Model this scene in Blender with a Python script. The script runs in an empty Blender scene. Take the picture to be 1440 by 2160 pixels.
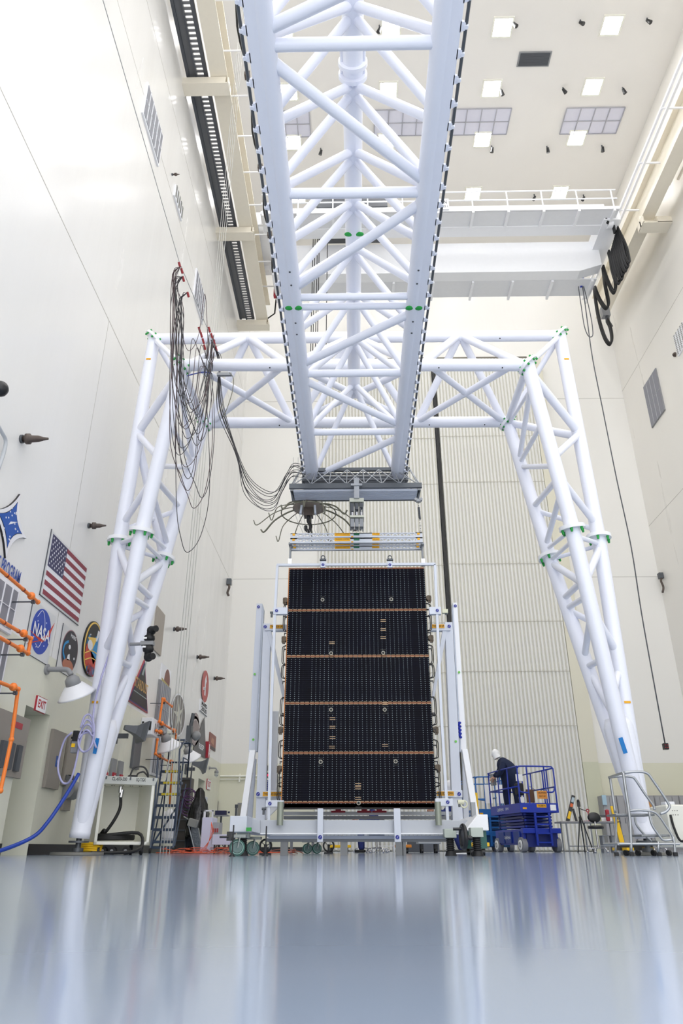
import bpy, math, random
from mathutils import Vector, Matrix
random.seed(7)
SC = bpy.context.scene
COL = SC.collection

# ------------------------------------------------------------------ camera
F = 1521.0; TH = math.radians(25.02); PS = math.radians(1.02)
EYE = Vector((0, 0, 0.10))
FWD = Vector((-math.sin(PS)*math.cos(TH), math.cos(PS)*math.cos(TH), math.sin(TH)))
RGT = Vector((math.cos(PS), math.sin(PS), 0))
UPV = RGT.cross(FWD)
cd = bpy.data.cameras.new('camera'); cam = bpy.data.objects.new('camera', cd); COL.objects.link(cam)
cd.sensor_fit = 'VERTICAL'; cd.sensor_height = 36.0; cd.sensor_width = 24.0
cd.lens = F/2160*36.0; cd.clip_start = 0.03; cd.clip_end = 200
rm = Matrix((RGT, UPV, -FWD)).transposed()
cam.matrix_world = Matrix.Translation(EYE) @ rm.to_4x4()
SC.camera = cam

def at(px, py, X=None, Y=None, Z=None):
    """the point of the room seen at that spot of the photograph, on a plane of constant X, Y or Z"""
    d = FWD*F + RGT*(px-720) + UPV*(1080-py)
    if X is not None: t = (X-EYE.x)/d.x
    elif Y is not None: t = (Y-EYE.y)/d.y
    else: t = (Z-EYE.z)/d.z
    return EYE + d*t
def pix(p):
    v = Vector(p)-EYE; z = v.dot(FWD)
    return 720+F*v.dot(RGT)/z, 1080-F*v.dot(UPV)/z

# ------------------------------------------------------------------ world, exposure
w = bpy.data.worlds.new('world'); SC.world = w; w.use_nodes = True
w.node_tree.nodes['Background'].inputs[0].default_value = (0.97, 0.98, 1.0, 1)
w.node_tree.nodes['Background'].inputs[1].default_value = 2.6
SC.view_settings.view_transform = 'Standard'; SC.view_settings.look = 'None'
SC.view_settings.exposure = -0.12; SC.view_settings.gamma = 1.0; SC.view_settings.use_curve_mapping = False
LAMP = 53.0           # strength of the ceiling lights
SC.cycles.max_bounces = 9; SC.cycles.diffuse_bounces = 8; SC.cycles.glossy_bounces = 3
SC.cycles.transmission_bounces = 3; SC.cycles.sample_clamp_indirect = 6.0

# ------------------------------------------------------------------ materials
def lin(h):
    h = h.lstrip('#'); c = [int(h[i:i+2], 16)/255 for i in (0, 2, 4)]
    return tuple(x/12.92 if x <= 0.04045 else ((x+0.055)/1.055)**2.4 for x in c)
MATS = {}
def mat(name, hexc, rough=0.5, metal=0.0, emit=0.0, noise=0.0, scale=6.0, bump=0.0, bscale=20.0, spec=0.5, coat=0.0):
    if name in MATS: return MATS[name]
    m = bpy.data.materials.new(name); m.use_nodes = True; MATS[name] = m
    nt = m.node_tree; b = nt.nodes['Principled BSDF']
    c = lin(hexc)
    b.inputs['Base Color'].default_value = (*c, 1); b.inputs['Roughness'].default_value = rough
    b.inputs['Metallic'].default_value = metal; b.inputs['Specular IOR Level'].default_value = spec
    if coat: b.inputs['Coat Weight'].default_value = coat
    if emit:
        b.inputs['Emission Color'].default_value = (*c, 1); b.inputs['Emission Strength'].default_value = emit
    tc = nt.nodes.new('ShaderNodeTexCoord')
    n = nt.nodes.new('ShaderNodeTexNoise'); n.inputs['Scale'].default_value = scale; n.inputs['Detail'].default_value = 4
    nt.links.new(tc.outputs['Object'], n.inputs['Vector'])
    mx = nt.nodes.new('ShaderNodeMix'); mx.data_type = 'RGBA'
    k = noise or 0.03
    mx.inputs[6].default_value = (*[x*(1-k) for x in c], 1); mx.inputs[7].default_value = (*[min(1, x*(1+k)) for x in c], 1)
    nt.links.new(n.outputs['Fac'], mx.inputs[0]); nt.links.new(mx.outputs[2], b.inputs['Base Color'])
    if bump:
        n2 = nt.nodes.new('ShaderNodeTexNoise'); n2.inputs['Scale'].default_value = bscale
        nt.links.new(tc.outputs['Object'], n2.inputs['Vector'])
        bp = nt.nodes.new('ShaderNodeBump'); bp.inputs['Strength'].default_value = bump; bp.inputs['Distance'].default_value = 0.02
        nt.links.new(n2.outputs['Fac'], bp.inputs['Height']); nt.links.new(bp.outputs[0], b.inputs['Normal'])
    return m
def math_node(nt, op, a, b=None, c=None):
    n = nt.nodes.new('ShaderNodeMath'); n.operation = op
    for i, v in enumerate((a, b, c)):
        if v is None: continue
        if isinstance(v, (int, float)): n.inputs[i].default_value = v
        else: nt.links.new(v, n.inputs[i])
    return n.outputs[0]

def wall_material(name, upper, lower, split, rough, bumpk=0.12, stretch=(1, 1, 0.12)):
    """glossy wall paint, a second colour below a painted line at a fixed height"""
    m = mat(name, upper, rough); nt = m.node_tree; b = nt.nodes['Principled BSDF']
    g = nt.nodes.new('ShaderNodeNewGeometry'); s = nt.nodes.new('ShaderNodeSeparateXYZ')
    nt.links.new(g.outputs['Position'], s.inputs[0])
    f = math_node(nt, 'GREATER_THAN', s.outputs['Z'], split)
    mx = nt.nodes.new('ShaderNodeMix'); mx.data_type = 'RGBA'
    mx.inputs[6].default_value = (*lin(lower), 1); mx.inputs[7].default_value = (*lin(upper), 1)
    nt.links.new(f, mx.inputs[0]); nt.links.new(mx.outputs[2], b.inputs['Base Color'])
    mp = nt.nodes.new('ShaderNodeMapping'); mp.inputs['Scale'].default_value = stretch
    nt.links.new(g.outputs['Position'], mp.inputs['Vector'])
    n = nt.nodes.new('ShaderNodeTexNoise'); n.inputs['Scale'].default_value = 1.6; n.inputs['Detail'].default_value = 5
    nt.links.new(mp.outputs[0], n.inputs['Vector'])
    bp = nt.nodes.new('ShaderNodeBump'); bp.inputs['Strength'].default_value = bumpk; bp.inputs['Distance'].default_value = 0.08
    nt.links.new(n.outputs['Fac'], bp.inputs['Height']); nt.links.new(bp.outputs[0], b.inputs['Normal'])
    n3 = nt.nodes.new('ShaderNodeTexNoise'); n3.inputs['Scale'].default_value = 0.9; n3.inputs['Detail'].default_value = 6
    nt.links.new(mp.outputs[0], n3.inputs['Vector'])
    nt.links.new(math_node(nt, 'MULTIPLY_ADD', n3.outputs['Fac'], 0.30, rough-0.12), b.inputs['Roughness'])
    return m

W_WHITE = mat('white painted steel', 'ecedf0', 0.32, noise=0.02)
W_TUBE = mat('white gloss tube paint', 'e8eaf4', 0.3, noise=0.02, scale=2)
W_GREY = mat('pale grey painted steel', 'c9ced8', 0.42, noise=0.03)
W_STAND = mat('cool white stand paint', 'cdd2dd', 0.45, noise=0.02)
W_BEAM = mat('grey stand beam paint', 'b7bbc2', 0.5, noise=0.03)
W_CREAM = mat('cream painted steel', 'e6dfcf', 0.45, noise=0.03)
ALU = mat('brushed aluminium', 'a9acb0', 0.35, 0.8)
ALU2 = mat('dull aluminium', '8f9296', 0.5, 0.5)
STEEL = mat('dark steel', '5b5f64', 0.45, 0.5)
DGREY = mat('dark grey paint', '4d5056', 0.5)
MGREY = mat('mid grey paint', '8b8c8e', 0.5)
PANELGREY = mat('warm grey enamel', '8f8880', 0.45)
BLACK = mat('black rubber', '141416', 0.55)
BLACKM = mat('black metal', '1b1c1f', 0.35)
ORANGE = mat('orange pipe paint', 'f08030', 0.4)
BROWN = mat('brown bronze', '554a44', 0.5, 0.2)
GREEN = mat('green bolt marker', '1e9a40', 0.6)
GREENW = mat('green wheel tread', '1c5a50', 0.4)
YELLOW = mat('yellow paint', 'f2c214', 0.45)
AMBER = mat('amber label', 'e8a800', 0.5)
RED = mat('red enamel', 'a02030', 0.45)
REDTAG = mat('dark red sleeve', '8a1a22', 0.5)
NAVY = mat('navy logo ink', '1d2a8c', 0.5)
BLUE = mat('blue lift paint', '1331a0', 0.35)
BLUE2 = mat('lighter blue lift paint', '2366ae', 0.4)
SLATE = mat('slate blue ladder paint', '38475e', 0.4)
CLOTH = mat('navy cloth', '17223f', 0.9, bump=0.4, bscale=8)
CAP = mat('white cloth cap', 'e8e8ea', 0.9, bump=0.3, bscale=18)
SKIN = mat('skin', 'b98a72', 0.6)
WHITEP = mat('white plastic', 'e8e9ee', 0.4)
WHITEB = mat('white enamel box', 'ecebe0', 0.45, noise=0.03)
GOLD = mat('gold foil', '7c4422', 0.45, 0.2)
TAN = mat('tan dashes', 'd8b890', 0.5)
BLUETAPE = mat('blue tape', '1878c0', 0.5)
LILAC = mat('lilac air hose', 'a7a6cc', 0.4)
BLUEHOSE = mat('blue hose', '1c3fa0', 0.4)
PINKCAB = mat('orange red cable', 'e0603a', 0.5)
WIRE = mat('dark wire', '2c2a2e', 0.5)
WIRE2 = mat('olive wire', '6d6c5c', 0.5)
INK = mat('black print', '1a1a1a', 0.6)
PAPER = mat('white print', 'f0f0f0', 0.6)
WOOD = mat('brown board', '5a4030', 0.6)
CHROME = mat('chrome', 'c8c8cc', 0.15, 1.0)
GLASSY = mat('frosted lens', 'd9dcd4', 0.25)

# ------------------------------------------------------------------ mesh builder
def frame_of(d):
    d = Vector(d).normalized()
    a = Vector((0, 0, 1)) if abs(d.z) < 0.92 else Vector((1, 0, 0))
    u = d.cross(a).normalized(); v = d.cross(u).normalized()
    return u, v
class B:
    def __init__(s): s.v = []; s.f = []; s.sm = []; s.mi = []; s.cur = 0; s.xf = None
    def add(s, verts, faces, smooth=False):
        o = len(s.v)
        for p in verts:
            p = Vector(p)
            s.v.append(s.xf @ p if s.xf is not None else p)
        for f in faces:
            s.f.append([i+o for i in f]); s.sm.append(smooth); s.mi.append(s.cur)
        return s
    def box(s, x0, x1, y0, y1, z0, z1):
        v = [(x, y, z) for x in (x0, x1) for y in (y0, y1) for z in (z0, z1)]
        return s.add(v, [(0, 1, 3, 2), (4, 6, 7, 5), (0, 4, 5, 1), (2, 3, 7, 6), (0, 2, 6, 4), (1, 5, 7, 3)])
    def cbox(s, c, sz): 
        return s.box(c[0]-sz[0]/2, c[0]+sz[0]/2, c[1]-sz[1]/2, c[1]+sz[1]/2, c[2]-sz[2]/2, c[2]+sz[2]/2)
    def prism(s, poly, d):
        """a planar polygon pushed along the vector d"""
        n = len(poly); d = Vector(d); a = [Vector(p) for p in poly]; b = [p+d for p in a]
        return s.add(a+b, [tuple(range(n)), tuple(range(2*n-1, n-1, -1))]+[(i, i+n, (i+1) % n+n, (i+1) % n) for i in range(n)])
    def tube(s, p0, p1, r, r2=None, n=14, cap=True):
        p0 = Vector(p0); p1 = Vector(p1); r2 = r if r2 is None else r2
        u, v = frame_of(p1-p0); vs = []
        for p, q in ((p0, r), (p1, r2)):
            for i in range(n):
                a = 2*math.pi*i/n; vs.append(p+(u*math.cos(a)+v*math.sin(a))*q)
        s.add(vs, [(i, (i+1) % n, (i+1) % n+n, i+n) for i in range(n)], True)
        if cap:
            s.add(vs[:n], [tuple(range(n-1, -1, -1))]); s.add(vs[n:], [tuple(range(n))])
        return s
    def path(s, pts, r, n=8, closed=False):
        pts = [Vector(p) for p in pts]; m = len(pts)
        if m < 2: return s
        vs = []; u = None
        for i, p in enumerate(pts):
            if closed: d = pts[(i+1) % m]-pts[i-1]
            else: d = pts[min(i+1, m-1)]-pts[max(i-1, 0)]
            if d.length < 1e-9: d = Vector((0, 0, 1))
            d.normalize()
            if u is None: u, _ = frame_of(d)
            u = (u-d*u.dot(d))
            if u.length < 1e-6: u, _ = frame_of(d)
            u.normalize(); v = d.cross(u)
            for k in range(n):
                a = 2*math.pi*k/n; vs.append(p+(u*math.cos(a)+v*math.sin(a))*r)
        fs = []
        for i in range(m if closed else m-1):
            j = (i+1) % m
            for k in range(n): fs.append((i*n+k, i*n+(k+1) % n, j*n+(k+1) % n, j*n+k))
        if not closed: fs += [tuple(range(n-1, -1, -1)), tuple((m-1)*n+k for k in range(n))]
        return s.add(vs, fs, True)
    def bar(s, p0, p1, w, h, up=(0, 0, 1)):
        p0 = Vector(p0); p1 = Vector(p1); d = (p1-p0).normalized(); up = Vector(up)
        if abs(d.dot(up)) > 0.97: up = Vector((0, 1, 0))
        u = d.cross(up).normalized()*w/2; v = u.cross(d).normalized()*h/2
        q = [p0-u-v, p0+u-v, p0+u+v, p0-u+v]
        return s.prism(q, p1-p0)
    def disc(s, c, nrm, r, th, n=24): 
        nrm = Vector(nrm).normalized(); return s.tube(Vector(c)-nrm*th/2, Vector(c)+nrm*th/2, r, n=n)
    def torus(s, c, nrm, R, r, n=28, k=8):
        u, v = frame_of(nrm); c = Vector(c)
        return s.path([c+(u*math.cos(2*math.pi*i/n)+v*math.sin(2*math.pi*i/n))*R for i in range(n)], r, k, True)
    def sphere(s, c, r, sx=1, sy=1, sz=1, n=12, m=8):
        vs = []; fs = []
        for i in range(m+1):
            a = math.pi*i/m
            for k in range(n):
                b = 2*math.pi*k/n
                vs.append((c[0]+r*sx*math.sin(a)*math.cos(b), c[1]+r*sy*math.sin(a)*math.sin(b), c[2]+r*sz*math.cos(a)))
        for i in range(m):
            for k in range(n): fs.append((i*n+k, (i+1)*n+k, (i+1)*n+(k+1) % n, i*n+(k+1) % n))
        return s.add(vs, fs, True)
    def lathe(s, c, ax, prof, n=20):
        """prof: (radius, distance along ax)"""
        ax = Vector(ax).normalized(); u, v = frame_of(ax); c = Vector(c); vs = []; fs = []
        for r, h in prof:
            for k in range(n):
                a = 2*math.pi*k/n; vs.append(c+ax*h+(u*math.cos(a)+v*math.sin(a))*r)
        for i in range(len(prof)-1):
            for k in range(n): fs.append((i*n+k, i*n+(k+1) % n, (i+1)*n+(k+1) % n, (i+1)*n+k))
        return s.add(vs, fs, True)
    def text(s, string, size, o, ux=(1, 0, 0), uy=(0, 0, 1), th=0.004, sx=1.0, align='CENTER', fit=None):
        c = bpy.data.curves.new('t', 'FONT'); c.body = string; c.size = size; c.align_x = align; c.align_y = 'CENTER'
        c.extrude = 0; c.offset = size*0.02; c.resolution_u = 3
        ob = bpy.data.objects.new('t', c); COL.objects.link(ob)
        dg = bpy.context.evaluated_depsgraph_get(); ev = ob.evaluated_get(dg); me = ev.to_mesh()
        ux = Vector(ux); uy = Vector(uy); nn = ux.cross(uy).normalized(); o = Vector(o)
        if fit and len(me.vertices):
            xs = [v.co.x for v in me.vertices]; sx = fit/max(1e-6, max(xs)-min(xs))
        P = [o+ux*(v.co.x*sx)+uy*v.co.y+nn*th for v in me.vertices]
        s.add(P, [tuple(p.vertices) for p in me.polygons])
        ev.to_mesh_clear(); bpy.data.objects.remove(ob); bpy.data.curves.remove(c)
        return s
    def build(s, name, m, parent=None, label=None, base=None, kind=None, bevel=0, mats=None):
        if not s.v: s.add([(0, 0, 0), (0.001, 0, 0), (0, 0.001, 0)], [(0, 1, 2)])
        if parent is not None: off = ORG[parent.name]
        else:
            if base is None:
                xs = [p.x for p in s.v]; ys = [p.y for p in s.v]; zs = [p.z for p in s.v]
                base = Vector(((min(xs)+max(xs))/2, (min(ys)+max(ys))/2, min(zs)))
            off = Vector(base)
        me = bpy.data.meshes.new(name); me.from_pydata([tuple(p-off) for p in s.v], [], s.f)
        for i, p in enumerate(me.polygons): p.use_smooth = s.sm[i]; p.material_index = s.mi[i]
        for mm in (mats or [m]): me.materials.append(mm)
        me.update()
        o = bpy.data.objects.new(name, me); COL.objects.link(o)
        if parent is None: o.location = off
        else: o.parent = parent
        ORG[o.name] = off
        if label: o['label'] = label
        if kind: o['kind'] = kind
        if bevel:
            md = o.modifiers.new('bevel', 'BEVEL'); md.width = bevel; md.segments = 2; md.limit_method = 'ANGLE'
        return o
ORG = {}
def thing(name, label, cat, loc, group=None):
    o = bpy.data.objects.new(name, None); COL.objects.link(o); o.location = loc; o.empty_display_size = 0.1
    o['label'] = label; o['category'] = cat
    if group: o['group'] = group
    ORG[o.name] = Vector(loc); return o
def tag(o, label, cat, group=None):
    o['label'] = label; o['category'] = cat
    if group: o['group'] = group
    return o
def struct(b, name, m, **k):
    return b.build(name, m, kind='structure', base=(0, 0, 0), **k)
def dup(root, loc, rotz=0.0, label=None, group=None, scale=None):
    def cp(o, par):
        c = o.copy(); COL.objects.link(c)
        if par is not None: c.parent = par
        for ch in list(o.children): cp(ch, c)
        return c
    r = cp(root, None); r.location = loc; r.rotation_euler = (0, 0, rotz)
    if scale: r.scale = scale
    if label: r['label'] = label
    if group: r['group'] = group
    return r
def smooth(pts, k=6):
    """Catmull-Rom through the points"""
    P = [Vector(p) for p in pts]; out = []
    Q = [P[0]*2-P[1]]+P+[P[-1]*2-P[-2]]
    for i in range(1, len(Q)-2):
        a, b, c, d = Q[i-1], Q[i], Q[i+1], Q[i+2]
        for j in range(k):
            t = j/k
            out.append(0.5*((2*b)+(c-a)*t+(2*a-5*b+4*c-d)*t*t+(3*b-a-3*c+d)*t**3))
    out.append(P[-1]); return out
def pq(b, quad, Y, d):
    """four spots of the photograph on the plane Y, pushed back by d"""
    return b.prism([at(x, y, Y=Y) for x, y in quad], (0, d, 0))
def pr(b, x0, y0, x1, y1, Y, d):
    """upright box whose front spans that rectangle; its sides stand vertical"""
    p = at((x0+x1)/2, (y0+y1)/2, Y=Y); a = at(x0, (y0+y1)/2, Y=Y).x; c = at(x1, (y0+y1)/2, Y=Y).x
    return b.box(a, c, Y, Y+d, at((x0+x1)/2, y1, Y=Y).z, at((x0+x1)/2, y0, Y=Y).z)
# ================================================================== THE ROOM
XL, XR, YB, ZC, Y0 = -5.4, 13.55, 30.5, 30.3, -4.0
# floor: pale blue gloss epoxy
fm = mat('blue epoxy floor', '8fa9bb', 0.13); nt = fm.node_tree; bs = nt.nodes['Principled BSDF']
g = nt.nodes.new('ShaderNodeNewGeometry')
n1 = nt.nodes.new('ShaderNodeTexNoise'); n1.inputs['Scale'].default_value = 0.5; n1.inputs['Detail'].default_value = 5
nt.links.new(g.outputs['Position'], n1.inputs['Vector'])
cr = nt.nodes.new('ShaderNodeMix'); cr.data_type = 'RGBA'
cr.inputs[6].default_value = (*lin('8f9db2'), 1); cr.inputs[7].default_value = (*lin('a5b2c6'), 1)
nt.links.new(n1.outputs['Fac'], cr.inputs[0]); nt.links.new(cr.outputs[2], bs.inputs['Base Color'])
n2 = nt.nodes.new('ShaderNodeTexNoise'); n2.inputs['Scale'].default_value = 3.0; n2.inputs['Detail'].default_value = 3
mp = nt.nodes.new('ShaderNodeMapping'); mp.inputs['Scale'].default_value = (0.25, 1.0, 1.0)
nt.links.new(g.outputs['Position'], mp.inputs['Vector']); nt.links.new(mp.outputs[0], n2.inputs['Vector'])
bp = nt.nodes.new('ShaderNodeBump'); bp.inputs['Strength'].default_value = 0.035; bp.inputs['Distance'].default_value = 0.02
nt.links.new(n2.outputs['Fac'], bp.inputs['Height'])
bs.inputs['Roughness'].default_value = 0.105
b = B(); b.box(XL-1, XR+1, Y0, YB+1, -0.2, 0); struct(b, 'floor', fm)

WL = wall_material('left wall paint', 'e6e5e3', 'dcdbcb', 3.2, 0.2); WL.node_tree.nodes['Principled BSDF'].inputs['Specular IOR Level'].default_value = 0.22
WB = wall_material('back wall paint', 'e7e5e0', 'dcdac6', 3.2, 0.4)
WR = wall_material('right wall paint', 'e6e3dd', 'dcdac6', 3.2, 0.30)
CE = mat('ceiling paint', 'e7e4df', 0.5, noise=0.02, scale=1)
SEAM = mat('panel joint', 'b4b1aa', 0.7)
RECESS = mat('grey green doorway paint', '9a9c86', 0.6)

DOORS = [(12.0, 13.02, 2.24), (26.35, 27.5, 2.3)]
# left wall with two doorways cut through it
b = B(); ys = [Y0]
for a, c, h in DOORS: ys += [a, c]
ys.append(YB+0.6)
for i in range(0, len(ys), 2): b.box(XL-0.6, XL, ys[i], ys[i+1], 0, ZC)
for a, c, h in DOORS: b.box(XL-0.6, XL, a, c, h, ZC)
b.cur = 1
def seamL(y0, y1, z, t=0.02): b.box(XL-0.001, XL+0.003, y0, y1, z-t/2, z+t/2)
for z in (10.75, 18.0, 20.6): seamL(2, YB, z)
for y in (12.65,): b.box(XL-0.001, XL+0.003, y-0.007, y+0.007, 3.2, 10.75)
struct(b, 'wall_left', WL, mats=[WL, SEAM])
b = B()
for a, c, h in DOORS: b.box(XL-0.62, XL-0.55, a-0.05, c+0.05, 0, h+0.05)
dr = b
for i, (a, c, h) in enumerate(DOORS):
    b = B(); b.box(XL-0.64, XL-0.58, a-0.01, c+0.01, 0, h+0.01)
    d = struct(b, f'door_{i+1}', RECESS)
    b = B(); b.tube((XL-0.58, a+0.1, 1.0), (XL-0.5, a+0.1, 1.0), 0.012); b.tube((XL-0.51, a+0.1, 1.0), (XL-0.51, a+0.22, 1.0), 0.012)
    b.build('door_handle', STEEL, d)
# back wall, opening for the tall hangar doors
DX0, DX1, DZ = -1.6, 8.98, 22.8
b = B(); b.box(XL-0.6, DX0, YB, YB+0.6, 0, ZC); b.box(DX1, XR+0.6, YB, YB+0.6, 0, ZC); b.box(DX0, DX1, YB, YB+0.6, DZ, ZC); b.box(DX0, DX1, YB+.3, YB+.6, 0, DZ)  # last box is unseen backing added behind the leaves to block outside light
b.cur = 1
for z in (11.05, 20.5): b.box(XL, DX0, YB-0.003, YB, z-0.012, z+0.012); b.box(DX1, XR, YB-0.003, YB, z-0.012, z+0.012)
struct(b, 'wall_back', WB, mats=[WB, SEAM])
b = B(); b.box(XR, XR+0.6, Y0, YB+0.6, 0, ZC); b.cur = 1
for z in (13.5, 20.9): b.box(XR-0.003, XR, 4, YB, z-0.012, z+0.012)
struct(b, 'wall_right', WR, mats=[WR, SEAM])
b = B(); b.box(XL-0.6, XR+0.6, Y0, YB+0.6, ZC, ZC+0.3); struct(b, 'ceiling', CE)
b = B(); b.box(XL, XL+0.02, Y0, 12.0, 0, 0.17); b.box(XL, XL+0.02, 13.02, 26.35, 0, 0.17); b.box(XL, XL+0.02, 27.5, YB, 0, 0.17)
struct(b, 'baseboard_left', BLACKM)
b = B(); b.box(XL+0.02, DX0, YB-0.02, YB, 0, 0.15); b.box(DX1+0.6, XR, YB-0.02, YB, 0, 0.15); struct(b, 'baseboard_back', BLACKM)
b = B(); b.box(XR-0.02, XR, Y0, YB-0.02, 0, 0.15); struct(b, 'baseboard_right', BLACKM)
# jamb to the right of the tall doors, and header
JM = wall_material('jamb paint', 'd6d2c0', 'c8c8b0', 3.2, 0.5)
b = B(); b.box(DX1, DX1+0.62, YB-0.35, YB, 0, DZ); struct(b, 'trim_1', JM)
b = B(); b.box(DX0-0.02, DX1, YB-0.1, YB, DZ, DZ+0.25); struct(b, 'trim_2', mat('dark header', '6b675c', 0.6))
# corrugated leaves: real ribs
CORR = mat('ribbed door sheet', 'dcdbd6', 0.45, noise=0.03); CORD = mat('door groove', 'c2bfb2', 0.6)
def leaf(name, x0, x1, y):
    b = B(); b.box(x0, x1, y+0.04, y+0.14, 0.02, DZ)
    d = struct(b, name, CORD)
    r = B(); x = x0; p = 0.16
    while x < x1-0.02:
        a = min(x+p*0.72, x1)
        r.prism([(x, y+0.04, 0.05), (x+0.02, y, 0.05), (a-0.02, y, 0.05), (a, y+0.04, 0.05)], (0, 0, DZ-0.06)); x += p
    r.build('ribbed_sheet', CORR, d)
    s = B()
    for z in (4.6, 6.8, 8.95, 11.6, 15.7, 18.2):
        s.box(x0, x1, y-0.006, y+0.001, z-0.012, z+0.012)
        xx = x0+0.25
        while xx < x1: s.tube((xx, y-0.014, z+0.05), (xx, y, z+0.05), 0.012, n=6); xx += 0.48
    s.build('rivet_row', mat('door rivet strip', 'b0aca0', 0.6), d)
leaf('door_3', DX0, 4.04, YB-0.12); leaf('door_4', 4.24, DX1, YB-0.30)
b = B(); b.box(4.06, 4.2, YB-0.16, YB-0.02, 0.02, DZ); struct(b, 'gap_shade_strip', BLACK)  # black strip standing in for the shade of the gap between the leaves
b = B(); b.tube((XL+0.02, YB-0.08, 2.72), (DX0-0.4, YB-0.08, 2.72), 0.035); b.tube((XL+0.02, YB-0.08, 2.6), (DX0-0.4, YB-0.08, 2.6), 0.02)
for x in (-4.6, -3.4, -2.4): b.box(x-0.03, x+0.03, YB-0.1, YB, 2.5, 2.8)
tag(b.build('wall_pipe', WHITEB), 'pale pipe running level along back wall left of hangar doors', 'pipe')

# ------------------------------------------------------------------ ceiling fittings
LENS = mat('lamp diffuser', 'ffffff', 0.4, emit=LAMP)
LCOL = [(-2.7, 'first column from the left wall'), (1.68, 'second column, above the truss'), (6.2, 'third column from the left wall'), (10.6, 'column nearest the right wall')]
LROW = [26.5, 23.4, 20.9, 18.3, 15.8, 13.2, 10.6, 8.0, 5.4, 2.8, 0.2]
ORD = ['first', 'second', 'third', 'fourth', 'fifth', 'sixth', 'seventh', 'eighth', 'ninth', 'tenth', 'eleventh']
proto = None
for j, y in enumerate(LROW):
    for x, cn in LCOL:
        lb = f'bright square ceiling light, {ORD[j]} row from the crane, {cn}'
        if proto is None:
            t = thing('ceiling_light', lb, 'ceiling light', (x, y, ZC), 'square lights recessed in the ceiling')
            b = B()
            for (a, c, d, e) in ((-.42, .42, -.42, -.35), (-.42, .42, .35, .42), (-.42, -.35, -.35, .35), (.35, .42, -.35, .35)):
                b.box(x+a, x+c, y+d, y+e, ZC-0.05, ZC)
            b.build('light_frame', WHITEB, t)
            b = B(); b.box(x-.35, x+.35, y-.35, y+.35, ZC-0.04, ZC-0.01); b.build('diffuser', LENS, t)
            proto = t
        else: dup(proto, (x, y, ZC), 0, lb)
# dark little spotlights between them
sp = None
for k, (px, py, lb) in enumerate([(1225, 49, 'front row, left of the far right light'), (1366, 45, 'front row, nearest the right wall'), (1084, 52, 'front row, beside the third column light'),
        (1188, 191, 'second row, left of the right column light'), (1314, 191, 'second row, nearest the right wall'), (1057, 194, 'second row, beside the third column light'),
        (1154, 315, 'third row, left of the right column light'), (1270, 313, 'third row, nearest the right wall'), (1037, 314, 'third row, beside the third column light'),
        (676, 319, 'third row, seen through the left of the truss'), (800, 60, 'front row, seen through the truss'), (1127, 416, 'last row, between the two right columns'), (1231, 417, 'last row, nearest the right wall')]):
    p = at(px, py, Z=ZC-0.2); lb = 'small black spotlight on the ceiling, ' + lb
    if sp is None:
        t = thing('ceiling_spotlight', lb, 'spotlight', (p.x, p.y, ZC), 'small black ceiling spotlights')
        b = B(); b.tube((p.x, p.y, ZC), (p.x, p.y, ZC-0.16), 0.03); b.build('stem', DGREY, t)
        b = B(); b.tube((p.x-0.04, p.y, ZC-0.14), (p.x+0.06, p.y-0.06, ZC-0.34), 0.055, 0.085); b.build('lamp_housing', BLACKM, t)
        sp = t
    else: dup(sp, (p.x, p.y, ZC), 0.3*k, lb)
# access grille and pale gridded air panels
p = at(1126, 124, Z=ZC); t = thing('ceiling_vent', 'dark grey rectangular vent grille in the ceiling near the right', 'vent', (p.x, p.y, ZC))
b = B(); b.box(p.x-.68, p.x+.68, p.y-.32, p.y+.32, ZC-.04, ZC); b.build('vent_frame', MGREY, t)
b = B(); b.box(p.x-.62, p.x+.62, p.y-.27, p.y+.27, ZC-.055, ZC-.04)
for i in range(9): b.box(p.x-.62, p.x+.62, p.y-.25+i*.06, p.y-.23+i*.06, ZC-.065, ZC-.05)
b.build('grille', DGREY, t)
def air_panel(x0, y0, x1, y1, n, lb):
    a = at(x0, y0, Z=ZC); c = at(x1, y1, Z=ZC)
    xa, xb, ya, yb = min(a.x, c.x), max(a.x, c.x), min(a.y, c.y), max(a.y, c.y)
    t = thing('ceiling_air_panel', lb, 'air panel', ((xa+xb)/2, (ya+yb)/2, ZC), 'pale gridded air panels in the ceiling')
    b = B(); b.box(xa, xb, ya, yb, ZC-.03, ZC); b.build('air_screen', mat('lilac grey mesh', 'd6d6e2', 0.6), t)
    b = B()
    for i in range(n+1):
        x = xa+(xb-xa)*i/n; b.box(x-.02, x+.02, ya, yb, ZC-.07, ZC-.03)
    for y in (ya, (ya+yb)/2, yb): b.box(xa, xb, y-.02, y+.02, ZC-.06, ZC-.03)
    b.build('air_grid', mat('air grid grey', 'a4a4ac', 0.5), t)
air_panel(1195, 227, 1298, 280, 4, 'pale gridded air panel in the ceiling nearest the right wall')
air_panel(955, 229, 1067, 282, 4, 'pale gridded air panel in the ceiling just right of the truss')
air_panel(790, 231, 905, 284, 4, 'pale gridded air panel in the ceiling behind the truss')
air_panel(545, 234, 655, 287, 4, 'pale gridded air panel in the ceiling left of the truss centre')
# ================================================================== CRANE RUNWAYS AND BRIDGE CRANE
ZR = 22.7
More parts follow.
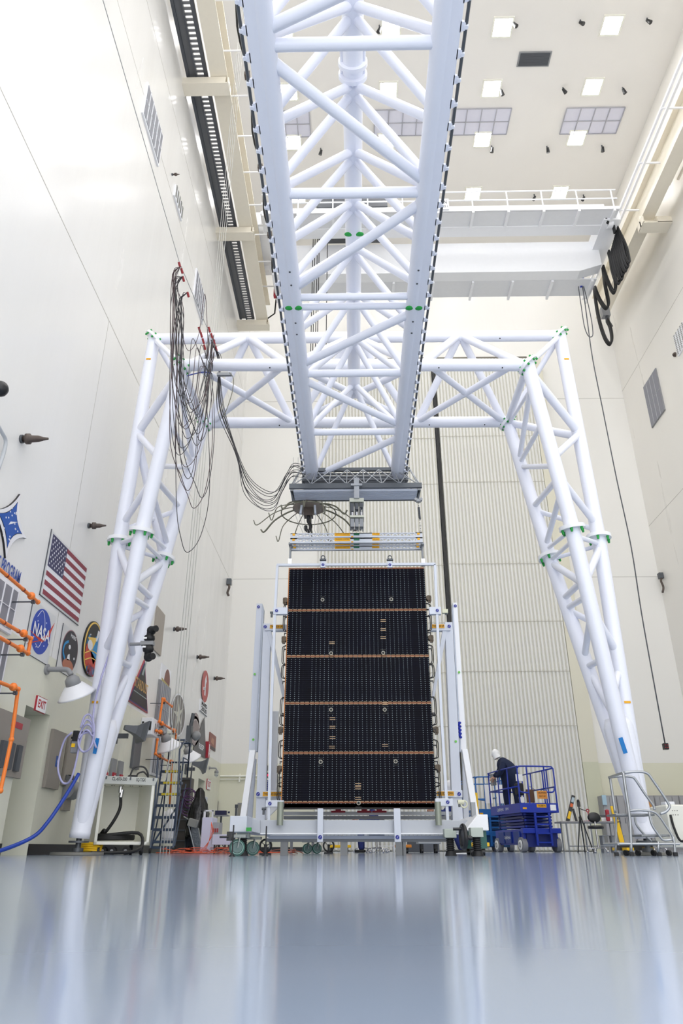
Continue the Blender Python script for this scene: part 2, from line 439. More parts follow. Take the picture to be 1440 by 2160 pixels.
# left runway
t = thing('crane_runway', 'cream crane runway girder running along the left wall', 'crane rail', (-4.2, 12, ZR))
b = B(); b.box(-4.5, -3.95, 2, 27.4, ZR, ZR+0.06); b.box(-4.27, -4.18, 2, 27.4, ZR+0.06, ZR+1.3); b.box(-4.5, -3.95, 2, 27.4, ZR+1.3, ZR+1.36)
b.build('girder', W_CREAM, t)
b = B(); b.box(-4.26, -4.19, 2, 27.4, ZR+1.36, ZR+1.48); b.build('rail', STEEL, t)
for y in (3.1, 9.2, 15.3, 21.5, 27.1):
    b = B(); b.box(XL, -3.9, y-0.22, y+0.22, ZR-0.32, ZR-0.28); b.box(XL, -3.9, y-0.03, y+0.03, ZR-0.28, ZR); b.box(XL, -4.0, y-0.22, y-0.19, ZR-0.28, ZR-0.02); b.box(-3.94, -3.9, y-0.22, y+0.22, ZR-0.3, ZR-.05)
    b.build('bracket', W_CREAM, t)
for y in [4+1.55*i for i in range(15)]:
    b = B(); b.box(-4.3, -3.45, y-0.02, y+0.02, ZR+0.9, ZR+0.95); b.build('rail_outrigger', W_WHITE, t)
b = B(); b.box(-3.5, -3.44, 2, 27.2, ZR+0.86, ZR+0.99); b.build('conductor_rail', W_WHITE, t)
t = thing('cable_tray', 'dark louvred walkway grating between left wall and crane girder', 'grating', (-4.9, 12, ZR+.1))
b = B(); b.box(-5.3, -5.2, 2, 27, ZR+.1, ZR+.2); b.box(-4.72, -4.6, 2, 27, ZR+.1, ZR+.2); b.box(-5.0, -4.94, 2, 27, ZR+.05, ZR+.2); b.build('tray_rail', DGREY, t)
b = B(); b.box(-5.26, -4.95, 2, 27, ZR+.16, ZR+.22); b.build('tray_floor', mat('tray grey', '6c6d70', .5), t)
b = B()
y = 2.0
while y < 27: b.box(-5.0, -4.6, y, y+0.07, ZR+.13, ZR+.17); y += 0.16
b.build('grating', mat('grating grey', '7c7d80', 0.5, 0.3), t)
# black cable slung from clamp to clamp
cl = [(-3.42, y, ZR+.8) for y in (4.0, 8.5, 12.0, 15.6, 19.2, 22.5, 25.7)]
t = thing('power_cable', 'black cable looped between clamps under the left crane runway', 'cable', (-3.42, 15, ZR))
pts = []
for a, c in zip(cl, cl[1:]):
    for k in range(8):
        s = k/8; pts.append((a[0]+0.05*math.sin(s*9), a[1]+(c[1]-a[1])*s, a[2]-0.5*math.sin(math.pi*s)**0.7*(0.4+0.6*s)))
pts.append(cl[-1]); pts.append((-3.6, 26.6, ZR+0.1)); pts.append((-4.3, 27.2, ZR+0.05))
b = B(); b.path(pts, 0.035, 8); b.build('cable', BLACK, t)
for p in cl:
    b = B(); b.box(p[0]-.09, p[0]+.09, p[1]-.1, p[1]+.1, p[2]-.1, p[2]+.1); b.build('cable_clamp', BROWN, t)
b = B(); b.box(-3.55, -3.35, 25.5, 25.7, ZR+.2, ZR+.75); tag(b.build('red_limit_box', RED), 'small red box below the far end of the left crane runway', 'switch box')
# right runway
ZL = ZR; ZR = 24.45; q0 = at(1262, 672, Z=ZR); q1 = at(1400, 400, Z=ZR); XRG = (q0.x+q1.x)/2; YG = q0.y; yb_ = at(1358, 480, Z=ZR-.4).y
t = thing('crane_runway', 'cream crane runway girder running along the right wall', 'crane rail', (XRG, 15, ZR))
b = B(); b.box(XRG-.28, XRG+.28, 2, YG, ZR, ZR+.06); b.box(XRG-.05, XRG+.05, 2, YG, ZR+.06, ZR+1.3); b.box(XRG-.28, XRG+.28, 2, YG, ZR+1.3, ZR+1.36); b.build('girder', W_CREAM, t)
b = B(); b.box(XRG-.04, XRG+.04, 2, YG, ZR+1.36, ZR+1.48); b.build('rail', STEEL, t)
for y in (yb_-18.6, yb_-12.4, yb_-6.2, yb_):
    b = B(); b.box(XRG-.3, XR, y-.3, y+.3, ZR-.42, ZR-.36); b.box(XRG-.3, XR, y-.04, y+.04, ZR-.36, ZR+.2); b.box(XRG-.3, XRG-.26, y-.3, y+.3, ZR-.4, ZR-.05); b.box(XRG+.3, XR, y-.3, y-.27, ZR-.4, ZR-.1)
    b.build('bracket', W_CREAM, t)
for y in [4+2.4*i for i in range(10)]:
    b = B(); b.box(XRG-.9, XRG-.05, y-.03, y+.03, ZR+.9, ZR+.96); b.build('rail_outrigger', W_WHITE, t)
for dz, dx in ((.95, -.92), (.7, -.82)):
    b = B(); b.box(XRG+dx, XRG+dx+.09, 2, YG-.3, ZR+dz, ZR+dz+.1); b.build('conductor_rail', W_WHITE, t)
b = B(); b.box(XR-.62, XR-.5, 2, 21.3, ZR+.2, ZR+.35); b.tube((XR-.3, 2, ZR+.2), (XR-.3, 21, ZR+.2), .05)
tag(b.build('wall_conduit', W_CREAM), 'cream conduit running above the brackets on the right wall', 'conduit')

# bridge crane: two white girders
ZR = ZL; gx0, gx1 = -4.4, 11.5
t = thing('bridge_crane', 'white double girder bridge crane spanning the hall below the ceiling', 'crane', ((gx0+gx1)/2, 23.5, ZR+1.5)); crane = t
g1 = B(); g1.box(gx0+.9, gx1-.5, 22.95, 23.5, 24.25, 25.5); g1.build('girder', W_WHITE, t, bevel=.01)
wk = B(); wk.box(gx0+.6, gx1-.3, 22.15, 22.95, 24.28, 24.34)
w_ = wk.build('walkway', mat('walkway white', 'e0e1e4', .5), t)
for i in range(11):
    x = gx0+.7+i*(gx1-gx0-1.2)/10; r_ = B(); r_.box(x-.05, x+.05, 22.1, 22.95, 24.18, 24.28); r_.build('walkway_rib', W_WHITE, w_)
r_ = B(); r_.box(gx0+.6, gx1-.3, 22.1, 22.16, 24.28, 24.44); r_.build('toe_board', W_WHITE, w_)
for dz in (.55, 1.05):
    b = B(); b.tube((gx0+.6, 22.12, 24.35+dz), (gx1-.3, 22.12, 24.35+dz), .03, n=8); b.build('handrail', W_WHITE, t)
for i in range(11):
    x = gx0+.7+i*(gx1-gx0-1.2)/10
    b = B(); b.tube((x, 22.12, 24.3), (x, 22.12, 25.4), .03, n=8); b.build('rail_post', W_WHITE, t)
for i in range(8):
    x = 4.2+i*0.98
    b = B(); b.cbox((x, 22.4, 24.45), (.22, .12, .12)); b.sphere((x, 22.4, 24.53), .07); b.build('rail_lamp', BROWN, t)
g2 = B(); g2.prism([(gx0+.9, 24.3, 23.0), (gx1-1.5, 24.3, 23.0), (gx1-.5, 24.3, 23.35), (gx1-.5, 24.3, 24.7), (gx0+.9, 24.3, 24.7)], (0, .55, 0)); g2.build('girder', W_WHITE, t, bevel=.01)
wk = B(); wk.box(gx0+.9, gx1-.6, 24.85, 25.9, 23.02, 23.08); w_ = wk.build('walkway', mat('walkway white', 'e0e1e4', .5), t)
for i in range(9):
    x = gx0+1+i*(gx1-gx0-1.8)/8; r_ = B(); r_.box(x-.05, x+.05, 24.85, 26.0, 22.9, 23.02); r_.build('walkway_rib', W_WHITE, w_)
for gx in (gx0+.55, gx1-.45):
    b = B(); b.box(gx-.35, gx+.35, 22.6, 25.6, ZR+1.5, ZR+2.2); b.tube((gx-.1, 22.9, ZR+1.6), (gx+.1, 22.9, ZR+1.6), .22); b.tube((gx-.1, 25.2, ZR+1.6), (gx+.1, 25.2, ZR+1.6), .22); b.build('end_carriage', W_WHITE, t)
b = B(); b.box(-1.5, 1.6, 22.9, 25.0, 25.5, 26.3); b.build('hoist_trolley', DGREY, t)
# notice on the railing
p = at(926, 431, Y=22.05); b = B(); b.box(p.x-.4, p.x+.4, 22.03, 22.08, p.z-.3, p.z+.3)
t = thing('capacity_sign', 'white load notice on the crane railing right of truss', 'sign', (p.x, 22.05, p.z-.3)); b.build('sign_board', WHITEP, t)
b = B(); b.text('15 TON', .3, (p.x, 22.03, p.z+.1), fit=.6); b.text('CRANE NO.1', .18, (p.x, 22.03, p.z-.15), fit=.7); b.build('lettering', INK, t)
# caged ladder at the left end
for x in (-3.1, -2.7):
    b = B(); b.tube((x, 22.0, 24.3), (x, 22.0, 27.2), .03, n=8); b.build('ladder_stile', W_WHITE, crane)
for i in range(9):
    b = B(); b.tube((-3.1, 22.0, 24.5+i*.3), (-2.7, 22.0, 24.5+i*.3), .02, n=6); b.build('ladder_rung', W_WHITE, crane)
# far-wall hoist ropes hanging behind the truss
for i, px in enumerate((660, 664, 669, 673, 690)):
    a = at(px, 520, Y=23.9); c = at(px-1, 790, Y=23.9)
    b = B(); b.tube((a.x, 23.9, 25.6), (a.x, 23.9, c.z), .02, n=6); b.build('hoist_rope', BLACKM, crane)
# chain loop and pendant at the right
t = thing('chain_hoist', 'blue chain hoist with looped chain under the right end of the crane', 'hoist', tuple(at(1222, 588, Y=25.3)))
p = at(1222, 586, Y=25.3); b = B(); b.tube(p-Vector((.16, 0, 0)), p+Vector((.16, 0, 0)), .12); b.box(p.x-.05, p.x+.05, 25.25, 25.35, p.z, 23.0); b.build('hoist_body', mat('hoist blue', '2438a8', .4), t)
lp = [at(x, y, Y=25.3) for x, y in [(1219, 592), (1220, 608), (1226, 650), (1232, 688), (1240, 708), (1248, 710), (1250, 700), (1246, 670), (1236, 625), (1226, 588)]]
b = B(); b.path(smooth(lp, 4), .02, 6); b.build('chain', DGREY, t)
lp = [at(x, y, Y=25.3) for x, y in [(1226, 590), (1232, 630), (1240, 690), (1250, 760), (1272, 870), (1300, 1010), (1330, 1150), (1352, 1290), (1375, 1420), (1402, 1568)]]
t = thing('crane_pendant', 'dark crane pendant control hanging on a long thin cable at right', 'pendant control', tuple(lp[-1]))
b = B(); b.path(smooth(lp, 4), .022, 6); b.build('pendant_cable', DGREY, t)
q = lp[-1]; b = B(); b.box(q.x-.08, q.x+.08, q.y-.08, q.y+.08, q.z-.2, q.z); b.build('pendant_box', BLACKM, t, bevel=.01)
b = B()
for k in range(4): b.tube((q.x-.035+.07*(k % 2), q.y-.085, q.z-.06-.08*(k//2)), (q.x-.035+.07*(k % 2), q.y-.1, q.z-.06-.08*(k//2)), .018, n=8)
b.build('button', RED, t)

# festoon loops of black cable at the right runway
def fest(pts, Y0_, Y1_, r, lb, n=3, name='festoon_cable'):
    t = thing(name, lb, 'cable', tuple(at(*pts[0], Y=Y0_)), 'black festoon cables at the right runway')
    for k in range(n):
        P = []
        for i, (x, y) in enumerate(pts):
            s = i/(len(pts)-1); P.append(at(x, y, Y=Y0_+(Y1_-Y0_)*s)+Vector((0, k*0.07, 0)))
        b = B(); b.path(smooth(P, 5), r, 7); b.build('cable', BLACK, t)
fest([(1254, 604), (1258, 640), (1266, 680), (1277, 712), (1287, 724), (1291, 712), (1288, 690), (1281, 672)], 25.6, 25.9, .05, 'lowest hanging black cable loop ending at the grey wall box')
fest([(1272, 560), (1277, 600), (1284, 636), (1279, 648), (1268, 635), (1260, 618), (1255, 604)], 24.9, 25.5, .05, 'second black cable loop up from the grey wall box')
fest([(1272, 560), (1280, 585), (1290, 608), (1297, 614), (1299, 595), (1292, 560), (1284, 528)], 24.6, 24.2, .05, 'third black cable loop, below the gathered cable bundle')
for i in range(9):
    dx, dy = i*3.1, -i*5.6
    fest([(1285+dx*.8, 536+dy), (1288+dx, 560+dy), (1294+dx, 584+dy), (1301+dx, 596+dy+(i*7) % 11), (1306+dx*.9, 588+dy+(i*5) % 9), (1303+dx*.7, 560+dy), (1290+dx*.5, 522+dy)], 24.0-i*.12, 23.8-i*.12, .03,
         f'gathered black cable loop, {ORD[i]} of nine counting away from the back wall', 2)
fest([(1277, 459), (1283, 468), (1291, 466), (1297, 490)], 22.6, 23, .05, 'short black cable jumper at the end of the crane walkway', 2)
a = at(1279, 661, Y=26.3); t = thing('junction_box', 'grey junction box with drain elbow high beside right back corner', 'electrical box', tuple(a))
b = B(); b.box(a.x-.18, a.x+.18, a.y, a.y+.3, a.z-.1, a.z+.45); b.build('box', MGREY, t, bevel=.01)
b = B(); b.path([a+Vector((.05, .1, -.1)), a+Vector((.02, .1, -.4)), a+Vector((.12, .1, -.7))], .1, 8); b.box(a.x-.02, XR-2, a.y+.3, a.y+.36, a.z+.1, a.z+.2); b.build('elbow', DGREY, t)

# ================================================================== LEFT WALL FITTINGS
def wl(px, py): p = at(px, py, X=XL); return p.y, p.z
def wr(px, py): p = at(px, py, X=XR); return p.y, p.z
def nozzle(x, y, z, sx, lb, k=1.0):
    t = thing('wall_nozzle', lb, 'nozzle', (x, y, z), 'brown nozzles projecting from the side walls')
    b = B(); b.disc((x+sx*.02, y, z), (1, 0, 0), .07*k, .04); b.build('flange', STEEL, t)
    b = B(); b.lathe((x+sx*.03, y, z), (sx, 0, 0), [(0, 0), (.05*k, 0), (.05*k, .05), (.09*k, .06), (.09*k, .12), (.06*k, .13), (.055*k, .26*k), (.03*k, .34*k), (.02*k, .42*k), (0, .42*k)], 14); b.build('nozzle_body', BROWN, t)
for (px, py, lb, k) in ((44, 926, 'brown nozzle on left wall high above the blue star emblem', 1.0), (186, 1109, 'brown nozzle on left wall between flag and white leg', .8), (366, 1327, 'brown nozzle on left wall right of the tan wall panel', .9),
                     (415, 1386, 'brown nozzle on left wall, middle one in the descending row', .95), (451, 1431, 'brown nozzle on left wall beside the red oval emblem', .95), (362, 368, 'small grey detector high on the left wall below the long vent', .5)):
    y, z = wl(px, py); nozzle(XL, y, z, 1, lb, k)
def wall_lamp(px, py, lb, small=False):
    y, z = wl(px, py); t = thing('wall_lamp', lb, 'lamp', (XL, y, z), 'lamps on curved arms along the left wall')
    s = .62 if small else 1.0
    b = B(); b.disc((XL+.02, y, z), (1, 0, 0), .09*s, .04); b.path(smooth([(XL+.02, y, z), (XL+.2*s, y, z), (XL+.38*s, y, z-.01), (XL+.46*s, y, z-.1*s)], 5), .045*s, 10); b.build('lamp_arm', MGREY, t)
    c = Vector((XL+.46*s, y, z-.12*s)); ax = Vector((.3, .55, -1) if not small else (0, 0, -1)).normalized()
    b = B(); b.lathe(c, ax, [(0, -.02), (.07*s, 0), (.12*s, .05*s), (.13*s, .16*s), (.1*s, .17*s), (0, .17*s)]); b.build('lamp_housing', MGREY, t)
    if small:
        b = B(); b.lathe(c, ax, [(.11*s, .17*s), (.11*s, .27*s), (.08*s, .36*s), (0, .4*s)]); b.build('glass_globe', GLASSY, t)
        b = B(); b.torus(c+ax*.22*s, ax, .125*s, .008); b.torus(c+ax*.3*s, ax, .11*s, .008); b.build('wire_guard', MGREY, t)
    else:
        b = B(); b.lathe(c, ax, [(.1, .15), (.16, .16), (.3, .33), (.33, .36), (.31, .36), (.28, .33), (.13, .18)], 28); b.build('lamp_shade', WHITEP, t)
        b = B(); b.lathe(c, ax, [(.1, .17), (.11, .24), (.08, .3), (0, .33)]); b.build('bulb_guard', mat('green grey glass', '6d7a74', .3), t)
wall_lamp(97, 1412, 'white shaded wall lamp on curved arm over the EXIT sign')
wall_lamp(312, 1540, 'white shaded wall lamp behind the blue rolling ladder, left one')
wall_lamp(362, 1568, 'white shaded wall lamp seen through top of blue ladder')
wall_lamp(441, 1620, 'small caged wall lamp near back left corner', True)

def wpanel(y0, y1, z0, z1, name, m, lb, cat, th=.04, grp=None, frame=None):
    t = thing(name, lb, cat, (XL, (y0+y1)/2, z0), grp)
    b = B(); b.box(XL, XL+th, y0, y1, z0, z1); b.build('panel', m, t, bevel=.004)
    return t
def rect_at(x0, y0, x1, y1):
    """opposite corners (upper left, lower right) of a rectangle on the left wall"""
    a, c = wl(x0, y0), wl(x1, y1); return min(a[0], c[0]), max(a[0], c[0]), min(a[1], c[1]), max(a[1], c[1])
# vents
def vent(y0, y1, z0, z1, n, lb, rim=True, dots=False, X=XL, s=1):
    t = thing('wall_vent', lb, 'vent', (X, (y0+y1)/2, z0), 'grey gridded vents on the side walls')
    b = B(); b.box(min(X, X+s*.05), max(X, X+s*.05), y0, y1, z0, z1)
    b.build('vent_frame', WHITEP if rim else MGREY, t)
    if dots:
        b = B()
        for i in range(5):
            for j in range(11): b.box(min(X+s*.05, X+s*.07), max(X+s*.05, X+s*.07), y0+.06+i*(y1-y0)/5, y0+.06+(i+.45)*(y1-y0)/5, z0+.06+j*(z1-z0)/11, z0+.06+(j+.4)*(z1-z0)/11)
        b.build('slot', mat('slot grey', '9c9c98', .6), t); return
    b = B(); m = .06 if rim else .02
    b.box(min(X+s*.05, X+s*.06), max(X+s*.05, X+s*.06), y0+m, y1-m, z0+m, z1-m)
    b.build('grille', mat('vent mesh grey', '86878f', .6), t)
    b = B()
    for i in range(1, n):
        y = y0+(y1-y0)*i/n; b.box(min(X+s*.06, X+s*.075), max(X+s*.06, X+s*.075), y-.009, y+.009, z0+m, z1-m)
    z = (z0+z1)/2; b.box(min(X+s*.06, X+s*.072), max(X+s*.06, X+s*.072), y0+m, y1-m, z-.005, z+.005)
    b.build('mullion', WHITEP if rim else mat('mullion grey', 'b4b4b8', .5), t)
def vq(x0, y0, x1, y1): return rect_at(x0, y0, x1, y1)
ya, za = wl(309, 172); yb, zb = wl(331, 352); vent(ya, yb, zb, za, 6, 'long grey vent high on the left wall near top')
ya, za = wl(413, 565); yb, zb = wl(425, 685); vent(ya, yb, zb, za, 6, 'narrow grey vent on left wall behind hanging cables')
ya, za = wl(377, 407); yb, zb = wl(375, 463); vent(ya-.5, ya+.5, zb+.2, za-.2, 4, 'small slotted white grille on the left wall', True, True)
y0_, z1_ = wl(0, 1203); y1_, z1b = wl(36, 1244); vent(y1_-1.6, y1_, wl(15, 1338)[1], (z1_+z1b)/2-.05, 6, 'grey vent below the PROGRAM lettering at left edge')
y1_, zt = wl(16, 1352); vent(y1_-1.4, y1_, zt-1.35, zt, 6, 'grey vent lowest at left edge of the picture')
a = wl(343, 1487); c = wl(352, 1540); vent(17.6, 19.1, 4.0, 5.2, 7, 'grey ribbed vent behind upper orange pipe') if False else None
y, z = wl(340, 1500); vent(y-.65, y+.65, z-.65, z+.75, 7, 'grey ribbed vent behind far orange pipes, upper one', False)
y, z = wl(332, 1585); vent(y-.6, y+.6, z-.65, z+.55, 7, 'grey ribbed vent behind the blue ladder, lower one')
ya, za = wl(332, 1281); yb, zb = wl(332, 1380); y, _ = wl(333, 1330)
wpanel(y-.45, y+.45, zb, za, 'access_panel', mat('tan panel', 'a39a90', .5), 'tan access panel on left wall beside the black cameras', 'panel')
# right wall vent, grille and nozzle
p = at(1380, 840, X=XR); vent(p.y-.75, p.y+.75, p.z-1.1, p.z+1.1, 4, 'grey vent on the right wall', False, False, XR, -1)
p = at(1437, 715, X=XR); vent(p.y-.5, p.y+.5, p.z-.5, p.z+.5, 4, 'small slotted white grille at right edge of the picture', True, True, XR, -1)
for px, py, lb in ((1397, 1217, 'right wall bracket fitting with short hanging brown hose'),):
    p = at(px, py, X=XR-.02); t = thing('hose_fitting', lb, 'fitting', tuple(p))
    b = B(); b.cbox(p+Vector((-.08, 0, .05)), (.18, .22, .25)); b.build('bracket', STEEL, t)
    b = B(); b.path(smooth([p, p+Vector((-.15, -.1, -.2)), p+Vector((-.1, -.1, -.5)), p+Vector((-.18, -.1, -.75))], 4), .045); b.build('hose', BROWN, t)
p = at(479, 1230, X=XL+.02); t = thing('hose_fitting', 'left wall bracket fitting with short hanging dark hose near back corner', 'fitting', tuple(p))
b = B(); b.cbox(p+Vector((.08, 0, .05)), (.2, .22, .25)); b.build('bracket', STEEL, t)
b = B(); b.path(smooth([p, p+Vector((.12, -.1, -.2)), p+Vector((.06, -.1, -.45)), p+Vector((.12, -.1, -.6))], 4), .05); b.build('hose', BROWN, t)
p = at(1424, 748, X=XR); b = B(); b.disc((XR-.03, p.y, p.z), (1, 0, 0), .1, .06); b.disc((XR-.08, p.y, p.z), (1, 0, 0), .05, .06)
tag(b.build('wall_detector', BROWN), 'small round brown detector beside the slotted grille on the right wall', 'detector')
# ================================================================== EMBLEMS AND SIGNS ON THE LEFT WALL
class WallArt:
    """flat pieces laid on a board on the left wall; u to the right, v up, both 0..1 over the board"""
    def __init__(s, y0, y1, z0, z1, th=.03): s.y0, s.y1, s.z0, s.z1 = y0, y1, z0, z1; s.top = XL+th; s.n = 0
    def P(s, u, v, k=0): return Vector((s.top+k, s.y0+(s.y1-s.y0)*u, s.z0+(s.z1-s.z0)*v))
    def poly(s, b, pts, lv=1):
        b.prism([s.P(u, v, .003*(lv-1)) for u, v in pts], (.003, 0, 0)); return b
    def ell(s, b, u, v, ru, rv, lv=1, n=36, a0=0, a1=360):
        pts = [(u+ru*math.cos(math.radians(a0+(a1-a0)*i/n)), v+rv*math.sin(math.radians(a0+(a1-a0)*i/n))) for i in range(n+(0 if a1-a0 >= 360 else 1))]
        return s.poly(b, pts, lv)
    def line(s, b, pts, w, lv=2, k=4):
        P = [s.P(u, v, .003*lv) for u, v in pts]; P = smooth(P, k) if len(P) > 2 else P
        for a, c in zip(P, P[1:]): b.bar(a, c, .004, w, up=(c-a).cross(Vector((1, 0, 0))))
        return b
    def text(s, b, st, size, u, v, lv=2, fit=None, rot=0, align='CENTER'):
        a = math.radians(rot); ux = Vector((0, math.cos(a), math.sin(a))); uy = Vector((0, -math.sin(a), math.cos(a)))
        return b.text(st, size, s.P(u, v, .003*lv), ux, uy, .002, fit=fit, align=align)
AW = mat('emblem white', 'e6e6ea', .5); ABLUE = mat('emblem blue', '1050a8', .5); AYEL = mat('emblem yellow', 'f0c860', .5); ARED = mat('emblem red', 'c83c28', .5)
ABLK = mat('emblem black', '17181c', .5); ASKY = mat('emblem sky blue', '1c8cc8', .5); ACLR = mat('clear backing board', 'cfd0d0', .35)
FLAGR = mat('flag red', '8c3a48', .6); FLAGB = mat('flag blue', '3c3a5c', .6)

# flag: yellowed white board with 13 stripes and 50 stars
t = thing('flag_board', 'large framed flag with red stripes and white stars on left wall', 'flag', (XL, 12.68, 4.05))
w_ = WallArt(11.73, 13.62, 4.06, 5.27)
b = B(); b.box(XL, XL+.015, 11.73, 13.62, 4.06, 5.27); b.build('board', ACLR, t)
b = B(); b.box(XL, XL+.017, 11.718, 11.73, 4.05, 5.28); b.box(XL, XL+.017, 11.718, 13.63, 4.05, 4.06); b.build('frame', DGREY, t)
A = WallArt(11.80, 13.58, 4.10, 5.22, .015)
b = B(); A.poly(b, [(0, 0), (1, 0), (1, 1), (0, 1)]); b.build('flag_field', AW, t)
b = B()
for i in range(0, 13, 2):
    v0 = 1-(i+1)/13; u0 = .4 if i < 7 else 0; A.poly(b, [(u0, v0), (1, v0), (1, v0+1/13), (u0, v0+1/13)], 2)
b.build('stripe', FLAGR, t)
b = B(); A.poly(b, [(0, 6/13), (.4, 6/13), (.4, 1), (0, 1)], 2); b.build('canton', FLAGB, t)
b = B()
for r in range(9):
    for c in range(6 if r % 2 == 0 else 5):
        u = .4*(c*2+1+(r % 2))/12; v = 1-(7/13)*(r+1)/10
        A.poly(b, [(u+.013*(1 if k % 2 == 0 else .42)*math.sin(math.pi*k/5), v+.021*(1 if k % 2 == 0 else .42)*math.cos(math.pi*k/5)) for k in range(10)], 3)
b.build('stars', AW, t)

# blue round agency insignia on clear board
y0, z0 = wl(70, 1390); y1, z1 = wl(107, 1300)
yc, zc = wl(85, 1333)
t = thing('insignia_board', 'square clear board with round blue insignia below the flag', 'emblem', (XL, yc, zc-.5))
A = WallArt(yc-.5, yc+.5, zc-.46, zc+.42, .012)
b = B(); b.box(XL, XL+.012, A.y0, A.y1, A.z0, A.z1); b.build('board', ACLR, t)
b = B(); b.box(XL, XL+.014, A.y0-.008, A.y0, A.z0, A.z1); b.box(XL, XL+.014, A.y0, A.y1, A.z0-.006, A.z0); b.build('edge_trim', DGREY, t)
b = B(); A.ell(b, .5, .53, .4, .44); b.build('blue_disc', mat('insignia blue', '2444a8', .5), t)
b = B(); A.poly(b, [(.06, .42), (.5, .40), (.72, .52), (.98, .86), (.84, .52), (.6, .34), (.5, .34)], 2); A.line(b, [(.06, .16), (.3, .27), (.62, .40), (.86, .55)], .014, 3); b.build('red_swoosh', ARED, t)
b = B(); A.text(b, 'NASA', .3, .5, .5, 4, fit=.70); A.line(b, [(.25, .75), (.4, .92), (.55, .8), (.62, .5), (.5, .22), (.35, .25)], .008, 2)
for u, v in ((.3, .68), (.65, .75), (.7, .3), (.4, .2), (.25, .35)): A.ell(b, u, v, .012, .014, 2, 8)
b.build('white_lettering', AW, t)

# small round space emblem
yc, zc = wl(145, 1375)
t = thing('emblem_board', 'clear board with dark round emblem of an orange planet', 'emblem', (XL, yc, zc-.5))
A = WallArt(yc-.48, yc+.5, zc-.43, zc+.42, .012)
b = B(); b.box(XL, XL+.012, A.y0, A.y1, A.z0, A.z1); b.build('board', ACLR, t)
b = B(); b.box(XL, XL+.014, A.y0-.008, A.y0, A.z0, A.z1); b.box(XL, XL+.014, A.y0, A.y1, A.z0-.006, A.z0); b.build('edge_trim', DGREY, t)
b = B(); A.ell(b, .5, .52, .41, .47); b.build('red_rim', mat('emblem rim', 'a07a80', .5), t)
b = B(); A.ell(b, .5, .52, .39, .45, 2); b.build('dark_disc', mat('emblem night', '231f2c', .5), t)
b = B(); A.ell(b, .5, .2, .27, .14, 3); b.build('planet', mat('emblem copper', 'b06a50', .5), t)
b = B(); A.line(b, [(.35, .7), (.2, .6), (.17, .42), (.3, .3)], .05, 3); b.build('blue_swirl', ASKY, t)
b = B(); A.text(b, 'MARS', .1, .55, .85, 3, fit=.28); A.ell(b, .45, .6, .05, .05, 3, 12); A.ell(b, .75, .42, .03, .03, 3, 12); A.poly(b, [(.4, .3), (.55, .33), (.5, .46), (.42, .42)], 3); b.build('white_detail', AW, t)

# tall oval emblem
yc, zc = wl(193, 1369)
t = thing('oval_emblem', 'tall oval orbiter emblem with yellow rim partly behind white leg', 'emblem', (XL, yc, zc-.9))
_, zt = wl(196, 1308); _, zb = wl(190, 1430)
hw = .55
A = WallArt(yc-hw, yc+hw, zb, zt, .03)
b = B(); b.prism([(XL, A.P(.5+.5*math.cos(a), 0).y, A.P(0, .5+.5*math.sin(a)).z) for a in [2*math.pi*i/40 for i in range(40)]], (.03, 0, 0)); b.build('backing', ABLK, t)
b = B(); A.ell(b, .5, .5, .47, .485); b.build('yellow_rim', AYEL, t)
b = B(); A.ell(b, .5, .5, .42, .455, 2); b.build('night_field', ABLK, t)
b = B(); A.poly(b, [(.12, .28), (.2, .16), (.42, .07), (.66, .09), (.8, .2), (.72, .34), (.45, .42), (.14, .55)], 3); b.build('red_planet', ARED, t)
b = B(); A.poly(b, [(.13, .62), (.6, .22), (.85, .62), (.7, .66), (.8, .82), (.6, .78), (.5, .7)], 3); A.poly(b, [(.12, .5), (.2, .7), (.42, .58)], 3); b.build('blue_band', ASKY, t)
b = B(); A.poly(b, [(.14, .63), (.62, .73), (.44, .46)], 4); A.line(b, [(.1, .33), (.4, .44), (.75, .46)], .02, 4); A.line(b, [(.15, .22), (.45, .32), (.8, .33)], .02, 4); b.build('yellow_beam', AYEL, t)
b = B(); A.ell(b, .3, .52, .13, .09, 5, 20); A.poly(b, [(.55, .66), (.62, .66), (.72, .86), (.6, .87)], 5); A.ell(b, .25, .7, .02, .015, 5, 8); b.build('white_detail', AW, t)
b = B(); A.ell(b, .5, .1, .24, .085, 5, 24); b.build('blue_badge', mat('badge blue', '2b78a8', .5), t)
b = B(); A.text(b, 'MRO', .3, .5, .1, 6, fit=.42); b.build('red_lettering', mat('badge red', 'a8303c', .5), t)

# four-pointed blue star emblem at the left edge
t = thing('star_emblem', 'blue four-pointed star emblem with white border at left edge', 'emblem', (XL, 10.4, 4.5))
tip = wl(39, 1042); rt = wl(52, 1136); bt = wl(8, 1178)
cx_, cz_ = bt[0]+(tip[0]-bt[0])*.5-.15, (tip[1]+bt[1])/2-.02
lt = (2*cx_-rt[0]+.1, 2*cz_-rt[1])
def star(k, c=.28, n=8):
    tips = [tip, rt, bt, lt]; P = []
    for i in range(4):
        a = tips[i]; d = tips[(i+1) % 4]; m = ((a[0]+d[0])/2*(1-c)+cx_*c*1.0, (a[1]+d[1])/2*(1-c)+cz_*c)
        m = ((a[0]+d[0])/2*.45+cx_*.55, (a[1]+d[1])/2*.45+cz_*.55)
        for j in range(n):
            s = j/n; y = (1-s)**2*a[0]+2*s*(1-s)*m[0]+s*s*d[0]; z = (1-s)**2*a[1]+2*s*(1-s)*m[1]+s*s*d[1]
            P.append((cx_+(y-cx_)*k, cz_+(z-cz_)*k))
    return P
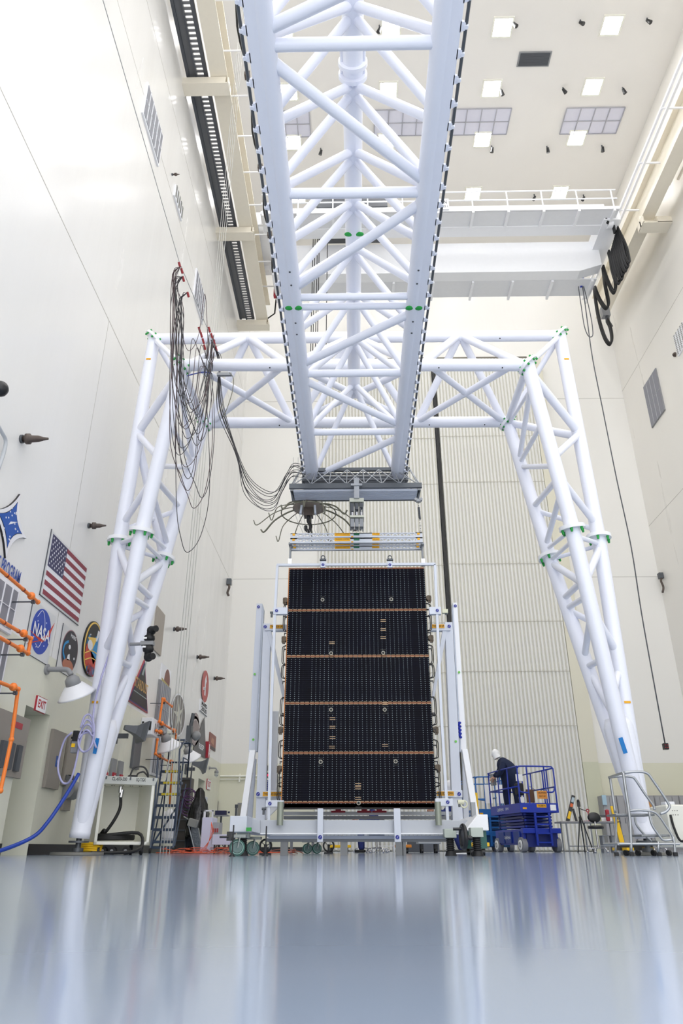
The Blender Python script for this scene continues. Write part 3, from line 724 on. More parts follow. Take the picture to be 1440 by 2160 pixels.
for nm, k, m_, x0 in (('black_backing', 1.0, ABLK, .03), ('white_border', .98, AW, .036), ('black_outline', .72, ABLK, .040), ('blue_star', .68, ABLUE, .044)):
    b = B(); b.prism([(XL if nm == 'black_backing' else XL+x0-.004, y, z) for y, z in star(k)], (x0 if nm == 'black_backing' else .004, 0, 0)); b.build(nm, m_, t)
b = B()
rs = random.Random(3)
for i in range(18):
    y = cx_+rs.uniform(-.28, .3); z = cz_+rs.uniform(-.28, .28)
    if abs(y-cx_)+abs(z-cz_) < .42: b.box(XL+.044, XL+.048, y-.012, y+.012, z-.012, z+.012)
b.prism([(XL+.044, cx_-.02, cz_-.04), (XL+.044, cx_+.24, cz_+.12), (XL+.044, cx_+.02, cz_+.03)], (.005, 0, 0)); b.build('white_stars', AW, t)
t = thing('program_lettering', 'blue raised SERVICES PROGRAM lettering above the left grey vent', 'lettering', (XL, 10.5, 3.9))
ye, ze = wl(40, 1223)
b = B(); b.text('SERVICES PROGRAM', .31, (XL+.01, ye, ze), (0, 1, 0), (0, 0, 1), .01, align='RIGHT', fit=1.3); b.build('lettering', mat('letter blue', '2c4a9c', .5), t)

# triangular mission emblem
a = wl(300, 1389); c = wl(267, 1475); d = wl(309, 1507)
t = thing('triangle_emblem', 'dark triangular comet emblem with gold lettering on left wall', 'emblem', (XL, (c[0]+d[0])/2, d[1]))
zb_ = (c[1]+d[1])/2; T3 = [(c[0], zb_), (d[0], zb_), ((c[0]+d[0])/2+.1, a[1])]
cy3 = sum(p[0] for p in T3)/3; cz3 = sum(p[1] for p in T3)/3
for nm, k, m_, x0 in (('red_border', 1.0, mat('border red', '9a4048', .5), .03), ('blue_border', .93, mat('border violet', '3a2f6e', .5), .034), ('night_field', .86, mat('emblem space', '211e22', .5), .038)):
    b = B(); b.prism([(XL if k == 1 else XL+x0-.004, cy3+(y-cy3)*k, cz3+(z-cz3)*k) for y, z in T3], (x0 if k == 1 else .004, 0, 0)); b.build(nm, m_, t)
wid = d[0]-c[0]
b = B(); b.text('STARDUST', .34, (XL+.04, cy3, zb_+.52), (0, 1, 0), (0, 0, 1), .002, fit=wid*.66); b.build('gold_lettering', mat('letter gold', 'c8a060', .5), t)
b = B(); b.prism([(XL+.038, cy3-.1, zb_+.8), (XL+.038, cy3+.05, zb_+.8), (XL+.038, cy3+.3, zb_+1.4)], (.004, 0, 0)); b.box(XL+.038, XL+.042, cy3-wid*.33, cy3+wid*.33, zb_+.3, zb_+.32); b.build('comet', mat('comet glow', '8fa0a0', .5), t)

# further boards towards the corner
def board(px, py, w, h, name, lb, m, parts):
    y, z = wl(px, py); t = thing(name, lb, 'emblem', (XL, y, z-h/2)); A = WallArt(y-w/2, y+w/2, z-h/2, z+h/2, .03)
    if m is not None:
        b = B(); b.box(XL, XL+.03, A.y0, A.y1, A.z0, A.z1); b.build('board', m, t)
    for nm, mm, fn in parts: b = B(); fn(A, b); b.build(nm, mm, t)
    return t
board(346, 1443, 1.1, .95, 'poster_board', 'white board with brown badge above orange pipe', WHITEP,
      [('badge', mat('badge brown', '7a4a40', .5), lambda A, b: (A.ell(b, .65, .55, .3, .42), A.ell(b, .7, .2, .15, .15))),
       ('banner', mat('banner olive', 'b0a060', .5), lambda A, b: A.poly(b, [(.1, .3), (1, .22), (1, .52), (.1, .6)], 2)),
       ('banner_text', INK, lambda A, b: A.text(b, 'MISSION', .13, .55, .42, 3, fit=.6))])
board(374, 1508, 1.9, 1.25, 'oval_seal', 'large oval grey seal with white compass figure behind orange pipe', None,
      [('seal_rim', AW, lambda A, b: A.ell(b, .5, .5, .5, .5)), ('seal_field', mat('seal grey', '77716e', .5), lambda A, b: A.ell(b, .5, .5, .46, .46, 2)),
       ('seal_figure', mat('seal figure', 'c4c2b4', .5), lambda A, b: [A.poly(b, [(.5+.36*math.cos(k*math.pi/5)*(1 if k % 2 else .25), .5+.4*math.sin(k*math.pi/5)*(1 if k % 2 else .25)) for k in range(10)], 3)])])
board(431, 1448, 1.25, .9, 'red_oval_emblem', 'red oval with white figure near the back left corner', None,
      [('red_disc', mat('oval red', 'b0504c', .5), lambda A, b: A.ell(b, .5, .5, .5, .62)), ('white_figure', AW, lambda A, b: (A.poly(b, [(.45, .15), (.6, .15), (.55, .6), (.65, .75), (.5, .95), (.38, .7)], 2), A.poly(b, [(.25, .3), (.5, .35), (.5, .45), (.25, .42)], 2)))])
board(428, 1493, 1.35, .42, 'mars_lettering', 'black underlined two-line lettering under the red oval', WHITEP,
      [('lettering', INK, lambda A, b: (A.text(b, 'MARS', .2, .52, .72, 2, fit=.95), A.text(b, '2020', .2, .52, .3, 2, fit=.95), A.poly(b, [(0, 0), (1, 0), (1, .05), (0, .05)], 2)))])
board(410, 1538, 1.5, 1.05, 'round_plaque', 'pinkish grey double circle plaque behind ladder top', None,
      [('plaque_disc', mat('plaque mauve', '988a88', .5), lambda A, b: (A.ell(b, .5, .45, .5, .45), A.ell(b, .5, .7, .35, .3))), ('plaque_ring', mat('plaque pale', 'b8acaa', .5), lambda A, b: A.ell(b, .5, .45, .4, .36, 2)), ('plaque_core', mat('plaque core', '8e807e', .5), lambda A, b: A.ell(b, .5, .45, .35, .32, 3))])
board(423, 1550, 2.2, 1.35, 'triangle_plaque', 'dark grey triangular plaque beside red fire sign', None,
      [('plaque', mat('plaque slate', '5e5c5e', .5), lambda A, b: A.poly(b, [(0, .05), (.05, 0), (.95, 0), (1, .05), (.62, 1)])), ('lettering', AW, lambda A, b: A.text(b, 'RBSP', .25, .55, .2, 2, fit=.9))])
board(447, 1565, 1.3, .55, 'copper_plaque', 'rectangular copper coloured plaque nearest the back corner', mat('plaque copper', '8c5448', .5),
      [('caption_strip', mat('plaque dark', '4a4040', .5), lambda A, b: A.poly(b, [(0, 0), (1, 0), (1, .18), (0, .18)])), ('figure', mat('plaque light', 'b07a60', .5), lambda A, b: A.poly(b, [(.2, .4), (.7, .3), (.7, .7), (.3, .75)]))])
y, z = wl(434, 1582); t = thing('fire_sign', 'narrow red fire extinguisher arrow sign near the back corner', 'sign', (XL, y, z-.35))
b = B(); b.box(XL, XL+.12, y-.16, y+.16, z-.28, z+.28); b.build('sign_body', RED, t); b = B(); b.box(XL+.12, XL+.125, y-.05, y+.05, z-.12, z+.2); b.prism([(XL+.12, y-.12, z-.1), (XL+.12, y+.12, z-.1), (XL+.12, y, z-.24)], (.005, 0, 0)); b.build('arrow', PAPER, t)

# EXIT signs
def exit_sign(px, py, lb, w=.42, h=.25):
    y, z = wl(px, py); t = thing('exit_sign', lb, 'sign', (XL, y, z-h/2))
    b = B(); b.box(XL, XL+.03, y-w/2, y+w/2, z-h/2, z+h/2); b.build('red_border', RED, t)
    b = B(); b.box(XL+.03, XL+.034, y-w/2+.011, y+w/2-.011, z-h/2+.011, z+h/2-.011); b.build('sign_face', PAPER, t)
    b = B(); b.text('EXIT', h*.75, (XL+.036, y, z), (0, 1, 0), (0, 0, 1), .001, fit=w*.76); b.build('lettering', mat('exit red', 'b81c2c', .5), t)
exit_sign(84, 1487, 'EXIT sign with red letters over the near green doorway')
exit_sign(439, 1655, 'small EXIT sign over the far doorway by the corner', .7, .35)

# steel panels and boxes
def elec(px, py, w, h, name, lb, m=PANELGREY, extra=None, th=.06):
    y, z = wl(px, py); t = thing(name, lb, 'wall box', (XL, y, z-h/2))
    b = B(); b.box(XL, XL+th, y-w/2, y+w/2, z-h/2, z+h/2); b.build('panel', m, t, bevel=.005)
    if extra: extra(t, y, z, w, h, XL+th)
    return t
def ex_vent(t, y, z, w, h, x):
    b = B(); b.box(x, x+.01, y-w*.35, y+w*.35, z+h*.3, z+h*.38); b.box(x, x+.01, y-w*.35, y+w*.35, z-h*.4, z-h*.3); b.build('slot', DGREY, t)
def ex_sticker(t, y, z, w, h, x):
    b = B(); b.box(x, x+.004, y-.02, y+.16, z-.12, z+.06); b.build('blue_sticker', mat('sticker blue', '2450a0', .5), t)
    b = B(); b.text('C', .12, (x+.005, y+.07, z-.03), (0, 1, 0), (0, 0, 1), .001); b.build('sticker_mark', PAPER, t)
elec(112, 1602, .62, .98, 'electrical_panel', 'warm grey electrical panel with blue sticker right of near doorway', extra=ex_sticker)
elec(144, 1604, .48, .9, 'slotted_panel', 'grey slotted panel right of the blue sticker panel', extra=ex_vent)
def ex_red(t, y, z, w, h, x):
    b = B(); b.box(x, x+.006, y-.1, y+.3, z+h*.28, z+h*.38); b.build('red_label', mat('label red', 'a83c44', .5), t)
    for i in (-1, 0, 1): b = B(); b.box(x, x+.05, y+.28*i-.06, y+.28*i+.08, z-h*.4, z+h*.02); b.build('hatch_slot', STEEL, t)
y, z = wl(38, 1572); t = elec(14, 1570, 1.15, .92, 'valve_cabinet', 'steel valve cabinet with red label left of near doorway', extra=ex_red)
def ex_drum(t, y, z, w, h, x):
    b = B(); b.tube((x, y-.2, z+.05), (x, y+.2, z+.05), .17); b.build('drum', MGREY, t)
elec(139, 1672, .36, .62, 'hose_drum_box', 'brushed steel box with grey drum behind the white leg', extra=ex_drum)
for k, (px, py) in enumerate(((217, 1631), (234, 1632), (249, 1636))):
    def ex_call(t, y, z, w, h, x):
        b = B(); b.box(x, x+.03, y-.09, y+.09, z-.16, z+.02); b.build('red_callpoint', mat('callpoint red', 'b02838', .5), t)
        b = B(); b.disc((x+.035, y, z-.07), (1, 0, 0), .035, .008, 12); b.build('white_button', PAPER, t)
    elec(px, py, .3, .62, 'call_point', ['fire call point on grey plate nearest the white leg', 'fire call point on grey plate, middle one over white box', 'fire call point on grey plate nearest the blue ladder'][k], MGREY, ex_call)
elec(285, 1583, .62, .85, 'wall_monitor', 'dark grey flat panel hanging on wall below the loudspeaker', mat('monitor grey', '5c5e63', .4))
y, z = wl(305, 1528); t = thing('number_box', 'white box numbered 11 under the triangle emblem', 'sign', (XL, y, z-.2)); b = B(); b.box(XL, XL+.3, y-.35, y+.25, z-.3, z+.12); b.build('box', WHITEP, t, bevel=.02)
b = B(); b.text('11', .3, (XL+.15, y-.36, z-.1), (1, 0, 0), (0, 0, 1), .003, fit=.24); b.text('11', .32, (XL+.305, y, z-.12), (0, 1, 0), (0, 0, 1), .003); b.build('numeral', INK, t)
# horn loudspeakers
def horn(px, py, lb, d=(.7, .5, -.15), k=1.0):
    y, z = wl(px-6, py); t = thing('horn_loudspeaker', lb, 'loudspeaker', (XL, y, z))
    d = Vector(d).normalized(); c = Vector((XL+.35, y, z))
    b = B(); b.box(XL, XL+.3, y-.03, y+.03, z-.2, z-.1); b.box(XL, XL+.04, y-.12, y+.12, z-.3, z+.05); b.build('bracket', DGREY, t)
    u, v = frame_of(d); b = B()
    prof = [(-.2, .06, .06), (0, .1, .09), (.12, .13, .12), (.25, .22, .19), (.34, .34, .28), (.38, .34, .28)]
    vs = []; fs = []
    for h, a, e in prof:
        for sx, sy in ((-1, -1), (1, -1), (1, 1), (-1, 1)): vs.append(c+d*h*k+u*a*sx*k+v*e*sy*k)
    n = len(prof)
    for i in range(n-1):
        for q in range(4): fs.append((i*4+q, i*4+(q+1) % 4, (i+1)*4+(q+1) % 4, (i+1)*4+q))
    fs.append((0, 1, 2, 3)); b.add(vs, fs); b.build('horn', mat('horn grey', '5c6067', .45), t)
    b = B(); e0 = c+d*.36*k
    b.add([e0+u*.31*k+v*.25*k, e0-u*.31*k+v*.25*k, e0-u*.31*k-v*.25*k, e0+u*.31*k-v*.25*k, c+d*.1*k], [(0, 1, 4), (1, 2, 4), (2, 3, 4), (3, 0, 4)]); b.build('horn_mouth', mat('horn inside', '484b51', .5), t)
horn(250, 1538, 'grey horn loudspeaker between white leg and triangle emblem', k=.8)
horn(398, 1612, 'grey horn loudspeaker right of the blue ladder', d=(.85, .3, -.15), k=.8)
# round detector unit behind the ladder
y, z = wl(394, 1552); t = thing('swivel_lamp', 'grey swivelling lamp unit on wall above the blue ladder', 'lamp', (XL, y, z))
b = B(); b.box(XL, XL+.15, y-.15, y+.15, z-.35, z+.3); b.tube((XL+.1, y, z+.3), (XL+.15, y, z+.7), .06); b.build('bracket', STEEL, t); b = B(); b.sphere((XL+.3, y, z), .15); b.build('lamp_head', MGREY, t)

# orange pipes held off the wall
def opipe(pts, X, lb, stubs=()):
    P = [at(x, y, X=X) for x, y in pts]; t = thing('orange_pipe', lb, 'pipe', tuple(P[0]), 'orange pipes on the left wall')
    b = B()
    for a, c in zip(P, P[1:]): b.tube(a, c, .028, n=10)
    for p in P: b.sphere(p, .04)
    b.build('pipe_run', ORANGE, t)
    for sx, sy in stubs:
        p = at(sx, sy, X=X)
        b = B(); b.sphere(p, .062, n=10, m=6); b.build('junction', ORANGE, t)
        b = B(); b.tube((XL, p.y+.02, p.z-.09), (X+.03, p.y+.02, p.z-.09), .012, n=6); b.cbox((X, p.y+.1, p.z-.07), (.05, .05, .05)); b.build('standoff', STEEL, t)
    b = B()
    for a, c in zip(P, P[1:]):
        if abs(c.y-a.y) > 1:
            n = int(abs(c.y-a.y)/.45)
            for i in range(1, n): b.tube(a.lerp(c, i/n), a.lerp(c, (i+.06)/n), .032, n=10)
    b.build('pipe_marking', mat('pipe mark', '8c3a1a', .5), t)
XP = XL+.35
opipe([(-25, 1180), (80, 1270)], XP, 'highest orange pipe on left wall, below the PROGRAM lettering', [(66, 1257)])
opipe([(-25, 1293), (65, 1347), (59, 1378), (-25, 1331)], XP, 'orange pipe bent back on itself beside the round insignia board', [(50, 1336), (43, 1368)])
opipe([(-25, 1430), (38, 1454), (24, 1560), (1, 1668)], XP, 'orange pipe dropping past the steel valve cabinet', [(28, 1449)])
opipe([(362, 1490), (343, 1474), (336, 1522), (366, 1541), (371, 1550), (370, 1566)], XP, 'upper far orange pipe crossing the ribbed vent', [(345, 1476), (341, 1526), (367, 1541)])
opipe([(330, 1541), (364, 1560)], XP, 'short slanting orange pipe behind the shaded lamp', [(338, 1544)])
opipe([(332, 1560), (328, 1590), (334, 1595), (362, 1609), (358, 1700)], XP, 'lower far orange pipe behind the blue ladder', [(336, 1594), (361, 1607)])
# grey cable hung at the left edge
b = B(); b.path(smooth([at(x, y, X=XL+.08) for x, y in [(-12, 885), (4, 912), (12, 930), (8, 955), (-4, 990)]], 5), .03); tag(b.build('grey_hose', mat('grey hose', 'b8bcc0', .4)), 'pale grey hose looping on wall at left edge', 'hose')
p = at(0, 820, X=XL+.3); t = thing('edge_camera', 'dark camera on left wall at the picture edge', 'camera', tuple(p)); b = B(); b.tube((XL, p.y, p.z), p, .05); b.build('camera_arm', W_GREY, t); b = B(); b.sphere(p, .12); b.build('camera_head', BLACKM, t)
# ================================================================== OVERHEAD TRUSS
ZT, ZA, RC = 7.0, 8.4, 0.11
XTL, XTR, XTC = -0.80, 0.87, 0.035
YE = 13.1
def ty(py, z=ZT): return at(748, py, Z=z).y
tr = thing('overhead_truss', 'long white triangular tube truss overhead running toward the hangar doors', 'truss', (XTC, 6, ZT))
for x in (XTL, XTR):
    b = B(); b.tube((x, -1.5, ZT), (x, YE, ZT), RC, n=24); b.build('bottom_chord', W_TUBE, tr)
    s = -1 if x < 0 else 1
    b = B(); b.box(min(x, x+s*.15), max(x, x+s*.15), -1.5, YE-.1, ZT-.10, ZT-.075)
    b.build('rail_flange', W_TUBE, tr)
    br0 = None; y = 2.6; n = 0
    while y < YE-.15:
        if br0 is None:
            b = B(); xa, xb = x+s*.14, x+s*.215
            b.prism([(xa, y-.05, ZT-.10), (xb-s*.02, y-.032, ZT-.10), (xb, y-.01, ZT-.10), (xb, y+.01, ZT-.10), (xb-s*.02, y+.032, ZT-.10), (xa, y+.05, ZT-.10)], (0, 0, .03))
            b.disc((x+s*.195, y, ZT-.105), (0, 0, 1), .02, .015, 10)
            br0 = b.build('rail_bracket', W_TUBE, tr); y0 = y
        else:
            c = br0.copy(); COL.objects.link(c); c.parent = tr; c.location = (0, y-y0, 0)
        y += .252; n += 1
    b = B(); b.tube((x+s*.195, -1.5, ZT-.085), (x+s*.195, YE+.1, ZT-.085), .017, n=10); b.build('guide_rail', STEEL, tr)
xa0 = at(748, 0, Z=ZA).x; xa1 = at(745, 815, Z=ZA).x
b = B(); b.tube((XTC, -1.5, ZA), (XTC, ty(830, ZA), ZA), .12, n=24)
b.build('top_chord', W_TUBE, tr)
for py, r in ((132, .17), (158, .17)):
    y = ty(py, ZA); b = B(); b.disc((XTC, y, ZA), (0, 1, 0), r, .05, 28); b.build('chord_flange', W_TUBE, tr)
b = B(); y = ty(145, ZA); b.tube((XTC-.13, y-.3, ZA), (XTC-.13, y+.15, ZA), .02); b.tube((XTC+.13, y-.3, ZA), (XTC+.13, y+.15, ZA), .02); b.build('flange_bolt', W_TUBE, tr)
# bottom face
rungs = [ty(v) for v in (92, 407, 626, 646, 787, 911)]
ys = [rungs[0]-1.75*k for k in (3, 2, 1)]+rungs
for i, y in enumerate(ys):
    b = B(); b.tube((XTL, y, ZT), (XTR, y, ZT), .05 if i in (5, 6) else .062, n=16); b.build('cross_tube', W_TUBE, tr)
# diagonals of the bottom face: side of start, y, y
diag = [(-1, ty(-60)-3.4, 1, ty(-60)-1.8), (1, ty(-60)-1.7, -1, ty(-60)-.1), (1, ty(-120), -1, ty(60)), (-1, ty(118), 1, ty(388)), (1, ty(425), -1, ty(608)), (1, ty(660), -1, ty(768)), (-1, ty(800), 1, ty(898)), (1, ty(922), -1, ty(1005))]
for s0, ya, s1, yb in diag:
    xa_ = XTR if s0 > 0 else XTL; xb_ = XTR if s1 > 0 else XTL
    b = B(); b.tube((xa_, ya, ZT), (xb_, yb, ZT), .062, n=16); b.build('diagonal_brace', W_TUBE, tr)
# side faces zig-zag between apex and both bottom chords
apx = [ty(v, ZA) for v in (20, 187, 325, 432, 525, 620, 715, 812)]
bot = [ty(v) for v in (60, 245, 385, 500, 592, 690, 790, 900)]
apx = [apx[0]-.95*k for k in (5, 4, 3, 2, 1)]+apx; bot = [bot[0]-.9*k for k in (5, 4, 3, 2, 1)]+bot
for i, y in enumerate(apx):
    for x in (XTL, XTR):
        for j in (i, i+1):
            if j < len(bot) and bot[j] < YE:
                b = B(); b.tube((XTC, y+(.05 if j > i else -.05), ZA), (x, bot[j]+(-.06 if j > i else .06), ZT), .055, n=14); b.build('side_brace', W_TUBE, tr)
# end web tubes
for x in (XTL, XTR): b = B(); b.tube((XTC, apx[-1], ZA), (x, YE-.1, ZT), .055, n=14); b.build('side_brace', W_TUBE, tr)
# green tape at the splice, bolts
for x, px in ((XTL, 612), (XTR, 873)):
    for dx in (-.07, .06):
        p = at(px, 650, Z=ZT-.1); b = B(); b.sphere((x+dx, p.y+.02*dx, ZT-.1), .055, 1, .8, .35); b.build('green_tape', GREEN, tr)
for x in (XTC-.07, XTC+.09):
    b = B(); b.sphere((x, ty(494, ZA-.1), ZA-.1), .05, 1.3, .8, .5); b.build('green_tape', GREEN, tr)
for s, x in ((-1, XTL), (1, XTR)):
    for py in (572, 600, 680, 704): b = B(); b.disc((x, ty(py, ZT-.11), ZT-.11), (0, 0, 1), .014, .01, 8); b.build('bolt', STEEL, tr)
    b = B(); b.cbox((x+s*.12, YE, ZT-.08), (.24, .12, .18)); b.tube((x+s*.12, YE-.1, ZT-.14), (x+s*.12, YE+.1, ZT-.14), .07); b.build('end_stop', STEEL, tr)

# ================================================================== PORTAL FRAME
def Pt(px, py, Y): return at(px, py, Y=Y)
YA, YN, YF = 12.95, 11.85, 14.04
pf = thing('portal_frame', 'huge white tubular portal frame straddling the solar array on two legs', 'gantry frame', (0.1, 12.95, 0))
RL = .135
chord = {}
for side, (ax, nx, fx, a2, n2, f2, ft) in {'L': ((325, 715), (383, 770), (430, 892), (252, 1140), (299, 1120), (345, 1178), (167, 1768)),
                                        'R': ((1180, 708), (1113, 770), (1070, 890), (1262, 1133), (1206, 1113), (1159, 1175), (1362, 1768))}.items():
    foot = Pt(*ft, YA)
    for k, c0, c1, Yt in (('A', ax, a2, YA), ('N', nx, n2, YN), ('F', fx, f2, YF)):
        top = Pt(*c0, Yt); mid = None
        s = (c1[1]-c0[1])/(1768-c0[1])*.82; Ym = Yt+(YA-Yt)*s
        mid = Pt(*c1, Ym); chord[side+k] = (top, mid, foot+Vector(({'A': 0, 'N': 0, 'F': 0}[k], 0, 0)))
        b = B(); b.tube(top, mid, RL, n=24); b.sphere(top, RL*1.03, n=20, m=12); b.build('leg_chord', W_TUBE, pf)
        b = B(); b.tube(mid, chord[side+k][2]+(mid-chord[side+k][2]).normalized()*.25, RL, RL*.95, n=24); b.build('leg_chord', W_TUBE, pf)
def on(ch, py):
    P = chord[ch]
    for a, c in zip(P, P[1:]):
        ya, yb = pix(a)[1], pix(c)[1]
        if ya <= py <= yb or (a is P[1]):
            lo, hi = 0.0, 1.0
            for _ in range(30):
                m = (lo+hi)/2
                if pix(a.lerp(c, m))[1] < py: lo = m
                else: hi = m
            return a.lerp(c, lo)
    return P[0]
BR = [('N', 785, 'A', 912, .085), ('A', 916, 'N', 966, .07), ('A', 921, 'F', 891, .085), ('N', 800, 'F', 970, .055), ('N', 888, 'F', 976, .05), ('N', 812, 'F', 896, .035),
      ('F', 985, 'N', 983, .055), ('N', 1008, 'F', 1068, .06), ('N', 1002, 'A', 1106, .065), ('F', 1076, 'A', 1119, .05), ('N', 1032, 'F', 1150, .055),
      ('F', 1158, 'N', 1116, .04), ('N', 1136, 'F', 1182, .04), ('F', 1180, 'A', 1150, .04), ('N', 1130, 'A', 1147, .045), ('F', 1188, 'N', 1234, .07), ('A', 1154, 'N', 1228, .07),
      ('F', 1262, 'N', 1222, .06), ('F', 1283, 'N', 1256, .055), ('N', 1286, 'F', 1388, .06), ('F', 1406, 'N', 1390, .055), ('F', 1286, 'A', 1335, .06), ('N', 1288, 'A', 1376, .07),
      ('A', 1411, 'N', 1468, .065), ('F', 1412, 'N', 1530, .06)]
for side in 'LR':
    for a, ya, c, yc, r in BR:
        b = B(); b.tube(on(side+a, ya), on(side+c, yc), r, n=14); b.build('leg_brace', W_TUBE, pf)
    # mitred corner: braces round the joint plane
    A, N, Fp = (chord[side+k][0] for k in 'ANF')
    for p, q, r in ((A, N, .055), (N, Fp, .075), (A, Fp, .06)):
        b = B(); b.tube(p, q, r, n=14); b.build('corner_brace', W_TUBE, pf)
    dn = Vector((1 if side == 'L' else -1, 0, -.55)).normalized()
    mp_ = Vector((1 if side == 'L' else -1, 0, .7)).normalized()
    for p in (A, N, Fp):
        nrm = Vector((.68 if side == 'L' else -.68, 0, .73))
        b = B(); b.disc(p, nrm, RL+.1, .06, 24); f_ = b.build('mitre_flange', W_WHITE, pf)
        u = Vector((0, 1, 0)); v = nrm.cross(u).normalized()
        g_ = B()
        for k in range(8):
            a = k*math.pi/4+.3; c0 = p+(u*math.cos(a)+v*math.sin(a))*(RL+.065); g_.tube(c0-nrm.normalized()*.07, c0+nrm.normalized()*.07, .022, n=6)
        g_.build('green_bolts', GREEN, f_)
    for k in 'ANF':
        p = chord[side+k][1]; d = (chord[side+k][2]-p).normalized()
        b = B(); b.disc(p, d, RL+.1, .07, 24); f_ = b.build('leg_flange', W_WHITE, pf)
        u, v = frame_of(d); g_ = B()
        for j in range(6):
            a = j*math.pi/3+.4; c0 = p+(u*math.cos(a)+v*math.sin(a))*(RL+.06); g_.tube(c0+d*.03, c0+d*.11, .028, .02, n=6)
        g_.build('green_bolts', GREEN, f_)
    # merged foot
    ft = chord[side+'A'][2]; up = ((chord[side+'A'][1]+chord[side+'N'][1]+chord[side+'F'][1])/3-ft).normalized()
    t0 = ft+up*.0; b = B(); b.lathe(t0, up, [(0, 0), (.165, 0), (.165, .1), (.16, .12), (.175, .5), (.21, 1.1), (.25, 1.75), (.2, 1.9), (0, 1.9)], 28); b.build('foot_tube', W_TUBE, pf)
    b = B(); b.disc((ft.x, ft.y, .2), (0, 0, 1), .16, .03, 20); b.tube((ft.x, ft.y, .04), (ft.x, ft.y, .26), .045); b.tube((ft.x, ft.y, .05), (ft.x, ft.y, .11), .09); b.build('levelling_foot', STEEL, pf)
    b = B(); b.disc((ft.x, ft.y, .025), (0, 0, 1), .42, .04, 32); b.build('base_plate', mat('base plate grey', '77756e', .5), pf)
    s_ = -1 if side == 'L' else 1
    p = on(side+'A', 765); b = B(); b.cbox((p.x, p.y-RL-.002, p.z), (.1, .008, .04)); b.build('amber_band', AMBER, pf)
    p = on(side+'A', 1484); b = B(); d = (chord[side+'A'][2]-chord[side+'A'][1]).normalized(); b.cbox((p.x, p.y-RL-.002, p.z), (.11, .006, .04)); l_ = b.build('amber_label', AMBER, pf)
pN = at(1316, 1572, Y=12.55); b = B(); b.bar(at(1308, 1556, Y=12.5), at(1319, 1589, Y=12.56), .012, .07, up=(1, 0, 0)); b.build('blue_tape', BLUETAPE, pf)
b = B(); b.bar(at(206, 1557, Y=12.5), at(199, 1590, Y=12.56), .012, .06, up=(1, 0, 0)); b.build('blue_tape', BLUETAPE, pf)
A0, A1 = chord['LA'][0], chord['RA'][0]; N0, N1 = chord['LN'][0], chord['RN'][0]; F0, F1 = chord['LF'][0], chord['RF'][0]
for p, q in ((A0, A1), (N0, N1), (F0, F1)):
    b = B(); b.tube(p, q, RL-.01, n=24); b.build('beam_chord', W_TUBE, pf)
def bx(ch, px):
    p, q = {'A': (A0, A1), 'N': (N0, N1), 'F': (F0, F1)}[ch]
    lo, hi = 0.0, 1.0
    for _ in range(30):
        m = (lo+hi)/2
        if pix(p.lerp(q, m))[0] < px: lo = m
        else: hi = m
    return p.lerp(q, lo)
for a, xa, c, xc, r in [('N', 408, 'F', 618, .07), ('N', 600, 'F', 446, .07), ('N', 905, 'F', 1062, .07), ('N', 1082, 'F', 878, .07), ('N', 620, 'F', 870, .07), ('N', 880, 'F', 622, .07),
                        ('A', 518, 'N', 396, .085), ('A', 528, 'N', 606, .085), ('A', 522, 'F', 440, .085), ('A', 526, 'F', 616, .085),
                        ('A', 964, 'N', 888, .085), ('A', 974, 'N', 1105, .085), ('A', 968, 'F', 880, .085), ('A', 972, 'F', 1062, .085),
                        ('A', 742, 'N', 614, .085), ('A', 750, 'N', 880, .085), ('A', 744, 'F', 622, .085), ('A', 750, 'F', 872, .085)]:
    b = B(); b.tube(bx(a, xa), bx(c, xc), r, n=14); b.build('beam_brace', W_TUBE, pf)
for ch, px in (('A', 1052), ('N', 924), ('N', 1057), ('N', 570), ('F', 590), ('F', 904), ('F', 1020)):
    p = bx(ch, px); b = B(); b.disc(p+Vector((0, -.06, -.11)), (0, .5, .86), .015, .01, 8); b.build('plug', INK, pf)
# grey instrument hanging off the beam at left
p = at(474, 788, Y=11.7); t = thing('instrument_bar', 'grey instrument bar beside the hanging cables on the portal beam', 'instrument', tuple(p))
b = B(); b.box(p.x-.16, p.x+.13, p.y, p.y+.06, p.z-.03, p.z+.03); b.build('bar', ALU2, t)
b = B(); b.path(smooth([at(x, y, Y=11.7) for x, y in [(394, 793), (412, 788), (430, 785), (444, 787)]], 5), .012); b.build('lead', mat('lead blue', '3a4a9a', .5), t)
b = B(); b.path(smooth([at(x, y, Y=11.7) for x, y in [(484, 786), (492, 798), (490, 825), (480, 858), (470, 880)]], 5), .008); b.build('lead', WIRE2, t)

# ================================================================== TROLLEY UNDER THE TRUSS
YT = 12.75
tb = thing('trolley_beam', 'grey aluminium lattice trolley hung crosswise under the truss end', 'trolley', tuple(at(750, 1050, Y=YT)))
TOP = at(748, 988, Y=YT).z; MID = at(748, 1020, Y=YT-.1).z; LOW = at(748, 1047, Y=YT).z
xl, xr = at(633, 988, Y=YT).x, at(864, 988, Y=YT).x
xl2, xr2 = at(610, 1020, Y=YT-.1).x, at(889, 1020, Y=YT-.1).x
b = B(); b.box(xl, xr, YT, YT+.06, TOP-.05, TOP+.02); b.box(xl, xr, YT+.45, YT+.5, TOP-.05, TOP+.02); b.build('top_rail', STEEL, tb)
b = B()
for k in range(5): b.box(xl+.03, xr-.03, YT+.08+k*.08, YT+.13+k*.08, TOP-.08-k*.03, TOP-.06-k*.03)
b.build('top_slat', ALU2, tb)
n = 7
def tx(s): return Vector((xl+(xr-xl)*s, YT, TOP-.03))
def bxm_(s): return Vector((xl2+.08+(xr2-xl2-.16)*s, YT-.08, MID))
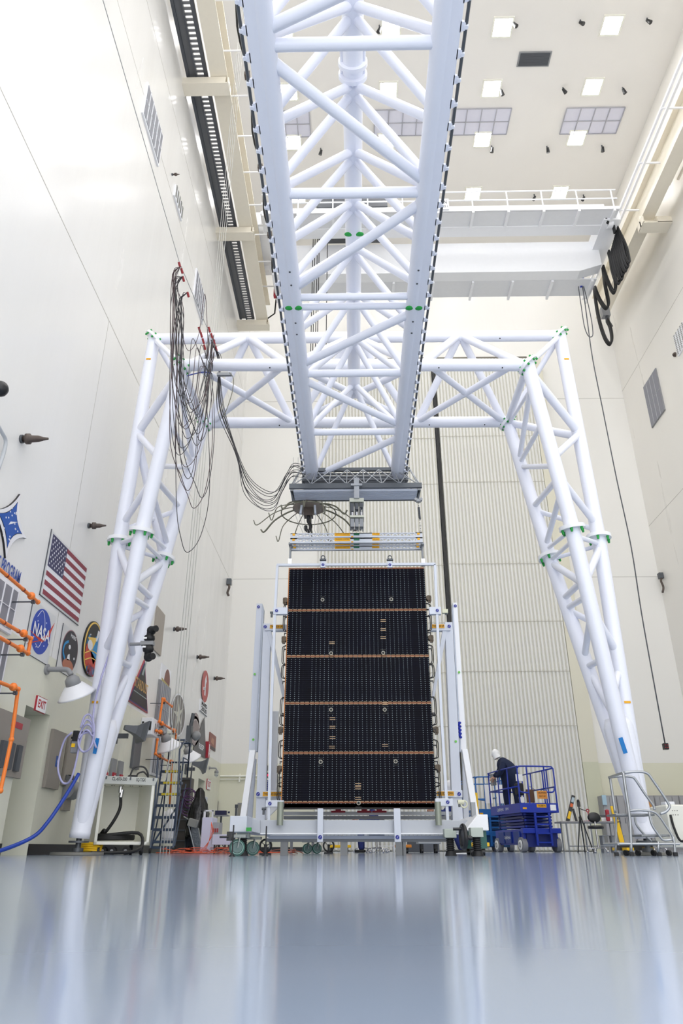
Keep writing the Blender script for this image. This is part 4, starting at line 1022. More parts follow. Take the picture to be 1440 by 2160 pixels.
for k in range(n+1):
    s = k/n
    b = B(); b.tube(tx(s), bxm_(s), .013, n=6); b.build('strut', ALU, tb)
    if k < n:
        b = B(); b.tube(tx(s), bxm_((k+1)/n), .012, n=6); b.build('lattice_web', ALU, tb)
        b = B(); b.tube(bxm_(s), tx((k+1)/n), .012, n=6); b.build('lattice_web', ALU, tb)
        b = B(); b.tube(tx(s)+Vector((.1, .4, -.05)), bxm_((k+1)/n)+Vector((0, .35, 0)), .012, n=6); b.build('lattice_web', STEEL, tb)
for s in (-1, 1):
    x0 = xl if s < 0 else xr; x1 = xl2 if s < 0 else xr2
    for f in (.35, .7): b = B(); b.tube((x0, YT, TOP-.03), (x0+(x1-x0)*1.0, YT-.1+f*.4, MID), .012, n=6); b.build('strut', ALU, tb)
b = B(); zz_ = MID+.02
for k in range(7): b.box(xl+.05, xr-.05, YT+.30, YT+.34, zz_+k*.055, zz_+.042+k*.055)
b.build('ribbed_back', mat('ribbed grey', '7d8086', .45, .2), tb)
b = B(); b.box(xl2, xr2, YT-.12, YT-.06, MID-.1, MID); b.build('front_rail', STEEL, tb)
b = B()
for k in range(7): b.box(xl2+.03+k*.008, xr2-.03-k*.008, YT-.05+k*.06, YT-.008+k*.06, MID-.14, MID-.1)
b.build('slat', mat('slat silver', 'c9cfdd', .4, .15), tb)
b = B(); b.box(xl2+.06, xr2-.05, YT+.36, YT+.43, LOW+.1, LOW+.2); b.build('rear_rail', STEEL, tb)
for x in (xl2+.02, xr2-.08): b = B(); b.box(x, x+.06, YT-.08, YT+.44, MID-.14, MID-.06); b.build('end_plate', ALU2, tb)
# hoist in the middle
cx = at(752, 1060, Y=YT-.1).x
t = thing('hoist_unit', 'grey compact hoist unit hanging from the middle of the trolley', 'hoist', (cx, YT, at(752, 1122, Y=YT).z))
zt_, zb_ = at(752, 1058, Y=YT).z, at(752, 1122, Y=YT).z
b = B(); b.box(cx-.05, cx+.05, YT-.16, YT-.1, zt_, MID+.1); b.box(cx-.11, cx+.11, YT-.18, YT-.08, MID-.08, MID-.04); b.build('hanger', ALU, t)
b = B(); b.box(cx-.14, cx+.14, YT-.12, YT+.1, zt_-.06, zt_+.02); b.build('plate', mat('pale anodised plate', 'c4c6b8', .4), t); b = B(); b.box(cx-.13, cx+.14, YT-.14, YT+.1, zt_-.4, zt_-.36); b.build('plate', mat('pale anodised plate', 'c4c6b8', .4), t)
for k in range(6):
    b = B(); x = cx-.115+k*.046; b.tube((x, YT-.08+.05*(k % 2), zt_-.05), (x, YT-.08+.05*(k % 2), zb_), .014 if k % 2 else .02, n=8); b.build('guide_rod', ALU2 if k % 2 else STEEL, t)
for k in range(3):
    b = B(); x = cx-.085+k*.085; b.box(x-.032, x+.032, YT-.12, YT, zt_-.26+.04*k, zt_-.09); b.build('actuator', DGREY, t)
    b = B(); b.box(x-.036, x+.036, YT-.12, YT+.02, zb_+.06, zt_-.42); b.build('load_cell', ALU2, t)
    b = B(); b.tube((x, YT-.07, zt_-.36), (x, YT-.07, zt_-.27), .03, n=10); b.build('coupling', CHROME, t)
# spring link at the right
x_ = at(882, 1055, Y=YT).x; t = thing('spring_link', 'thin chain and spring link hanging from right end of trolley', 'chain', (x_, YT, at(882, 1125, Y=YT).z))
z0, z1 = at(882, 1058, Y=YT).z, at(884, 1124, Y=YT).z
b = B(); b.cbox((x_, YT, z0+.02), (.09, .06, .06)); b.tube((x_-.05, YT-.04, z0+.04), (x_-.05, YT+.04, z0+.04), .03); b.tube((x_+.05, YT-.04, z0+.04), (x_+.05, YT+.04, z0+.04), .03); b.build('trolley_clip', ALU2, t)
b = B(); b.path([(x_+.02*math.cos(k*1.3)+.01*k/60, YT+.02*math.sin(k*1.3), z0-.12-.26*k/60) for k in range(60)], .007, 5); b.tube((x_, YT, z0-.12), (x_+.012, YT, z0-.38), .014, n=6); b.build('spring', STEEL, t)
b = B()
for k in range(11): z = z0-(z0-z1)*(k+.5)/11; b.torus((x_+.012*k/10, YT, z), (1, 0, 0) if k % 2 else (0, 1, 0), .014, .004, 8, 4)
b.build('chain', STEEL, t)

# cable fan with crane hook
pc = at(651, 1072, Y=13.4)
cf = thing('cable_fan', 'cable fan of curved arms and ring around a crane hook left of the trolley', 'cable carrier', tuple(pc))
b = B(); b.disc(pc, (0, 0, 1), .33, .03, 32); b.build('round_plate', mat('plate taupe', '8d8074', .45), cf)
b = B(); b.cbox(pc+Vector((0, 0, -.1)), (.18, .18, .2)); b.tube(pc+Vector((0, -.1, .02)), pc+Vector((0, .1, .02)), .08); b.build('hook_block', BROWN, cf)
b = B(); q = pc+Vector((0, -.05, -.2)); b.path(smooth([q, q+Vector((0, 0, -.12)), q+Vector((.05, 0, -.22)), q+Vector((.02, 0, -.34)), q+Vector((-.04, 0, -.3)), q+Vector((-.05, 0, -.22))], 5), .035, 8); b.build('hook', BLACKM, cf)
for s in (-1, 1): b = B(); b.bar(pc+Vector((.13*s, -.15, .05)), pc+Vector((.15*s, -.2, -.22)), .04, .06); b.build('side_bracket', W_GREY, cf)
b = B(); b.torus(pc+Vector((0, 0, -.12)), (0, 0, 1), .56, .012, 40, 6); b.build('ring', WIRE2, cf)
for k in range(14):
    a = k*2*math.pi/14+.2; d = Vector((math.cos(a), math.sin(a), 0)); R1 = .95+.1*math.sin(k*2.1)
    P = smooth([pc+d*.3, pc+d*.5+Vector((0, 0, -.06)), pc+d*.75+Vector((0, 0, -.2)), pc+d*R1+Vector((0, 0, -.42-.04*(k % 3))), pc+d*(R1+.08)+Vector((0, 0, -.36))], 5)
    b = B(); b.path(P, .017 if k % 3 == 0 else .01, 6); b.build('curved_arm', WIRE2, cf)
for k in range(8):
    P = smooth([pc+Vector((.1*k-.35, 0, 1.2)), pc+Vector((.09*k-.3, 0, 0)), pc+Vector((.05*k-.1, -.1, -.6)), pc+Vector((.12*k-.1, -.3, -.85))], 5)
    b = B(); b.path(P, .004, 4); b.build('thread', mat('thread grey', 'a4a4a4', .5), cf)

# ================================================================== HANGING CABLES
def wire_pt(py): return None
w0 = at(217, 0, Y=5.4); w1 = at(378, 553, Y=9.7)
ww = B(); ww.tube(w0-(w1-w0)*1.2, w1, .006, n=5); P2 = at(455, 735, Y=12.05); ww.tube(w1, P2, .006, n=5); tag(ww.build('taut_wire', mat('taut wire grey', 'a0a0a0', .5)), 'thin taut wire beside left wall ending at hanging cables', 'wire')
def sleeve(pts, lb):
    for i, (x, y, Y) in enumerate(pts):
        p = at(x, y, Y=Y); q = at(x+3, y+11, Y=Y+.05)
        b = B(); b.tube(p, q, .022, n=8); tag(b.build('red_sleeve', REDTAG), lb[i], 'cable clip', 'dark red clips holding the hanging cables')
sleeve([(377, 553, 9.7), (382, 566, 9.8), (385, 583, 9.9), (395, 616, 10.2), (419, 690, 11.1), (423, 701, 11.3), (427, 714, 11.5), (430, 727, 11.6), (440, 690, 11.5), (445, 703, 11.7), (450, 716, 11.9), (454, 729, 12.0)],
       [f'dark red cable clip, {o} from the top of the {w_} string' for w_, o in [('upper', 'first'), ('upper', 'second'), ('upper', 'third'), ('upper', 'lowest'), ('short inner', 'first'), ('short inner', 'second'), ('short inner', 'third'), ('short inner', 'lowest'), ('lower right', 'first'), ('lower right', 'second'), ('lower right', 'third'), ('lower right', 'lowest')]])
rs = random.Random(11)
loops = []
for i in range(22):
    sx, sy, sY = [(380, 562, 9.8), (385, 583, 9.9), (394, 618, 10.2)][i % 3]
    bottom = [740, 850, 880, 905, 925, 945, 865, 835, 960, 1035, 1050, 1165, 900, 870, 915, 985, 890, 930, 855, 1010, 940, 1072][i]
    lx = 352+rs.uniform(0, 30) if i != 11 else 366; ex = 440+rs.uniform(-4, 14); ey = 705+rs.uniform(0, 25)
    bxm = lx+rs.uniform(22, 48) if i != 11 else 396; rx = min(ex+2, bxm+rs.uniform(20, 44)) if i != 11 else 441
    top = sy+rs.uniform(6, 25)
    pts = [(sx, sy), (sx-9-rs.uniform(0, 8), top+8), (lx+6, (top+bottom)/2-70), (lx+rs.uniform(-2, 8), bottom-110), (bxm-14, bottom-28), (bxm, bottom), (bxm+(rx-bxm)*.6, bottom-35), (rx, bottom-120), (rx+(ex-rx)*.4, (bottom+ey)/2-30), (ex-6, ey+60), (ex, ey)]
    loops.append((pts, 9.8, 12.0))
for i, (pts, Ya, Yb) in enumerate(loops):
    n = len(pts); P = [at(x, y, Y=Ya+(Yb-Ya)*(k/(n-1))+.12*math.sin(i*1.7+k*.9)) for k, (x, y) in enumerate(pts)]
    b = B(); b.path(smooth(P, 6), .0065, 5)
    lb = 'dark thin cable of the tangled bundle looping down beside the left portal leg' if i != 11 else 'dark thin cable hanging in the lowest wide loop beside left portal leg'
    tag(b.build('hanging_cable', WIRE if i % 3 else mat('reddish wire', '443034', .5)), lb, 'cable', 'thin dark cables looping beside the left portal leg')
for i in range(9):
    s = i/8; pts = [(444+i*1.4, 715+i*3), (458+8*s, 760), (470-12*s, 850+10*s), (492+6*s, 930+30*s), (522-8*s, 1000+35*s), (556-10*s, 1035+38*s), (584-8*s, 1032+40*s), (602-8*s, 1000+38*s), (618-4*s, 977+30*s), (637, 980+26*s)]
    P = [at(x+rs.uniform(-2, 2), y+rs.uniform(-3, 3), Y=12.0+.7*(k/9)) for k, (x, y) in enumerate(pts)]
    b = B(); b.path(smooth(P, 6), .0065, 5)
    tag(b.build('swagged_cable', WIRE), 'dark thin cable swagged from the clips across to the trolley end', 'cable', 'thin dark cables swagged across to the trolley')
for i in range(4):
    b = B(); p = at(405+i*6, 905, Y=13); q = at(393+i*7, 1500, Y=14.2); 
    x_, y_ = p.x, 16.0; a = at(424+i*5, 900, Y=16); c = at(392+i*6, 1480, Y=16); b.tube(Vector((a.x,16,0)), Vector((a.x,16,ZC)), .008, n=5)
    tag(b.build('vertical_line', mat('pale line', 'b8b8b4', .5)), 'pale thin line hanging down between left leg and back corner', 'line', 'pale thin vertical lines behind the left leg')
# ================================================================== SPREADER, SOLAR ARRAY, STAND
YP = 13.0
sp_ = thing('spreader_beam', 'white slotted spreader beams with amber labels over the solar array', 'spreader', tuple(at(750, 1160, Y=YP)))
sx0, sx1 = at(612, 1140, Y=12.85).x, at(891, 1140, Y=12.85).x
def lattice(y0p, y1p, Y, m):
    za, zb = at(750, y0p, Y=Y).z, at(750, y1p, Y=Y).z; h = za-zb
    b = B(); b.box(sx0, sx1, Y, Y+.03, za-h*.16, za); b.box(sx0, sx1, Y-.005, Y+.05, zb, zb+h*.28); c = (sx0+sx1)/2
    b.box(c-.42, c+.42, Y, Y+.02, zb, za); b.box(sx0, sx0+.13, Y, Y+.02, zb, za); b.box(sx1-.13, sx1, Y, Y+.02, zb, za)
    for s in (-1, 1):
        x = c+s*.42; k = 0; e = (sx1-.13) if s > 0 else (sx0+.13); n = 11; st = (e-x)/n
        for k in range(n):
            a0, a1 = (zb+h*.2, za-h*.1) if k % 2 == 0 else (za-h*.1, zb+h*.2)
            b.bar((x+st*k, Y+.012, a0), (x+st*(k+1), Y+.012, a1), .02, .016, up=(0, 1, 0))
    o = b.build('lattice_bar', m, sp_)
    q = B(); q.box(c-.42+.0, c-.12, Y-.008, Y, zb+h*.35, za-h*.02); q.box(c-.1, c-.06, Y-.008, Y, zb+h*.05, zb+h*.3); q.box(c+.31, c+.45, Y-.008, Y, zb+h*.45, za-h*.05); q.box(sx0+.04, sx0+.09, Y-.008, Y, zb+h*.5, za-h*.1); q.box(sx1-.1, sx1-.05, Y-.008, Y, zb+h*.5, za-h*.1)
    q.build('amber_label', AMBER, o)
    q = B(); q.box(c-.05, c+.06, Y-.008, Y, zb+h*.5, za-h*.1); q.build('green_label', mat('label green', '1c6a48', .5), o)
    q = B(); q.text('EUROPA CLIPPER', h*.28, (c-.27, Y-.008, za-h*.25), th=.002, fit=.26); q.text('WLL 50 KG', h*.26, (c+.38, Y-.008, za-h*.3), th=.002, fit=.11); q.build('print', INK, o)
lattice(1124, 1134, 12.85, W_GREY); lattice(1135, 1145, 12.85, W_GREY); lattice(1146, 1152, 13.12, mat('shaded bar paint', 'b6bac2', .5)); lattice(1152, 1160, 13.12, W_GREY)  # third bar is a darker copy of the grey, shade put into its colour
for px in (612, 891):
    x = at(px, 1170, Y=13.0).x; z0, z1 = at(px, 1150, Y=13).z, at(px, 1194, Y=13).z
    b = B(); b.box(x-.03, x+.03, 12.9, 13.14, z0-.02, z0+.02); b.tube((x, 13, z0), (x, 13, z1+.1), .02, n=8); b.build('hanger_strap', ALU2, sp_)
    b = B(); b.cbox((x, 13, z1+.07), (.07, .06, .14)); b.build('turnbuckle', CHROME, sp_)

# ---- cell surface
cm = mat('solar cells', '0c0d18', 0.35, spec=0.05); nt = cm.node_tree; bs = nt.nodes['Principled BSDF']
tc = nt.nodes.new('ShaderNodeTexCoord'); sx = nt.nodes.new('ShaderNodeSeparateXYZ'); nt.links.new(tc.outputs['Object'], sx.inputs[0])
CW, CH = .0752, .0369
def fr(v, w): return math_node(nt, 'ABSOLUTE', math_node(nt, 'SUBTRACT', math_node(nt, 'FRACT', math_node(nt, 'DIVIDE', v, w)), .5))
fx = fr(sx.outputs['X'], CW); fz = fr(sx.outputs['Z'], CH)
dx = math_node(nt, 'MULTIPLY', math_node(nt, 'SUBTRACT', .5, fx), CW); dz = math_node(nt, 'MULTIPLY', math_node(nt, 'SUBTRACT', .5, fz), CH)
dot = math_node(nt, 'LESS_THAN', math_node(nt, 'ADD', dx, dz), .0062)
gap_l = math_node(nt, 'LESS_THAN', math_node(nt, 'ABSOLUTE', math_node(nt, 'SUBTRACT', sx.outputs['X'], -.98+.05)), .052)
gap_r = math_node(nt, 'LESS_THAN', math_node(nt, 'ABSOLUTE', math_node(nt, 'SUBTRACT', sx.outputs['X'], .98+.05)), .052)
keep = math_node(nt, 'SUBTRACT', 1.0, math_node(nt, 'MAXIMUM', gap_l, gap_r)); dot = math_node(nt, 'MULTIPLY', dot, keep)
line = math_node(nt, 'LESS_THAN', dz, .0022); colm = math_node(nt, 'LESS_THAN', dx, .0016)
nz = nt.nodes.new('ShaderNodeTexNoise'); nz.inputs['Scale'].default_value = 3.0; nt.links.new(tc.outputs['Object'], nz.inputs['Vector'])
m1 = nt.nodes.new('ShaderNodeMix'); m1.data_type = 'RGBA'; m1.inputs[6].default_value = (*lin('08070a'), 1); m1.inputs[7].default_value = (*lin('0b0d1c'), 1); nt.links.new(nz.outputs['Fac'], m1.inputs[0])
m2 = nt.nodes.new('ShaderNodeMix'); m2.data_type = 'RGBA'; m2.inputs[7].default_value = (*lin('22232c'), 1); nt.links.new(line, m2.inputs[0]); nt.links.new(m1.outputs[2], m2.inputs[6])
m3 = nt.nodes.new('ShaderNodeMix'); m3.data_type = 'RGBA'; m3.inputs[7].default_value = (*lin('a8b8c0'), 1); nt.links.new(dot, m3.inputs[0]); nt.links.new(m2.outputs[2], m3.inputs[6])
nt.links.new(m3.outputs[2], bs.inputs['Base Color'])
CELL = cm
ax0 = (at(610, 1197, Y=YP).x+at(594, 1705, Y=YP).x)/2; ax1 = (at(896, 1197, Y=YP).x+at(919, 1705, Y=YP).x)/2
az0 = at(756, 1705, Y=YP).z; az1 = at(753, 1197, Y=YP).z
cxa = (ax0+ax1)/2
sa = thing('solar_array', 'folded dark solar array wing hanging upright above its wheeled stand', 'solar array', (cxa, YP, az0))
seams = [at(753, v, Y=YP).z for v in (1287, 1384, 1483, 1588)]
zz = [az1]+seams+[az0]
for i in range(5):
    b = B(); b.box(ax0, ax1, YP, YP+.03, zz[i+1]+.012, zz[i]-.012); b.build('cell_panel', CELL, sa)
for z in [az1-.02]+seams+[az0+.09]:
    b = B(); b.box(ax0, ax1, YP-.004, YP+.03, z-.011, z+.011); g_ = b.build('gold_seam', GOLD, sa)
    q = B(); n = 30; 
    for k in range(n):
        x = ax0+(ax1-ax0)*k/n; w_ = (ax1-ax0)/n
        for s in ((-1, 1) if z in seams else (1,)): q.box(x+.012, x+w_-.006, YP-.007, YP-.003, z+s*.018-.003, z+s*.018+.003)
    q.build('tab_strip', TAN, g_)
b = B(); b.box(ax0-.014, ax0, YP-.005, YP+.1, az0, az1); b.build('gold_edge', mat('orange film edge', 'c07a38', .5), sa)
b = B(); b.box(ax0, ax1, YP, YP+.03, az0-.005, az0+.07); b.build('bottom_strip', mat('brown strip', '1c1210', .5), sa)
for k in range(4):
    b = B(); b.box(ax0, ax1, YP+.07+k*.09, YP+.11+k*.09, az0, az1); b.build('folded_panel', mat('panel edge', '2a2624', .5), sa)
for px, py in ((680, 1265), (825, 1264), (698, 1378), (808, 1377), (698, 1497), (811, 1497), (676, 1607), (834, 1606), (756, 1694)):
    p = at(px, py, Y=YP-.01); b = B(); b.torus(p, (0, 1, 0), .028, .008, 20, 6); f_ = b.build('ring_fitting', mat('ring steel', 'b4b0a4', .35, .6), sa)
    q = B(); q.disc(p, (0, 1, 0), .02, .012, 16); q.box(p.x-.05, p.x+.05, YP-.004, YP, p.z+.055, p.z+.065); q.box(p.x-.05, p.x+.05, YP-.004, YP, p.z-.065, p.z-.055); q.build('fitting_core', INK, f_)
for px, py in ((700, 1356), (808, 1309), (808, 1328), (808, 1345), (701, 1516), (701, 1534), (701, 1556), (700, 1576), (812, 1572), (755, 1655), (755, 1662), (755, 1684), (812, 1484)):
    p = at(px, py, Y=YP); b = B(); b.box(p.x-.05, p.x+.05, YP-.006, YP, p.z-.02, p.z-.012); b.box(p.x-.05, p.x+.05, YP-.006, YP, p.z+.012, p.z+.02); b.build('tab_pair', TAN, sa)
for side, xs, pys in ((-1, ax0-.06, (1263, 1345, 1537, 1620)), (1, ax1+.06, (1260, 1344, 1538, 1618))):
    for py in pys:
        z = at(750, py, Y=YP).z; b = B()
        b.tube((xs-side*.05, YP+.1, z), (xs+side*.02, YP+.1, z), .045, n=12); b.tube((xs, YP+.04, z), (xs, YP+.16, z), .05, n=12); b.cbox((xs+side*.01, YP+.08, z-.06), (.05, .06, .05)); b.tube((xs+side*.03, YP+.05, z+.04), (xs+side*.03, YP+.05, z-.07), .018, n=8)
        b.build('hinge_fitting', mat('hinge bronze', '5a5044', .4, .5), sa)
    for a, c in ((1272, 1300), (1285, 1330), (1360, 1400), (1400, 1430), (1470, 1510), (1506, 1530), (1560, 1600), (1622, 1660), (1650, 1690)):
        z0, z1 = at(750, a, Y=YP).z, at(750, c, Y=YP).z; e = xs-side*.06
        for k in range(2):
            o_ = .05+.03*k
            b = B(); b.path(smooth([(e, YP+.03+.04*k, z0), (e+side*o_, YP+.03+.04*k, z0-.02), (e+side*(o_+.01), YP+.03+.04*k, (z0+z1)/2), (e+side*o_, YP+.03+.04*k, z1+.03), (e, YP+.03+.04*k, z1)], 4), .008, 5); b.build('harness_loop', BLACK, sa)
    for py in range(1300, 1690, 34):
        z = at(750, py, Y=YP).z; e = xs-side*.06; b = B(); b.cbox((e+side*.03, YP+.04, z), (.06, .02, .02)); b.cbox((e+side*.055, YP+.04, z-.015), (.015, .025, .05)); b.build('edge_clip', BLACKM, sa)

# ---- thin lifting frame around the array
def logo(b_parent, px, py, Y, r=.035):
    p = at(px, py, Y=Y-.002); b = B(); b.disc(p, (0, 1, 0), r, .004, 24); d = b.build('round_logo', NAVY, b_parent)
    q = B(); q.bar(p+Vector((-r*.3, -.004, -r*.5)), p+Vector((r*.35, -.004, r*.5)), .003, r*.25, up=(0, 1, 0)); q.build('logo_stroke', PAPER, d)
lf = thing('lifting_frame', 'thin white tube frame around the solar array with logo blocks', 'frame', tuple(at(750, 1770, Y=12.5)))
YL = 12.62
pts = [(585, 1192), (580, 1290), (572, 1500), (566, 1765)]
b = B()
for a, c in zip(pts, pts[1:]): b.bar(at(*a, Y=YL), at(*c, Y=YL), .045, .045)
b.build('side_tube', W_STAND, lf)
pts = [(917, 1191), (921, 1290), (930, 1500), (946, 1765)]; b = B()
for a, c in zip(pts, pts[1:]): b.bar(at(*a, Y=YL), at(*c, Y=YL), .045, .045)
b.build('side_tube', W_STAND, lf)
b = B(); b.bar(at(584, 1192, Y=YL), at(918, 1190, Y=YL), .045, .045); b.build('top_tube', W_STAND, lf)
b = B(); b.bar(at(566, 1766, Y=YL), at(950, 1766, Y=YL), .05, .05); b.build('bottom_tube', W_STAND, lf)
for px in (681, 822):
    p = at(px, 1191, Y=YL-.03); b = B(); b.cbox(p, (.09, .05, .12)); c_ = b.build('lug_block', W_STAND, lf)
    b = B(); q = at(px, 1181, Y=YL); b.cbox(q, (.12, .05, .03)); b.torus(q+Vector((0, 0, .05)), (0, 1, 0), .035, .01, 18, 6); b.tube(q+Vector((-.06, 0, 0)), q+Vector((.06, 0, 0)), .015); b.build('shackle', STEEL, c_)
    logo(lf, px, 1191, YL-.06, .026)
for x0, x1, y0, y1, lx in ((576, 606, 1281, 1295, 583), (905, 930, 1280, 1295, 922), (560, 598, 1688, 1702, 569), (918, 955, 1684, 1700, 944)):
    b = B(); pr(b, x0, y0, x1, y1, YL-.04, .1); b.build('clamp_arm', W_STAND, lf, bevel=.005); logo(lf, lx, (y0+y1)/2, YL-.05, .028)
for px, py in ((573, 1292), (940, 1287), (556, 1706), (968, 1690)):
    p = at(px, py, Y=YL); b = B(); b.tube(p, p+Vector((0, 0, -.09)), .018); b.tube(p+Vector((-.03, 0, 0)), p+Vector((.04, 0, 0)), .02); b.build('clamp_screw', STEEL, lf)
b = B(); p = at(938, 1290, Y=YL); b.cbox(p, (.1, .08, .07)); b.build('clamp_motor', mat('clamp cream', 'd0d0b8', .5), lf)
b = B(); p = at(965, 1692, Y=YL); b.tube(p, p+Vector((.1, 0, 0)), .035); b.torus(p+Vector((.1, 0, -.03)), (0, 1, 0), .05, .014); b.build('clamp_motor', mat('clamp cream', 'd0d0b8', .5), lf)

# ---- wheeled stand
YS = 13.55
st = thing('array_stand', 'grey white wheeled stand with two tall towers behind the solar array', 'stand', tuple(at(750, 1797, Y=YS))[:2]+(0,))
def quad(name, q, Y, d, m=W_STAND, bevel=.006):
    b = B(); pq(b, q, Y, d); return b.build(name, m, st, bevel=bevel)
# left tower: outer post, inner post, diagonal
quad('outer_post', [(541, 1273), (553, 1273), (538, 1585), (524, 1585)], YS+.3, .18); logo(st, 545, 1280, YS+.29, .03)
quad('outer_post_side', [(553, 1273), (556, 1284), (542, 1585), (538, 1585)], YS+.3, .16, mat('shade toned post side', 'bcc3cf', .5))  # post's inner side, its shade put into a darker colour
quad('leaning_brace', [(526, 1582), (538, 1582), (517, 1735), (504, 1735)], YS-.1, .14, W_WHITE)
quad('inner_post', [(555, 1315), (571, 1315), (558, 1740), (538, 1740)], YS, .18)
quad('diagonal_brace', [(562, 1329), (571, 1329), (606, 1485), (602, 1500)], YS-.02, .1)
quad('rear_post', [(574, 1500), (587, 1500), (582, 1672), (570, 1672)], YS+.6, .15, W_WHITE)
quad('rear_post', [(533, 1600), (540, 1600), (530, 1740), (518, 1740)], YS+.5, .1)
quad('upper_arm', [(558, 1317), (604, 1317), (604, 1330), (558, 1330)], YS-.04, .12)
quad('lower_arm', [(540, 1668), (600, 1668), (600, 1682), (540, 1682)], YS-.04, .12)
quad('gusset', [(560, 1682), (596, 1682), (584, 1706), (560, 1730), (548, 1732)], YS+.1, .05, W_WHITE)
# right tower
quad('outer_post', [(955, 1271), (964, 1271), (984, 1585), (972, 1585)], YS+.3, .18, W_WHITE); logo(st, 960, 1278, YS+.29, .03)
quad('outer_post_side', [(953, 1284), (955, 1271), (972, 1585), (969, 1585)], YS+.3, .16, mat('shade toned post side', 'bcc3cf', .5))  # same darker colour painted as shade on this post's inner side
quad('leaning_brace', [(974, 1580), (986, 1580), (1010, 1722), (997, 1722)], YS-.1, .14, W_WHITE)
quad('inner_post', [(938, 1312), (954, 1312), (977, 1740), (955, 1740)], YS, .18)
quad('diagonal_brace', [(933, 1329), (943, 1329), (916, 1470), (908, 1485)], YS-.02, .1)
quad('rear_post', [(975, 1600), (982, 1600), (990, 1740), (978, 1740)], YS+.5, .1)
quad('upper_arm', [(908, 1316), (950, 1316), (950, 1330), (908, 1330)], YS-.04, .12)
quad('lower_arm', [(915, 1667), (975, 1667), (975, 1682), (915, 1682)], YS-.04, .12)
for px, py in ((559, 1322), (947, 1321), (544, 1675), (968, 1675)): logo(st, px, py, YS-.05, .032)
def yl(x0, x1, py, txt):
    a, c = at(x0, py, Y=YS-.05), at(x1, py, Y=YS-.05); b = B(); b.box(a.x, c.x, a.y-.004, a.y, a.z-.035, a.z+.035); o = b.build('yellow_label', AMBER, st)
    q = B(); q.text(txt, .06, ((a.x+c.x)/2, a.y-.006, a.z), th=.001, fit=(c.x-a.x)*.92); q.build('print', INK, o)
yl(569, 596, 1322, 'THIS SIDE UP'); yl(911, 937, 1321, 'THIS SIDE UP'); yl(554, 594, 1675, 'THIS SIDE DOWN'); yl(921, 957, 1674, 'THIS SIDE DOWN')
for px, py in ((537, 1422), (534, 1560), (968, 1418), (961, 1564)):
    b = B(); p = at(px, py, Y=YS+.28 if px < 540 or px > 965 else YS-.01); b.disc(p, (0, 1, 0), .022, .006, 12); b.build('green_dot', mat('green sticker', '6abf4a', .5), st)
p = at(969, 1540, Y=YS+.2); b = B()
for k in range(9): b.sphere((p.x+.01*(-1)**k, p.y, p.z+.13-.032*k), .03, 1, 1, .8, 8, 6)
tag(b.build('blue_strap', mat('strap blue', '2030a0', .7)), 'blue knotted strap hanging on the right stand tower', 'strap')
for px, py, m_ in ((559, 1620, BLACKM), (559, 1635, BLACKM)):
    p = at(px, py, Y=YS+.4); b = B(); b.box(p.x-.05, p.x+.05, p.y, p.y+.04, p.z-.045, p.z+.045); b.build('display', m_, st)
p = at(561, 1635, Y=YS+.39); b = B(); b.box(p.x-.015, p.x+.04, p.y-.004, p.y, p.z-.02, p.z+.02); b.build('red_display_light', mat('display red', 'e02850', .5, emit=1.2), st)
p = at(560, 1657, Y=YS+.4); b = B(); b.box(p.x-.06, p.x+.06, p.y, p.y+.03, p.z-.09, p.z+.09); o = b.build('blue_notice', mat('notice blue', '2c3f9c', .5), st)
q = B()
for k in range(5): q.box(p.x-.045, p.x+.035, p.y-.003, p.y, p.z-.07+k*.033, p.z-.055+k*.033)
q.build('notice_lines', PAPER, o)
# base beam and outriggers
quad('base_beam', [(548, 1730), (1003, 1730), (1003, 1757), (548, 1757)], 12.3, .35, W_BEAM)
quad('beam_flange', [(548, 1757), (1003, 1757), (1003, 1760), (548, 1760)], 12.25, .4, W_WHITE)
quad('beam_splice_plate', [(520, 1722), (548, 1730), (548, 1758), (520, 1752)], 12.2, .1, W_BEAM)
for x0, x1, xx0, xx1 in ((484, 520, 484, 520),):
    a = at(484, 1740, Y=11.6).x; c = at(520, 1740, Y=11.6).x
    b = B(); b.box(a, c, 11.6, 14.8, at(500, 1755, Y=11.6).z, at(500, 1721, Y=11.6).z); b.build('outrigger', W_STAND, st, bevel=.01)
a = at(994, 1740, Y=11.6).x; c = at(1030, 1740, Y=11.6).x
za, zb = at(1010, 1718, Y=11.6).z, at(1010, 1752, Y=11.6).z
b = B(); b.prism([(a-.1, 11.6, zb), (c, 11.6, zb), (c, 11.6, za), (a+.1, 11.6, za)], (0, 3.2, 0)); b.build('outrigger', W_WHITE, st, bevel=.01)
b = B(); pr(b, 994, 1692, 1003, 1722, 12.0, .1); b.build('jack_post', ALU2, st)
for x0, x1, m_ in ((669, 681, W_STAND), (831, 845, W_STAND)):
    b = B(); a = at(x0, 1740, Y=12.2).x; c = at(x1, 1740, Y=12.2).x; b.box(a, c, 12.2, 12.28, at(x0, 1776, Y=12.2).z, at(x0, 1705, Y=12.2).z); b.build('vertical_plate', m_, st, bevel=.006)
    logo(st, (x0+x1)/2, 1766, 12.19, .03)
for px in (595, 919):
    p = at(px, 1705, Y=12.5); q = at(px, 1741, Y=12.2); b = B(); b.tube((p.x, 12.2, q.z), (p.x, 12.2, p.z+.08), .05); b.build('support_pin', mat('pin grey green', '8e9488', .4, .4), st)
for px in (599, 725, 842, 852):
    z1 = at(px, 1770, Y=13.2).z; x = at(px, 1780, Y=13.2).x; b = B(); b.box(x-.06 if px != 852 else x-.03, x+.06 if px != 852 else x+.03, 13.2, 13.32, 0, z1+.02); b.build('support_leg', mat('leg grey', '97999a', .4, .3), st)
